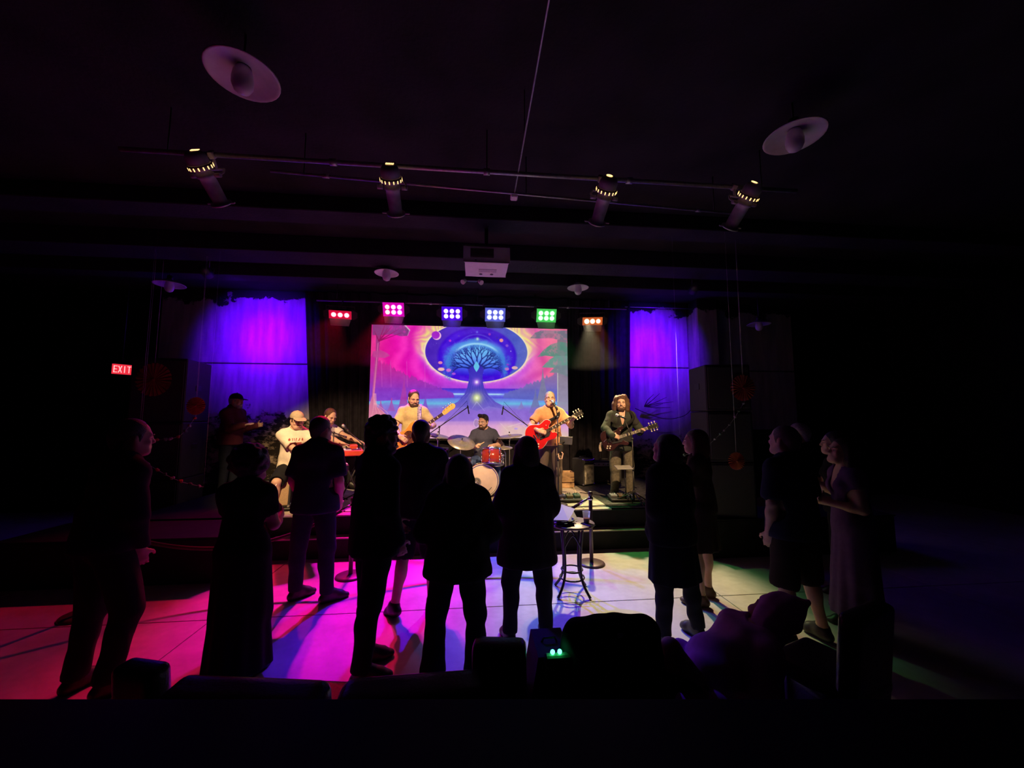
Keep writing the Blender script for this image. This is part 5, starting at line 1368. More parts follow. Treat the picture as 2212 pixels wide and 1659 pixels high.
# ------------------------------------------------------------------ drummer and kit
P4y = 7.35; x4 = at(1046, 940, P4y).x
f4 = Figure((x4, P4y, ZS), 176, 1.78, seat=.50, lean=(4, 0), head=(-28, -10, 0), leg_l=((-.35, 1, -.05), (-.05, .1, -1)), leg_r=((.35, 1, -.05), (.05, .1, -1)),
            hand_r=at(1026, 966, P4y - .30), hand_l=at(1066, 962, P4y - .42), pole_r=(.9, -.7, -.4), pole_l=(-.9, -.6, -.4), fingers_r=((.35, -.75, .3), (.6, .3, -.6)), fingers_l=((-.2, -.9, -.1), (-.3, 0, -.9)), curl_r=60, curl_l=60)
f4.make('person', 'drummer with glasses and beard in dark blue t-shirt holding a drumstick', SKIN, [L_shirt(cloth('slate_blue_cotton', (.055, .06, .105)), 't_shirt', seed=23, loose=.010), L_trousers(BLUEJ, 'jeans', seed=8)] + L_shoes(SHOE_B) + [L_hair(HAIR_DK, 'quiff', seed=4), L_beard(HAIR_BR, .8)], vox=.0078, cvox=.0095)
f4.glasses(f4.obj, mat('clear_frame', (.7, .7, .75), .2))
th_ = empty('drum_stool', (x4, P4y, ZS), 'round black drum stool under the drummer', 'stool')
MB().lathe([(.001, .48), (.16, .48), (.18, .46), (.18, .41), (.15, .39), (.001, .39)], n=24).build('seat', SHOE_B, th_)
MB().cyl((0, 0, .1), (0, 0, .40), .016, n=10).build('post', chrome, th_)
for k in range(3):
    a = .5 + k * 2.1; MB().tube([(0, 0, .2), (.22 * math.cos(a), .22 * math.sin(a), .012)], .010, n=6).build('leg', chrome, th_)
for (w_, d_, lb) in ((f4.to_world(f4.J['wrir']), Vector((.55, -.45, .35)), 'drumstick raised in the drummer\'s hand'), (f4.to_world(f4.J['wril']), Vector((-.2, -.8, -.12)), 'drumstick resting over the small red drum')):
    d_ = d_.normalized(); c = w_ + Vector((0, -.07, .0)); st = MB().cyl(c - d_ * .06, c + d_ * .22, .0085, .006, n=8).ball(c + d_ * .225, .008, 8, 6); tag(st.build('drumstick', mat('hickory', (.7, .5, .3), .5)), lb, 'drumstick')
red_shell = mat('red_drum_lacquer', (.36, .035, .022), .22, var=.35, scale=3, spec=.6); head_m = mat('drum_head', (.72, .68, .62), .5, var=.05)
def drum(name, loc, r, d, label, axis=(0, 0, 1), lugs=6, legs=None, shell=None):
    ax = Vector(axis).normalized(); M = frame_matrix(ax.orthogonal() if abs(ax.z) < .99 else (1, 0, 0), ax, loc)
    o = empty(name, label=label, cat='drum', matrix=M)
    MB().lathe([(r, -d / 2), (r, d / 2), (r - .012, d / 2), (r - .012, -d / 2)], n=36, closed=True).build('shell', shell or red_shell, o)
    MB().lathe([(.001, d / 2 + .006), (r - .012, d / 2 + .004), (r, d / 2)], n=36).build('batter_head', head_m, o)
    MB().lathe([(.001, -d / 2 - .004), (r, -d / 2)], n=36).build('resonant_head', mat('blue_tint_head', (.35, .38, .5), .4), o)
    for z in (d / 2, -d / 2): MB().lathe([(r - .004, z + .014), (r + .010, z + .014), (r + .010, z - .014), (r + .002, z - .014)], n=36, closed=True).build('rim', chrome, o)
    for k in range(lugs):
        a = 2 * math.pi * (k + .5) / lugs; c = Vector((math.cos(a), math.sin(a), 0)) * (r + .012)
        lg = MB()
        lg.lathe([(.001, -d / 2 - .01), (.004, -d / 2 - .01), (.004, -d * .33), (.017, -d * .30), (.017, -d * .22), (.006, -d * .18), (.006, d * .18), (.017, d * .22), (.017, d * .30), (.004, d * .33), (.004, d / 2 + .01), (.001, d / 2 + .01)], origin=c, n=8)
        lg.build('lug', chrome, o)
    return o, M
rt, _ = drum('rack_tom', at(1062, 987, 6.72), .165, .25, 'small red rack tom with chrome lugs above the bass drum', axis=(.02, .28, 1))
fl_c = at(993, 1000, 6.95); 
ft, _ = drum('floor_tom', (fl_c.x, fl_c.y, ZS + .42), .205, .40, 'deep red floor tom standing beside the bass drum')
for k in range(3):
    a = .8 + k * 2.1; MB().tube([(.23 * math.cos(a), .23 * math.sin(a), .05), (.235 * math.cos(a), .235 * math.sin(a), -.41)], .008, n=6).build('leg', chrome, ft)
kc = Vector((at(1040, 1040, 6.75).x, 6.80, ZS + .275))
kd, KM = drum('bass_drum', kc, .265, .36, 'bass drum with cream front head and dark port hole facing the crowd', axis=(.05, -1, .03), lugs=8)
MB().lathe([(.001, .188), (.25, .187)], n=36).build('front_head', mat('cream_drum_head', (.74, .60, .46), .5, var=.06), kd)
MB().lathe([(.062, .190), (.078, .190), (.078, .194), (.062, .194)], origin=(.08, -.055, 0), n=28, closed=True).build('port_ring', mat('grey_ring', (.3, .28, .26), .5), kd)
MB().lathe([(.001, .1905), (.062, .1905)], origin=(.08, -.055, 0), n=28).build('port_hole', mat('grey_port', (.2, .18, .17), .7), kd)
pm = MB().cyl((.05, -.05, .18), (.09, -.06, .26), .026, n=12).ball((.095, -.062, .27), .028, 10, 8); pm.build('port_microphone', chrome, kd)
MB().lathe([(.268, .17), (.282, .17), (.282, .20), (.268, .20)], n=40, closed=True).build('wood_hoop', mat('cream_hoop', (.66, .58, .48), .4), kd)
badge = MB()
for k, w in enumerate((.012, .016, .012, .014)): badge.box((-.03 + k * .02, .19, .189), (w, .012, .003))
badge.build('head_badge', metal_black, kd)
for s_ in (-1, 1): MB().tube([(.2 * s_, -.17, .02), (.30 * s_, -.262, .12)], .009, n=6).build('spur', chrome, kd)
MB().cyl((.0, .25, 0), (.02, .38, .0), .012, n=8).build('tom_post', chrome, kd)
snm, _ = drum('snare_drum', (x4 + .16, P4y - .46, ZS + .60), .175, .14, 'shallow chrome snare drum between the drummer and small red drum', axis=(0, -.1, 1), shell=chrome)
MB().cyl((0, 0, -.07), (0, 0, -.60), .012, n=8).build('stand_post', chrome, snm)
for k in range(3):
    a = .3 + k * 2.1; MB().tube([(0, 0, -.35), (.22 * math.cos(a), .22 * math.sin(a), -.605)], .009, n=6).build('stand_leg', chrome, snm)
bronze = mat('cymbal_bronze', (.56, .52, .46), .36, metal=.6, var=.15, scale=20)
def cymbal(c, r, tilt, base, label, stack=0):
    c = Vector(c); base = Vector(base); o = empty('cymbal_stand', base, label, 'cymbal'); L_ = c - base
    n = Vector(tilt).normalized()
    MB().lathe([(.001, .028), (.02, .026), (.032, .012), (r * .55, .004), (r, -.012), (r, -.016), (r * .55, .0), (.03, .007), (.001, .02)], origin=L_, axis=n, n=36).build('cymbal', bronze, o)
    if stack: MB().lathe([(.001, -.03), (.02, -.028), (.032, -.018), (r, -.008), (r, -.012), (.03, -.024)], origin=L_, axis=n, n=36).build('lower_cymbal', bronze, o)
    MB().cyl(L_ - n * .05, L_ + n * .06, .006, n=8).build('tilter', chrome, o); MB().ball(L_ + n * .06, .013, 8, 6).build('wing_nut', metal_black, o)
    MB().tube([L_ - n * .05, Vector((0, 0, L_.z - .12)), Vector((0, 0, .1))], .010, n=8).build('pole', chrome, o)
    for k in range(3):
        a = .6 + k * 2.1; MB().tube([(0, 0, .22), (.24 * math.cos(a), .24 * math.sin(a), .012)], .009, n=6).build('leg', chrome, o)
c1 = at(997, 954, 6.85); cymbal(c1, .245, (.25, -.52, 1), (c1.x - .02, c1.y + .12, ZS), 'large ride cymbal tilted toward the crowd above the floor tom')
c2 = at(945, 940, 7.0); cymbal(c2, .22, (.20, -.12, 1), (c2.x, c2.y + .05, ZS), 'crash cymbal behind the bass player, seen edge on')
c3 = at(1101, 941, 7.05); cymbal(c3, .23, (-.12, -.10, 1), (c3.x, c3.y + .05, ZS), 'crash cymbal on the far side of the small red drum')
c4 = at(1088, 966, 6.95); cymbal(c4, .16, (0, -.12, 1), (c4.x + .04, c4.y + .05, ZS), 'pair of hi-hat cymbals beside the small red drum', 1)
for (px, py, yy, bd, ln, bk, tl, lb) in ((949, 922, 7.42, (.52, -.12, .36), .66, .28, (.18, -.1, -1), 'boom stand with overhead microphone beside the bass guitar head'), (1142, 921, 7.38, (-.52, -.12, .36), .62, .20, (-.18, -.1, -1), 'boom stand with overhead microphone beside the singer')):
    p = at(px, py, yy); mic_stand((p.x, p.y, ZS), p.z - ZS, bd, ln, bk, lb, tilt_mic=tl, thin_mic=True, ang0=.5)

# ------------------------------------------------------------------ keyboard players
P1 = at(634, 980, 6.35)
f1 = Figure((P1.x, 6.38, ZS), 205, 1.80, build=1.08, seat=.52, lean=(6, 0), head=(20, -10, 0), leg_l=((-.3, 1, -.18), (.0, .0, -1)), leg_r=((.25, .8, -.35), (.05, -.02, -1)),
            hand_r=at(668, 994, 6.08), hand_l=at(700, 990, 6.12), pole_r=(.7, -.3, -1), pole_l=(-.7, -.2, -1), fingers_r=((.8, -.3, -.2), (0, 0, -1)), fingers_l=((.8, -.1, -.2), (0, 0, -1)), toe_l=10, toe_r=-10)
def shirt_print_material():
    m = mat('cream_printed_cotton', (.74, .68, .56), .9, var=.06, scale=30)
    N = m.node_tree.nodes; L = m.node_tree.links; b = N['Principled BSDF']
    tc = N.new('ShaderNodeTexCoord'); sp = N.new('ShaderNodeSeparateXYZ'); L.new(tc.outputs['Object'], sp.inputs[0])
    def rng_(out, a, b_):
        g1 = N.new('ShaderNodeMath'); g1.operation = 'GREATER_THAN'; g1.inputs[1].default_value = a; L.new(out, g1.inputs[0])
        g2 = N.new('ShaderNodeMath'); g2.operation = 'LESS_THAN'; g2.inputs[1].default_value = b_; L.new(out, g2.inputs[0])
        mm = N.new('ShaderNodeMath'); mm.operation = 'MULTIPLY'; L.new(g1.outputs[0], mm.inputs[0]); L.new(g2.outputs[0], mm.inputs[1]); return mm.outputs[0]
    def mul(a, b_):
        mm = N.new('ShaderNodeMath'); mm.operation = 'MULTIPLY'; L.new(a, mm.inputs[0]); L.new(b_, mm.inputs[1]); return mm.outputs[0]
    def add(a, b_):
        mm = N.new('ShaderNodeMath'); mm.operation = 'MAXIMUM'; L.new(a, mm.inputs[0]); L.new(b_, mm.inputs[1]); return mm.outputs[0]
    nz = N.new('ShaderNodeTexNoise'); nz.inputs['Scale'].default_value = 14; nz.inputs['Detail'].default_value = 3; L.new(tc.outputs['Object'], nz.inputs['Vector'])
    wv = N.new('ShaderNodeTexWave'); wv.inputs['Scale'].default_value = 9; wv.inputs['Distortion'].default_value = 9; wv.inputs['Detail'].default_value = 2; L.new(tc.outputs['Object'], wv.inputs['Vector'])
    zc = f1.J['chest'][2]
    front = rng_(sp.outputs['Y'], .02, 1.0)
    pic = mul(mul(rng_(sp.outputs['X'], -.085, .075), rng_(sp.outputs['Z'], zc - .145, zc - .02)), front)
    blot = rng_(nz.outputs['Fac'], .5, 2.0)
    word = mul(mul(mul(rng_(sp.outputs['X'], -.105, .095), rng_(sp.outputs['Z'], zc + .005, zc + .045)), front), rng_(wv.outputs['Fac'], .62, 2))
    msk = add(mul(pic, blot), word)
    mx = N.new('ShaderNodeMix'); mx.data_type = 'RGBA'; L.new(msk, mx.inputs['Factor'])
    src = b.inputs['Base Color'].links[0].from_socket; L.new(src, mx.inputs['A']); mx.inputs['B'].default_value = (.34, .06, .05, 1); L.new(mx.outputs['Result'], b.inputs['Base Color'])
    return m
capm = cloth('tan_cap', (.42, .34, .25))
f1.make('person', 'keyboard player in tan cap and cream printed t-shirt sitting on a stool', SKIN, [L_shirt(shirt_print_material(), 't_shirt', seed=31, loose=.024, hem=-.06, amp=.006, sleeve=.75), L_trousers(BLACKC, 'shorts', t=.44, seed=9, loose=.02)] + L_shoes(SHOE_B) + [L_hair(HAIR_BR, 'short', seed=6), L_cap(capm), L_moustache(HAIR_BR)], vox=.0078, cvox=.0095)
f1.glasses(f1.obj, mat('brown_frame', (.12, .05, .04), .3))
wr = f1.to_world((f1.J['elbr'] * .92 + f1.J['wrir'] * .08))
st = empty('round_stool', (P1.x, 6.40, ZS), 'black padded stool under the capped keyboard player', 'stool')
MB().lathe([(.001, .50), (.17, .50), (.19, .48), (.19, .43), (.16, .41), (.001, .41)], n=24).build('seat', SHOE_B, st)
for k in range(4):
    a = .78 + k * math.pi / 2; MB().tube([(.13 * math.cos(a), .13 * math.sin(a), .42), (.2 * math.cos(a), .2 * math.sin(a), .008)], .011, n=6).build('leg', metal_black, st)
MB().tube([(.165 * math.cos(t), .165 * math.sin(t), .2) for t in np.linspace(0, 2 * math.pi, 21)[:-1]], .008, n=6, closed=True).build('foot_ring', metal_black, st)
P2 = at(704, 930, 7.05)
f2 = Figure((P2.x - .06, 7.05, ZS), 250, 1.80, seat=.60, lean=(10, 0), head=(-14, -18, 0), leg_l=((-.3, 1, -.1), (0, .0, -1)), leg_r=((.3, 1, -.1), (0, .0, -1)), hand_r=at(752, 966, 6.66), hand_l=at(770, 952, 7.0), pole_r=(.8, -.6, -.6), pole_l=(-.8, -.3, -.8),
            fingers_r=((.9, -.3, -.2), (0, 0, -1)), fingers_l=((.9, .1, -.2), (0, 0, -1)))
f2.make('person', 'second keyboard player in pink lit pale shirt, half hidden behind a dancer', SKIN, [L_shirt(cloth('white_cotton', (.66, .60, .58)), 't_shirt', seed=33, loose=.014), L_trousers(BLKJ, 'jeans', seed=10)] + L_shoes(SHOE_B) + [L_hair(HAIR_RD, 'short', seed=8)], vox=.0078, cvox=.0095)
st2 = copy_tree(st); st2.location = (P2.x - .06, 7.07, ZS + .08); st2['label'] = 'black padded stool under the half hidden keyboard player'
rb = empty('stool_riser', (P2.x - .06, 7.07, ZS), 'low black riser box under the second stool', 'box'); MB().box((0, 0, .04), (.5, .5, .08), bev=.01).build('box', stage_black, rb); MB().box((0, 0, .0815), (.46, .46, .003)).build('top_mat', carpet_m, rb)
# keyboards on stands
def keyboard(loc, rz, w, label, body_m, z, raised=None):
    o = empty('stage_keyboard', loc, label, 'keyboard', rz=rz)
    MB().box((0, 0, z), (w, .32, .09), bev=.012).build('case', body_m, o)
    MB().box((0, .06, z + .05), (w * .96, .13, .012), bev=.003).build('control_panel', metal_black, o)
    nk = 26
    for k in range(nk): MB().box((-w * .46 + (k + .5) * w * .92 / nk, -.085, z + .048), (w * .92 / nk - .0025, .13, .014), bev=.002).build('white_key', ivory_, o)
    for k in range(nk - 1):
        if k % 7 in (0, 1, 3, 4, 5): MB().box((-w * .46 + (k + 1) * w * .92 / nk, -.06, z + .06), (.011, .08, .014), bev=.002).build('black_key', metal_black, o)
    for k in range(8): MB().cyl((-w * .4 + k * w * .11, .07, z + .055), (-w * .4 + k * w * .11, .07, z + .072), .009, n=8).build('knob', white_plastic, o)
    for sg in (-1, 1):
        MB().tube([(sg * w * .3, -.16, .012), (sg * w * .3, .16, z - .045)], .012, n=6).build('stand_leg', metal_black, o); MB().tube([(sg * w * .3, .16, .012), (sg * w * .3, -.16, z - .045)], .012, n=6).build('stand_leg', metal_black, o)
    MB().cyl((-w * .3, 0, z / 2), (w * .3, 0, z / 2), .010, n=8).build('stand_bar', metal_black, o)
    return o
ivory_ = mat('ivory_key', (.75, .72, .66), .35, var=.03)
k1 = at(715, 968, 6.0); keyboard((k1.x, 6.02, ZS), math.radians(118), 1.0, 'black stage keyboard before the capped player', metal_black, .64)
k2 = at(757, 968, 6.78); kb = keyboard((k2.x + .02, 6.80, ZS), math.radians(-72), .95, 'red stage organ before the half hidden keyboard player', mat('orange_red_lacquer', (.60, .07, .03), .35, var=.1), .78)
MB().box((.1, .02, .86), (.38, .12, .07), bev=.01).build('module', mat('orange_red_lacquer', (.6, .07, .03)), kb)
p = at(690, 935, 6.25); mic_stand((at(715, 935, 6.3).x, 6.42, ZS), 1.10, (-.30, -.06, .12), .22, .15, 'boom microphone stand pointing at the capped keyboard player', tilt_mic=(-.82, -.1, .42), ang0=1.0)
p = at(786, 962, 6.6); mic_stand((p.x, 6.62, ZS), p.z - ZS, (-.50, .06, .42), .36, .12, 'boom microphone stand angled over the red organ', tilt_mic=(-.6, .0, .65), ang0=1.0)

# ------------------------------------------------------------------ amplifiers and boxes
tolex = mat('black_tolex', (.02, .02, .02), .75, var=.3, scale=120, bump=.3, bscale=400); grill_silver = mat('silver_grille_cloth', (.40, .37, .30), .8, var=.65, scale=14, bump=.3, bscale=300); grill_dark = mat('dark_grille_cloth', (.05, .05, .052), .85, var=.3, scale=150)
def amp(loc, size, rz, label, grille, tilt=0, panel=True):
    w, d, h = size; M = Matrix.Translation(Vector(loc)) @ Matrix.Rotation(rz, 4, 'Z') @ Matrix.Rotation(tilt, 4, 'X')
    o = empty('guitar_amplifier', label=label, cat='amplifier', matrix=M)
    MB().box((0, 0, h / 2 + .012), (w, d, h), bev=.015).build('cabinet', tolex, o)
    ph = .10 if panel else .02
    MB().box((0, -d / 2 - .004, (h - ph) / 2 + .015), (w - .05, .012, h - ph - .05), bev=.003).build('grille', grille, o)
    if panel:
        pn = MB().box((0, -d / 2 - .004, h - ph / 2), (w - .05, .012, ph - .02), bev=.003).build('control_panel', chrome, o)
        for k in range(6): MB().cyl((-w * .36 + k * w * .14, -d / 2 - .01, h - ph / 2), (-w * .36 + k * w * .14, -d / 2 - .03, h - ph / 2), .011, n=10).build('knob', metal_black, pn)
    MB().tube([(-.09, 0, h + .015), (-.08, 0, h + .045), (.08, 0, h + .045), (.09, 0, h + .015)], .01, n=6).build('handle', metal_black, o)
    for sx_ in (-1, 1):
        for sy_ in (-1, 1): MB().cyl((sx_ * (w / 2 - .04), sy_ * (d / 2 - .04), 0), (sx_ * (w / 2 - .04), sy_ * (d / 2 - .04), .016), .018, n=8).build('foot', metal_black, o)
        for z in (.03, h - .01): MB().box((sx_ * (w / 2 - .015), -d / 2 + .015, z), (.04, .04, .035), bev=.008).build('corner_cap', chrome, o)
    return o
a1 = ground(1252, 1044, STAGE_Z); amp((a1.x + .02, 7.72, ZS), (.30, .34, .52), math.radians(28), 'upright guitar amplifier with worn silver grille between the guitarists', grill_silver)
a2 = at(1303, 1018, 7.85); amp((a2.x + .05, 7.95, ZS), (.66, .30, .44), math.radians(-4), 'wide dark guitar amplifier behind the long-haired guitarist', grill_dark)
a3 = at(938, 985, 7.75); amp((a3.x, 7.75, ZS), (.55, .38, .74), 0, 'tall bass amplifier behind the bass player', grill_dark)
a4 = at(592, 1075, 6.0); amp((a4.x, 6.0, ZS), (.42, .26, .40), math.radians(18), 'small tilted back amplifier with tan grille beside the capped player\'s stool', mat('tan_grille_cloth', (.32, .22, .12), .85, var=.25, scale=120), tilt=-.38, panel=False)
cable([a4 + Vector((.12, -.2, .22)), a4 + Vector((.06, -.30, .06)), Vector((a4.x + .02, a4.y - .30, ZS + .006)), Vector((a4.x + .5, 5.95, ZS + .006))], .005, white_plastic, 'pale lead lying over the tan amplifier')
bx = at(1222, 1010, 7.5); o = empty('wooden_crate', (bx.x - .03, 7.55, ZS), 'small wooden crate on the stage behind the singer', 'crate')
wood = mat('crate_pine', (.5, .32, .17), .7, var=.25, scale=15)
for z in (.05, .15, .25):
    for y in (-.14, .14): MB().box((0, y, z), (.34, .016, .085), bev=.003).build('slat', wood, o)
    for x in (-.17, .17): MB().box((x, 0, z), (.016, .26, .085), bev=.003).build('slat', wood, o)
MB().box((0, 0, .006), (.34, .28, .012)).build('bottom', wood, o)
def pedalboard(loc, rz, n, label, w=.5):
    o = empty('pedal_board', loc, label, 'pedal board', rz=rz)
    MB().box((0, 0, .05), (w, .26, .03), rot=Matrix.Rotation(.15, 3, 'X'), bev=.006).build('board', metal_black, o)
    for sx_ in (-1, 1): MB().box((sx_ * (w / 2 - .03), 0, .02), (.03, .24, .04), bev=.004).build('rail', metal_black, o)
    cols = ((.16, .16, .17), (.14, .08, .04), (.05, .06, .14), (.15, .13, .07), (.04, .09, .06), (.13, .04, .04))
    for k in range(n):
        x = -w / 2 + (k + .5) * w / n; p = MB().box((x, .0, .085), (w / n - .018, .12, .045), rot=Matrix.Rotation(.15, 3, 'X'), bev=.006).build('pedal', mat('pedal_%d' % (k % 6), cols[k % 6], .4), o)
        MB().cyl((x, -.035, .10), (x, -.035, .118), .009, n=8).build('foot_switch', chrome, p)
        for dx in (-.015, .015): MB().cyl((x + dx, .035, .112), (x + dx, .035, .13), .007, n=8).build('knob', metal_black, p)
    return o
q = ground(1212, 1082, STAGE_Z); pedalboard((q.x, q.y - .05, ZS), .05, 5, 'pedal board with small effect pedals at the singer\'s feet', .62)
q = ground(1345, 1078, STAGE_Z); pedalboard((q.x - .02, q.y - .14, ZS), -.05, 4, 'pedal board at the long-haired guitarist\'s feet', .5)
q = ground(612, 1103, STAGE_Z); pedalboard((q.x, q.y + .04, ZS), .2, 3, 'short pedal board at the capped player\'s feet', .36)
q = ground(955, 1058, STAGE_Z); pedalboard((q.x, q.y, ZS), .1, 4, 'pedal board on the deck before the bass player', .46)
wg = ground(1392, 1062, STAGE_Z); o = empty('floor_monitor', (wg.x + .12, 6.35, ZS), 'black wedge floor monitor beside the long-haired guitarist', 'speaker', rz=math.radians(35))
MB().prism([(-.22, 0), (.22, 0), (.16, .30), (-.05, .34)], -.24, .24, Matrix(((0, 0, 1, 0), (1, 0, 0, 0), (0, 1, 0, 0), (0, 0, 0, 1)))).build('cabinet', tolex, o)
MB().box((0, -.15, .17), (.44, .012, .36), rot=Matrix.Rotation(-.46, 3, 'X'), bev=.003).build('grille', grill_dark, o)
for k, (pts) in enumerate((((1.15, 5.95), (1.6, 5.82), (2.1, 5.88), (2.75, 5.90)), ((.6, 5.9), (1.3, 5.76), (2.0, 5.80), (2.7, 5.78)), ((-2.2, 5.9), (-1.5, 5.8), (-.7, 6.0), (.2, 6.1)), ((1.9, 6.9), (2.2, 6.6), (2.45, 6.3), (2.5, 6.1)))):
    cable([(x, y, ZS + .007) for x, y in pts], .006, metal_black, ('black cable along the stage edge from singer to guitarist', 'second black cable nearer the stage lip', 'black cable across the deck before the keyboards', 'black cable from the dark amplifier to the guitarist')[k])
# man standing at the side of the stage
f7 = Figure((at(497, 950, 7.5).x, 7.5, ZS), 262, 1.76, build=1.08, lean=(3, 0), head=(6, -4, 0), arm_r=((.05, .35, -1), (-.12, 1, .22)), arm_l=((-.1, .3, -1), (.1, 1, .18)), fingers_r=((.95, -.2, .25), (.1, .3, -.9)), curl_r=10)
f7.make('person', 'man in black cap and maroon hooded top holding his hand out', SKIN, [L_shirt(cloth('maroon_fleece', (.10, .022, .035)), 'hooded_top', long=True, seed=41, hem=-.08, loose=.02, grow=.022, collar=True), L_trousers(DENIM, 'jeans', seed=12)] + L_shoes(SHOE_G) + [L_hair(HAIR_GR, 'short', seed=2), L_cap(cloth('black_cap', (.012, .012, .016))), L_beard(HAIR_GR, .7)], vox=.0085, cvox=.010)
# ================================================================== hall: speakers, decorations, rope posts, table
pa_paint = mat('speaker_paint', (.030, .028, .032), .6, var=.2, scale=80, bump=.25, bscale=250)
def speaker_stack(loc, rz, label, heights, w, d):
    o = empty('speaker_stack', loc, label, 'speaker', rz=rz); z = 0.0
    for h in heights:
        c = MB().box((0, 0, z + h / 2), (w, d, h - .006), bev=.015).build('cabinet', pa_paint, o)
        MB().box((0, -d / 2 - .006, z + h / 2), (w - .06, .014, h - .08), bev=.004).build('grille', grill_dark, c)
        for s_ in (-1, 1): MB().box((s_ * (w / 2 + .002), 0, z + h * .55), (.01, .16, .09), bev=.003).build('handle_cup', metal_black, c)
        z += h
    return o
# wing risers either side of the stage, on the floor
for (x0, x1, y0, y1, lb) in ((-5.2, -2.75, 4.85, 5.66, 'low black platform left of the steps below the capped man'), (3.10, 5.9, 5.02, 5.66, 'low black platform under the speaker stack by the coat dancer')):
    o = empty('stage_platform', ((x0 + x1) / 2, (y0 + y1) / 2, 0), lb, 'platform')
    MB().box((0, 0, .245), (x1 - x0, y1 - y0, .49), bev=.01).build('body', stage_black, o)
    MB().box((0, 0, .499), (x1 - x0 + .02, y1 - y0 + .02, .018), bev=.004).build('top_board', stage_black, o)
pl = at(450, 780, 6.5)
speaker_stack((-5.02, 6.95, 0), math.radians(8), 'tall black speaker stack in front of the wide violet-lit wall', (.9, .9, 1.02), .75, .75)
speaker_stack((3.58, 5.34, .508), math.radians(-8), 'tall black speaker stack beside the narrow violet-lit wall', (.75, .70, .66), .62, .56)

# pleated paper rosettes and a pompom garland
def rosette(c, r, label, col, face=(0, -1, 0)):
    o = empty('paper_rosette', label=label, cat='decoration', group='hanging paper rosettes', matrix=frame_matrix((1, 0, 0), Vector(face), c))
    n = 48; v = [(0, 0, .01)]; f = []
    for k in range(n):
        a = 2 * math.pi * k / n; rr = r * (1.0 if k % 2 else .955); v.append((rr * math.cos(a), rr * math.sin(a), .014 if k % 2 else -.014))
    for k in range(n): f.append((0, 1 + k, 1 + (k + 1) % n))
    m2 = len(v); v += [(x, y, z - .004) for x, y, z in v]; f += [tuple(i + m2 for i in q)[::-1] for q in f]
    MB().add(v, f).build('pleated_disc', mat(label[:20], col, .8, var=.15), o)
    MB().lathe([(.001, .022), (r * .10, .02), (r * .11, .008)], n=20).build('centre_button', mat(label[:20], col), o)
    MB().cyl((0, r, 0), (0, CEIL - c[2], 0), .0015, n=4).build('hanging_thread', white_plastic, o)
rosette(at(332, 820, 6.4), .26, 'big dim red paper rosette hanging near the exit sign', (.30, .03, .03))
rosette(at(423, 877, 6.2), .135, 'small red paper rosette hanging beside the tall speaker stack', (.62, .09, .06))
rosette(at(1605, 838, 5.0), .185, 'big maroon paper rosette hanging before the speaker stack', (.34, .05, .04))
rosette(at(1591, 996, 4.8), .115, 'small orange paper rosette hanging low beside the speaker stack', (.46, .11, .05))
def garland(pts, n, r, label, cols):
    o = empty('pompom_garland', pts[0], label, 'garland'); c = catmull(pts, 8, closed=False)
    MB().tube([p - Vector(pts[0]) for p in c], .002, n=4).build('thread', white_plastic, o)
    for k in range(n):
        p = c[int((k + .5) / n * (len(c) - 1))] - Vector(pts[0]); mb = MB(); rnd = random.Random(k)
        for _ in range(5): mb.ball(p + Vector((rnd.uniform(-1, 1), rnd.uniform(-1, 1), rnd.uniform(-1, 1))) * r * .35, r * .75, 7, 5)
        mb.build('pompom', cols[k % len(cols)], o)
    for e in (c[0], c[-1]): MB().cyl(e - Vector(pts[0]), Vector((e.x, e.y, CEIL)) - Vector(pts[0]), .001, n=4).build('hanging_thread', white_plastic, o)
pc = [mat('pompom_red', (.55, .1, .08), .95), mat('pompom_grey', (.35, .33, .33), .95), mat('pompom_green', (.12, .2, .15), .95)]
garland([at(1608, 868, 5.0), at(1580, 912, 4.98), at(1548, 945, 4.98), at(1515, 972, 4.95), at(1470, 985, 5.0)], 12, .018, 'pompom garland drooping from the maroon rosette across the speaker stack', pc[1:])
garland([at(423, 900, 6.2), at(390, 940, 6.1), at(345, 950, 6.0), at(300, 945, 6.0)], 9, .026, 'pompom garland running from the small red rosette toward the dark hall', pc)
garland([at(300, 990, 5.9), at(345, 1018, 5.9), at(390, 1040, 5.9), at(440, 1052, 6.0)], 8, .026, 'lower pompom garland drooping over the dark platform', pc[::-1])
# dry branches and a slack cable on the narrow wall
br = empty('dry_branch', at(1392, 878, 8.4), 'dry bare branches fixed to the narrow violet-lit wall', 'branch')
o_ = at(1392, 878, 8.4)
for (px, py) in ((1440, 858), (1432, 872), (1425, 850), (1455, 868), (1412, 852), (1448, 880)):
    e = at(px, py, 8.4) - o_; m_ = e * .5 + Vector((random.uniform(-.05, .05), -.02, random.uniform(-.03, .05)))
    MB().tube([Vector((0, 0, 0)), m_, e], [.012, .008, .004], n=6).build('twig', mat('bark', (.06, .05, .05), .9), br)
cable([at(1372, 882, 8.36), at(1400, 894, 8.36), at(1440, 905, 8.36), at(1478, 898, 8.36), at(1496, 880, 8.36)], .008, metal_black, 'slack black cable looping across the narrow violet-lit wall')
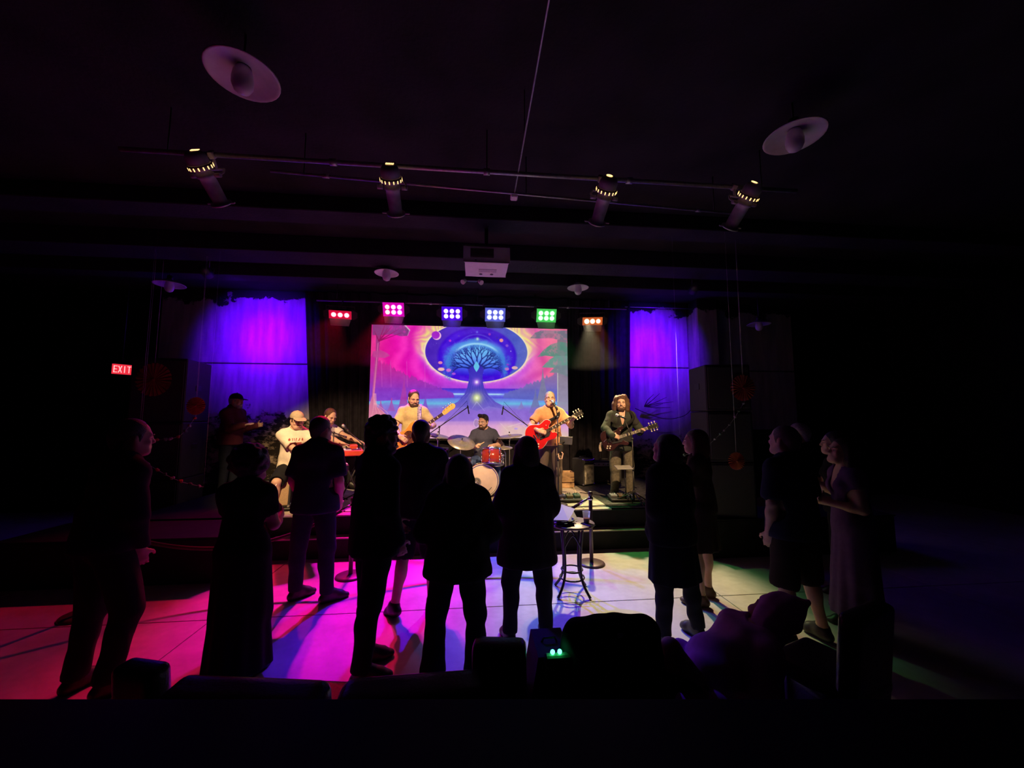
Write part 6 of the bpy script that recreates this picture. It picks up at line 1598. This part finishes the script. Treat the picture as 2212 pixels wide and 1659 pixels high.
# rope posts in front of the stage
def rope_post(loc, label):
    o = empty('rope_post', loc, label, 'stanchion', 'rope posts before the stage')
    MB().lathe([(.001, .03), (.14, .028), (.165, .018), (.172, .004), (.172, 0), (.001, 0)], n=32).build('base', post_m, o)
    MB().cyl((0, 0, .025), (0, 0, .90), .024, n=14).build('post', post_m, o)
    MB().lathe([(.024, .86), (.03, .87), (.03, .90), (.022, .91), (.001, .912)], n=14).build('top_cap', post_m, o)
    MB().lathe([(.025, .80), (.034, .805), (.034, .835), (.025, .84)], n=14).build('rope_collar', chrome, o)
    return o
post_m = mat('bronze_post_paint', (.09, .06, .055), .4, var=.15)
RP = [ground(1278, 1218), ground(757, 1245), ground(180, 1330)]
rope_post(RP[0], 'rope post standing behind the small round table'); rope_post(RP[1], 'rope post between the man in jeans and the curly-haired man'); rope_post(RP[2], 'rope post in the dark behind the dancer nearest the exit sign')
rope_m = mat('dark_red_velvet_rope', (.05, .018, .02), .9, var=.2)
def rope(a, b_, sag, label):
    a = Vector(a); b_ = Vector(b_); n = 24; pts = []
    for i in range(n + 1):
        t = i / n; p = a.lerp(b_, t); p.z -= sag * 4 * t * (1 - t); pts.append(p)
    o = empty('velvet_rope', a, label, 'rope')
    L_ = [p - a for p in pts]
    MB().tube(L_[1:-1], .019, n=10).build('cord', rope_m, o)
    for e, q in ((L_[0], L_[1]), (L_[-1], L_[-2])):
        MB().cyl(e, q, .012, .021, n=10).build('snap_hook', chrome, o)
rope(RP[0] + Vector((-.03, 0, .82)), RP[1] + Vector((.03, 0, .82)), .42, 'velvet rope sagging between the two posts before the stage')
rope(RP[1] + Vector((-.03, 0, .82)), RP[2] + Vector((.03, 0, .82)), .34, 'velvet rope sagging into the dark below the capped man')

# small round table with papers, tambourine and cup
tb_ = ground(1238, 1128, .73)
tb = empty('round_table', (tb_.x - .02, tb_.y, 0), 'small dark round table standing before the stage steps', 'table')
TZ = .73
table_m = mat('dark_table_lacquer', (.10, .065, .055), .42, var=.25, scale=6, spec=.6)
MB().lathe([(.001, TZ - .03), (.22, TZ - .03), (.25, TZ - .018), (.25, TZ - .004), (.245, TZ), (.001, TZ)], n=40).build('table_top', table_m, tb)
bw = mat('black_bentwood', (.016, .014, .014), .35, var=.2)
for k in range(4):
    a = math.radians(38 + 90 * k); c_, s_ = math.cos(a), math.sin(a)
    MB().tube(catmull([(c_ * .15, s_ * .15, TZ - .03), (c_ * .125, s_ * .125, .50), (c_ * .115, s_ * .115, .26), (c_ * .15, s_ * .15, .12), (c_ * .235, s_ * .235, .008)], 5, closed=False), .014, n=8).build('leg', bw, tb)
    b_ = a + math.pi / 2; q0 = (c_ * .13, s_ * .13, .48); q2 = (math.cos(b_) * .13, math.sin(b_) * .13, .48)
    MB().tube(catmull([q0, ((q0[0] + q2[0]) * .6, (q0[1] + q2[1]) * .6, .62), q2], 6, closed=False), .009, n=6).build('brace_arch', bw, tb)
for z, r_ in ((.24, .112), (.16, .13)): MB().tube([(r_ * math.cos(t), r_ * math.sin(t), z) for t in np.linspace(0, 2 * math.pi, 25)[:-1]], .009, n=6, closed=True).build('leg_ring', bw, tb)
tx, ty = tb_.x - .02, tb_.y
tm = empty('tambourine', (tx - .10, ty - .03, TZ + .002), 'tambourine with bright jingles lying on the round table', 'tambourine')
MB().lathe([(.118, 0), (.125, 0), (.125, .045), (.118, .045)], n=32, closed=True).build('frame', metal_black, tm)
for k in range(8):
    a = 2 * math.pi * k / 8
    for z in (.014, .030):
        MB().cyl(Vector((.128 * math.cos(a), .128 * math.sin(a), z)), Vector((.128 * math.cos(a), .128 * math.sin(a), z + .003)), .021, n=12).build('jingle', chrome, tm)
paper = mat('white_paper', (.82, .80, .80), .8, var=.03)
def sheet(pts, label, M=None):
    mb = MB(); v = [Vector(p) for p in pts]; n_ = (v[1] - v[0]).cross(v[3] - v[0]).normalized() * .0008
    mb.add(v + [p - n_ for p in v], [(0, 1, 2, 3), (7, 6, 5, 4), (0, 4, 5, 1), (1, 5, 6, 2), (2, 6, 7, 3), (3, 7, 4, 0)])
    return tag(mb.build('paper_sheet', paper), label, 'paper')
z_ = TZ + .05
sheet([at(1195, 1123, ty - .12), at(1228, 1124, ty - .14), at(1242, 1099, ty + .06), at(1213, 1089, ty + .10)], 'large sheet of paper propped on the tambourine')
sheet([at(1226, 1125, ty - .05), at(1250, 1125, ty + .03), at(1239, 1104, ty + .12), at(1222, 1112, ty + .06)], 'creased smaller sheet of paper beside the plastic cup')
cp_ = ground(1268, 1130, TZ); co = empty('plastic_cup', (cp_.x - .005, cp_.y, TZ + .001), 'clear plastic cup with amber drink on the round table', 'cup')
plast = mat('clear_plastic', (.85, .85, .85), .12, var=0, alpha=.28, spec=.6)
MB().lathe([(.001, .003), (.030, .003), (.042, .12), (.044, .122), (.042, .124), (.029, .0), (.001, 0)], n=20).build('wall', plast, co)
MB().lathe([(.001, .052), (.034, .052), (.029, .006), (.001, .005)], n=20).build('drink', mat('amber_ale', (.55, .16, .03), .1, var=.05), co)
ph_ = empty('phone', (tx + .15, ty - .12, TZ + .001), 'dark phone lying at the table edge', 'phone', rz=.5); MB().box((0, 0, .005), (.075, .15, .009), bev=.003).build('case', metal_black, ph_); MB().box((0, 0, .0102), (.068, .14, .0012)).build('glass', mat('black_glass', (.01, .01, .012), .08, spec=.8), ph_)
# ================================================================== the crowd
def G_(px, py): return ground(px, py)
p = G_(205, 1500); f = Figure((p.x - .02, p.y, 0), -28, 1.84, build=1.05, lean=(6, 0), head=(-12, 2, 0), arm_r=((.10, .02, -1), (-.25, .30, -1)), arm_l=((-.12, .0, -1), (.1, .3, -1)), leg_l=((-.10, .05, -1), (-.06, -.12, -1)), leg_r=((.08, .22, -1), (-.02, -.20, -1)))
f.make('person', 'dancer nearest the exit sign in dark sweater and jeans, knees bent', SKIN_D, [L_shirt(cloth('plum_sweater', (.020, .014, .026)), 'sweater', long=True, seed=51, loose=.02, grow=.02), L_trousers(BLKJ, 'jeans', seed=13, loose=.02)] + L_shoes(SHOE_B) + [L_hair(HAIR_DK, 'short')])
p = G_(508, 1462); f = Figure((p.x, p.y, 0), -6, 1.60, female=True, lean=(1, 0), head=(-20, 0, 0), arm_r=((.15, .3, -1), (-.4, 1, .1)), arm_l=((-.15, .3, -1), (.4, 1, .1)))
f.make('person', 'bushy-haired dancer in a long black dress', SKIN_D, [L_shirt(BLACKC, 'dress_top', sleeve=.5, seed=52), L_skirt(BLACKC, 'long_skirt', length=.90, w0=.15, w1=.235, seed=5)] + L_shoes(SHOE_B) + [L_hair(HAIR_DK, 'afro')])
p = G_(672, 1298); f = Figure((p.x, p.y, 0), -8, 1.86, build=1.06, head=(-14, 0, 3), leg_l=((-.14, .02, -1), (-.05, .03, -1)), leg_r=((.10, .0, -1), (.06, -.04, -1)), toe_l=-30, toe_r=-46, arm_r=((.22, -.05, -1), (-.22, .55, -1)), arm_l=((-.22, -.05, -1), (.22, .55, -1)))
f.make('person', 'man with short hair in navy shirt and jeans, hands in front', SKIN, [L_shirt(NAVY, 'shirt', long=False, sleeve=.72, seed=53, loose=.03, hem=-.10, collar=True, flare=.03), L_trousers(DENIM, 'jeans', seed=14, loose=.014)] + L_shoes(SHOE_B) + [L_hair(HAIR_DK, 'short')])
p = G_(800, 1448); f = Figure((p.x, p.y, 0), -50, 1.84, head=(-16, -8, 0), lean=(0, 0), leg_l=((-.02, .06, -1), (0, -.04, -1)), leg_r=((.03, -.16, -1), (.0, -.12, -1)), toe_l=-12, toe_r=-20, arm_r=((.05, -.05, -1), (-.1, .45, -1)), arm_l=((-.05, .15, -1), (.15, .7, -.7)))
f.make('person', 'tall curly-haired bearded man in dark jacket and boots, seen side on', SKIN, [L_shirt(WOOL, 'jacket', long=True, seed=54, loose=.024, grow=.022, hem=-.14, collar=True), L_trousers(BLKJ, 'jeans', seed=15, loose=.018)] + L_shoes(SHOE_B, 'boot', boot=.3) + [L_hair(HAIR_DK, 'curly', seed=12), L_beard(HAIR_DK, .7)])
p = G_(896, 1318); f = Figure((p.x + .02, p.y, 0), 2, 1.82, build=1.10, head=(0, -4, 0), leg_l=((-.10, -.02, -1), (-.13, -.22, -1)), leg_r=((.06, .04, -1), (.04, -.05, -1)), toe_l=35, toe_r=-8, arm_l=((-.32, .0, -1), (.04, .15, -1)), arm_r=((.40, .0, -1), (-.35, .75, -.35)), foot_pitch=(-18, 0))
f.make('person', 'man in black t-shirt and shorts with a bent elbow, stepping', SKIN, [L_shirt(BLACKC, 't_shirt', seed=55, loose=.022, hem=-.08, sleeve=.72), L_trousers(BLACKC, 'shorts', t=.47, seed=16, loose=.022)] + L_shoes(SHOE_B) + [L_hair(HAIR_DK, 'short')])
f5 = f; wp = f.to_world(f.J['wril']); w0 = (f.J['wril'] - f.J['elbl']); w0 = Vector(f.rz @ nv(w0))
wt = empty('wrist_watch', wp - w0 * .03, 'dark wrist watch on the man in black t-shirt and shorts', 'watch'); MB().lathe([(.034, -.011), (.037, -.011), (.037, .011), (.034, .011)], axis=w0, n=20, closed=True).build('band', metal_black, wt); MB().cyl((-.034, 0, 0), (-.046, 0, 0), .018, n=14).build('dial', chrome, wt)
p = G_(985, 1478); f = Figure((p.x, p.y + .02, 0), -2, 1.57, build=1.16, female=True, head=(0, -2, 0), leg_l=((-.16, .02, -1), (-.05, .0, -1)), leg_r=((.12, .02, -1), (.02, .0, -1)), arm_l=((-.42, .1, -1), (.35, .8, -.2)), arm_r=((.42, .1, -1), (-.35, .8, -.2)))
f.make('person', 'short woman with smooth dark hair in black top and flared jeans', SKIN, [L_shirt(BLACKC, 'jumper', long=True, seed=56, loose=.03, grow=.022, hem=-.10, flare=.04), L_trousers(BLKJ, 'flared_jeans', seed=17, loose=.018, flare=.024)] + L_shoes(SHOE_B) + [L_hair(HAIR_DK, 'bob', seed=3)])
p = G_(1140, 1383); f = Figure((p.x, p.y, 0), 6, 1.68, female=True, build=1.05, head=(10, 0, 0), leg_l=((-.12, .02, -1), (-.02, .0, -1)), leg_r=((.12, .02, -1), (.05, .0, -1)), arm_l=((-.25, .1, -1), (.3, .8, -.1)), arm_r=((.25, .1, -1), (-.3, .8, -.1)))
f.make('person', 'woman with long hair in loose dark cardigan and trousers, before the drum kit', SKIN, [L_shirt(cloth('dark_plum_knit', (.022, .013, .020)), 'cardigan', long=True, seed=57, loose=.04, grow=.022, hem=-.26, flare=.05), L_trousers(BLKJ, 'trousers', seed=18, loose=.012)] + L_shoes(SHOE_B) + [L_hair(HAIR_BR, 'long', seed=4)])
p = G_(1465, 1385); f = Figure((p.x - .02, p.y, 0), 22, 1.70, female=True, head=(14, 4, 0), leg_l=((-.06, .0, -1), (-.04, .02, -1)), leg_r=((.12, -.08, -1), (.16, -.06, -1)), arm_l=((-.08, .0, -1), (.25, .45, -1)), arm_r=((.1, .0, -1), (-.1, .4, -1)))
f.make('person', 'woman in a knee-length black coat with long dark hair', SKIN, [L_shirt(WOOL, 'coat', long=True, seed=58, loose=.03, grow=.028, hem=-.10, collar=True), L_skirt(WOOL, 'coat_skirt', top=.05, length=.46, w0=.158, w1=.215, seed=6, amp=.004), L_trousers(BLKJ, 'trousers', seed=19, loose=.012)] + L_shoes(SHOE_B) + [L_hair(HAIR_DK, 'long', seed=5)])
p = G_(1535, 1298); f = Figure((p.x - .06, p.y, 0), 48, 1.72, female=True, head=(10, 0, 0), leg_l=((-.1, .1, -1), (.0, -.1, -1)), leg_r=((.06, .0, -1), (.02, -.03, -1)), arm_l=((-.2, .3, -1), (.2, 1, .2)), arm_r=((.2, .25, -1), (-.2, 1, .0)), toe_r=6)
f.make('person', 'bare-legged woman in a knee-length dress behind the coat dancer', SKIN, [L_shirt(cloth('brown_knit', (.045, .03, .022)), 'top', sleeve=.7, seed=59, loose=.012), L_skirt(cloth('dark_brown_wool', (.03, .018, .016)), 'skirt', length=.44, w0=.135, w1=.20, seed=7)] + L_shoes(SHOE_BR) + [L_hair(HAIR_RD, 'bob', seed=6)])
e_ = f.hp(.082, .0, -.03); MB().ball(e_, .012, 8, 6).build('earring', chrome, f.obj)
p = G_(1735, 1392); f = Figure((p.x - .02, p.y, 0), 14, 1.78, build=1.08, head=(8, 2, 0), leg_l=((-.06, .03, -1), (.02, -.02, -1)), leg_r=((.14, .02, -1), (.20, -.10, -1)), arm_l=((-.16, .0, -1), (.1, .25, -1)), arm_r=((.2, .0, -1), (-.05, .25, -1)))
f.make('person', 'man with cropped hair in navy shirt and shorts, legs astride', SKIN, [L_shirt(NAVY, 'shirt', sleeve=.75, seed=60, loose=.03, hem=-.08, flare=.03), L_trousers(cloth('brown_shorts', (.035, .024, .020)), 'shorts', t=.49, seed=20, loose=.028)] + L_shoes(SHOE_B) + [L_hair(mat('hair_cropped', (.12, .09, .08), .7, var=.3, scale=80), 'crop')])
p = G_(1862, 1375); f = Figure((p.x + .06, p.y + .06, 0), 70, 1.66, female=True, head=(6, 12, 0), lean=(2, 0), arm_l=((-.12, -.05, -1), (.45, .6, .1)), arm_r=((.12, -.05, -1), (-.45, .6, .15)))
f.make('person', 'woman in a long violet dress gazing up at the stage', SKIN, [L_shirt(cloth('violet_satin', (.13, .06, .17)), 'dress_top', sleeve=.25, seed=61, loose=.006, open_front=True), L_skirt(cloth('violet_satin', (.13, .06, .17)), 'long_skirt', length=.82, w0=.135, w1=.22, seed=8)] + L_shoes(SHOE_B) + [L_hair(HAIR_BR, 'long', seed=7)])
p = G_(1905, 1350); f = Figure((p.x + .15, p.y + .45, 0), 60, 1.70, female=True, head=(0, 4, 0), arm_l=((-.15, .4, -1), (.1, 1, .5)), arm_r=((.2, .4, -1), (-.1, .8, .7)))
f.make('person', 'dark-clothed dancer with raised forearms behind the violet dress', SKIN, [L_shirt(BLACKC, 'top', sleeve=.5, seed=62), L_trousers(BLKJ, 'trousers', seed=21)] + L_shoes(SHOE_B) + [L_hair(HAIR_DK, 'bob', seed=8)])
p = G_(1745, 1330); f = Figure((at(1732, 960, p.y + .75).x, p.y + .75, 0), 30, 1.78, head=(20, 0, 0), arm_l=((-.12, .1, -1), (.55, .8, .1)), arm_r=((.12, .1, -1), (-.55, .8, .1)))
f.make('person', 'dim figure with pale earring standing just behind the cropped-haired man', SKIN, [L_shirt(BLACKC, 'shirt', long=True, seed=63), L_trousers(BLKJ, 'trousers', seed=22)] + L_shoes(SHOE_B) + [L_hair(HAIR_GR, 'short')])
MB().ball(f.hp(.086, -.005, -.035), .013, 8, 6).build('earring', chrome, f.obj)
# ================================================================== back-row seating nearest the camera
leather = mat('black_leather', (.020, .016, .017), .28, var=.25, scale=10, bump=.12, bscale=90, spec=.6)
def cushion(name, c, size, parent, m, rot=None, puff=.02, bev=.05):
    """soft rounded block"""
    g = Grid(np.array([-size[0] / 2 - .03, -size[1] / 2 - .03, -size[2] / 2 - .03]), np.array([size[0] / 2 + .03, size[1] / 2 + .03, size[2] / 2 + .03]), .014)
    X = g.ax[0][:, None, None]; Y = g.ax[1][None, :, None]; Z = g.ax[2][None, None, :]
    q = [np.abs(X) - size[0] / 2 + bev, np.abs(Y) - size[1] / 2 + bev, np.abs(Z) - size[2] / 2 + bev]
    d = np.sqrt(np.maximum(q[0], 0) ** 2 + np.maximum(q[1], 0) ** 2 + np.maximum(q[2], 0) ** 2) + np.minimum(np.maximum(np.maximum(q[0], q[1]), q[2]), 0) - bev
    w = np.cos(np.clip(X / size[0], -.5, .5) * math.pi) * np.cos(np.clip(Z / size[2], -.5, .5) * math.pi) * np.cos(np.clip(Y / size[1], -.5, .5) * math.pi)
    g.D = (d - puff * w).astype(np.float32)
    V, Q = g.mesh()
    if rot is not None: V = V @ np.array(rot).T
    me = fast_mesh(name, V + np.array(c), Q); me.materials.append(m)
    o = bpy.data.objects.new(name, me); COL.objects.link(o); o.parent = parent
    return o
def sofa(loc, rz, w, label, back_h, seats=1):
    o = empty('leather_sofa', loc, label, 'sofa', rz=rz)
    # local: back at -y, sitters face +y
    for k in range(seats):
        x = -w / 2 + (k + .5) * w / seats
        cushion('seat_cushion', (x, .30, .36), (w / seats - .01, .56, .18), o, leather)
        cushion('back_cushion', (x, -.02, back_h - .24), (w / seats - .01, .17, .48), o, leather, rot=Matrix.Rotation(.12, 3, 'X'))
    MB().box((0, .22, .17), (w, .76, .22), bev=.03).build('base', leather, o)
    MB().box((0, -.13, back_h / 2 - .04), (w, .09, back_h - .18), bev=.025).build('back_panel', leather, o)
    for sx_ in (-1, 1):
        for y in (-.1, .52): MB().cyl((sx_ * (w / 2 - .06), y, 0), (sx_ * (w / 2 - .06), y, .07), .022, n=10).build('foot', metal_black, o)
    return o
s1 = sofa((-.88, 1.76, 0), math.radians(-9), .66, 'black leather seat below the bushy-haired dancer', .80)
s2 = sofa((-.23, 1.72, 0), math.radians(1), .60, 'black leather seat below the short woman, reflecting blue light', .80)
def block_chair(loc, rz, size, label, lean=.1):
    w, d, h = size; o = empty('padded_chair', loc, label, 'chair', rz=rz)
    cushion('backrest', (0, -d / 2 + .04, h - .27), (w, .10, .54), o, leather, rot=Matrix.Rotation(lean, 3, 'X'), puff=.012, bev=.03)
    cushion('seat', (0, 0, .42), (w, d, .11), o, leather, puff=.012, bev=.04)
    for sx_ in (-1, 1):
        for sy_ in (-1, 1): MB().cyl((sx_ * (w / 2 - .04), sy_ * (d / 2 - .05), 0), (sx_ * (w / 2 - .04), sy_ * (d / 2 - .05), .38), .017, n=10).build('leg', metal_black, o)
    return o
p = at(1092, 1450, 1.80); block_chair((p.x, 2.0, 0), math.radians(-8), (.24, .42, .87), 'narrow padded black chair with tall back beside the blue-lit seat')
p = at(287, 1470, 1.75); block_chair((p.x - .04, 2.10, 0), math.radians(-16), (.22, .42, .80), 'black padded chair in the corner under the exit-side dancer')
# bench end with a small glowing gadget
p = at(1192, 1400, 2.05); bb = empty('equipment_case', (p.x + .0, 2.12, 0), 'black upright equipment case behind the long-haired woman', 'case')
MB().prism([(-.17, 0), (.17, 0), (.15, .46), (.09, .68), (-.08, .68), (-.12, .46)], -.13, .13, Matrix(((1, 0, 0, 0), (0, 0, 1, 0), (0, 1, 0, 0), (0, 0, 0, 1)))).build('shell', tolex, bb)
for z in (.12, .48): MB().box((0, -.128, z), (.20, .02, .03), bev=.006).build('latch', metal_black, bb)
MB().tube([(-.04, 0, .678), (-.03, 0, .70), (.03, 0, .70), (.04, 0, .678)], .006, n=6).build('handle', metal_black, bb)
gd = empty('green_light_gadget', (p.x + .02, 2.0, .0), 'small gadget with two green lights clipped on the equipment case', 'gadget')
MB().box((0, -.03, .66), (.145, .035, .10), rot=Matrix.Rotation(.2, 3, 'X'), bev=.008).build('case', mat('green_grey_plastic', (.10, .16, .10), .4), gd)
for k, x in enumerate((-.035, .0)):
    MB().ball((x, -.045, .722), .011, 10, 8).build('green_light', mat('green_led', (.1, .5, .1), .3, emit=(.12, 1, .18) if k else (.05, 1, .35), estr=9, var=0), gd)

# jacket thrown over a chair
p = at(1312, 1390, 2.05)
jc = block_chair((p.x + .0, 2.22, 0), math.radians(4), (.36, .44, .82), 'padded chair hidden under a dark jacket', .06)
def jacket():
    o_ = Vector((p.x, 2.0, 0)); g = Grid((-.36, -.24, .25), (.36, .30, .95), .012)
    g.cap((-.16, 0, .76), (.16, .0, .77), .085, .085, .05, (0, 1, 0), .8)
    g.cap((-.17, .0, .74), (-.20, -.02, .42), .085, .10, .04, (0, 1, 0), .75); g.cap((.17, .0, .74), (.19, -.02, .42), .085, .10, .04, (0, 1, 0), .75)
    g.cap((-.05, -.0, .74), (-.05, -.03, .40), .10, .11, .04, (0, 1, 0), .6); g.cap((.07, -.0, .74), (.08, -.03, .40), .10, .11, .04, (0, 1, 0), .6)
    g.cap((-.05, -.03, .835), (.04, -.03, .835), .018, .018, .02)
    g.cap((.015, -.085, .82), (.015, -.12, .40), .012, .012, .02, None, 1, 0, 's')
    g.ripple(.007, .16, 77); g.cut((0, 0, .36), (0, .1, -1))
    V, Q = g.mesh(); me = fast_mesh('draped_jacket', V, Q); me.materials.append(cloth('charcoal_jacket', (.012, .012, .013)))
    ob = bpy.data.objects.new('draped_jacket', me); COL.objects.link(ob); ob.location = o_
    tag(ob, 'dark jacket draped over a chair back, collar up', 'jacket')
    MB().box((.02, -.082, .80), (.03, .004, .02), bev=.001).build('neck_label', white_plastic, ob)
    MB().tube([(.015, -.085, .79), (.015, -.098, .60), (.015, -.105, .42)], .005, n=6).build('zip', metal_black, ob)
jacket()
# reclining person in a purple hooded top on a low lounge seat
p = at(1535, 1440, 2.22)
lf = empty('lounge_seat', (p.x + .05, 2.24, 0), 'low lounge seat under the reclining person', 'seat')
cushion('seat_pad', (0, 0, .105), (1.1, .6, .18), lf, leather); cushion('back_pad', (.50, .0, .24), (.14, .6, .34), lf, leather); MB().box((0, 0, .012), (1.06, .56, .024), bev=.004).build('base', metal_black, lf)
fr = Figure((p.x - .02, 2.24, 0), 84, 1.62, female=False, seat=.20, lean=(-54, 0), head=(-75, 6, 0), leg_l=((-.1, .75, 1.1), (-.05, .25, -1)), leg_r=((.12, 1, .30), (.05, .35, -1)), arm_l=((-.25, .35, -1), (.1, 1, .1)), arm_r=((.3, .45, -1), (-.1, 1, .25)))
HOOD = cloth('magenta_lit_purple_fleece', (.60, .26, .56))  # fleece colour pushed pinkish purple to stand in for magenta lamp light
def L_hood(m):
    def fn(s, g):
        k = s.s * s.hs; R = s.H.T
        g.ell(s.hp(0, -.015, .02), np.array([.108, .122, .128]) * k, R, .02); g.cap(s.hp(0, -.02, .10), s.hp(0, -.045, .185), .06 * k, .018 * k, .04)
        g.cap(s.hp(0, -.05, -.06), s.J['neck'] - s.fwd * .03, .09 * k, .10 * k, .04)
        g.ell(s.hp(0, .115, -.012), np.array([.070, .075, .095]) * k, R, .01, 0, 's'); g.ripple(.004, .10, 8)
    return dict(name='hood', mat=m, fn=fn, vox=.010)
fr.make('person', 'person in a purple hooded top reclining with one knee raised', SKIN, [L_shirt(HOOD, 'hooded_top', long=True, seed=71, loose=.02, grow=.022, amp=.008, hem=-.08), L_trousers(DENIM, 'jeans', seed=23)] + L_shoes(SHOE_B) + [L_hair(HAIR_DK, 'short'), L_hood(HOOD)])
p = at(1860, 1440, 1.9); block_chair((p.x + .05, 2.15, 0), math.radians(20), (.40, .44, .85), 'black padded chair in the dark beyond the reclining person')
ct = empty('bar_counter', (.13, 1.30, 0), 'long black counter ledge running under the camera view', 'counter', rz=-CAM_YAW)
MB().box((0, 0, .42), (7.6, .16, .84), bev=.01).build('front_panel', mat('black_counter_lacquer', (.004, .004, .004), .6, var=.2, spec=.15), ct)
MB().box((0, -.08, .865), (7.7, .42, .05), bev=.018).build('counter_top', mat('black_counter_lacquer', (.004, .004, .004), .6, var=.2, spec=.15), ct)
build_screen()

# thin stage haze hanging under the ceiling around the coloured lamps
hz = bpy.data.materials.new('stage_haze'); hz.use_nodes = True
_n = hz.node_tree.nodes; _n.remove(_n['Principled BSDF']); _v = _n.new('ShaderNodeVolumeScatter')
_v.inputs['Density'].default_value = .006; _v.inputs['Anisotropy'].default_value = .35
hz.node_tree.links.new(_v.outputs[0], _n['Material Output'].inputs['Volume'])
tag(MB().box((-.1, 6.85, 3.52), (7.6, 2.75, 1.56)).build('haze', hz), 'thin stage haze glowing around the coloured lamps', 'haze', kind='stuff')
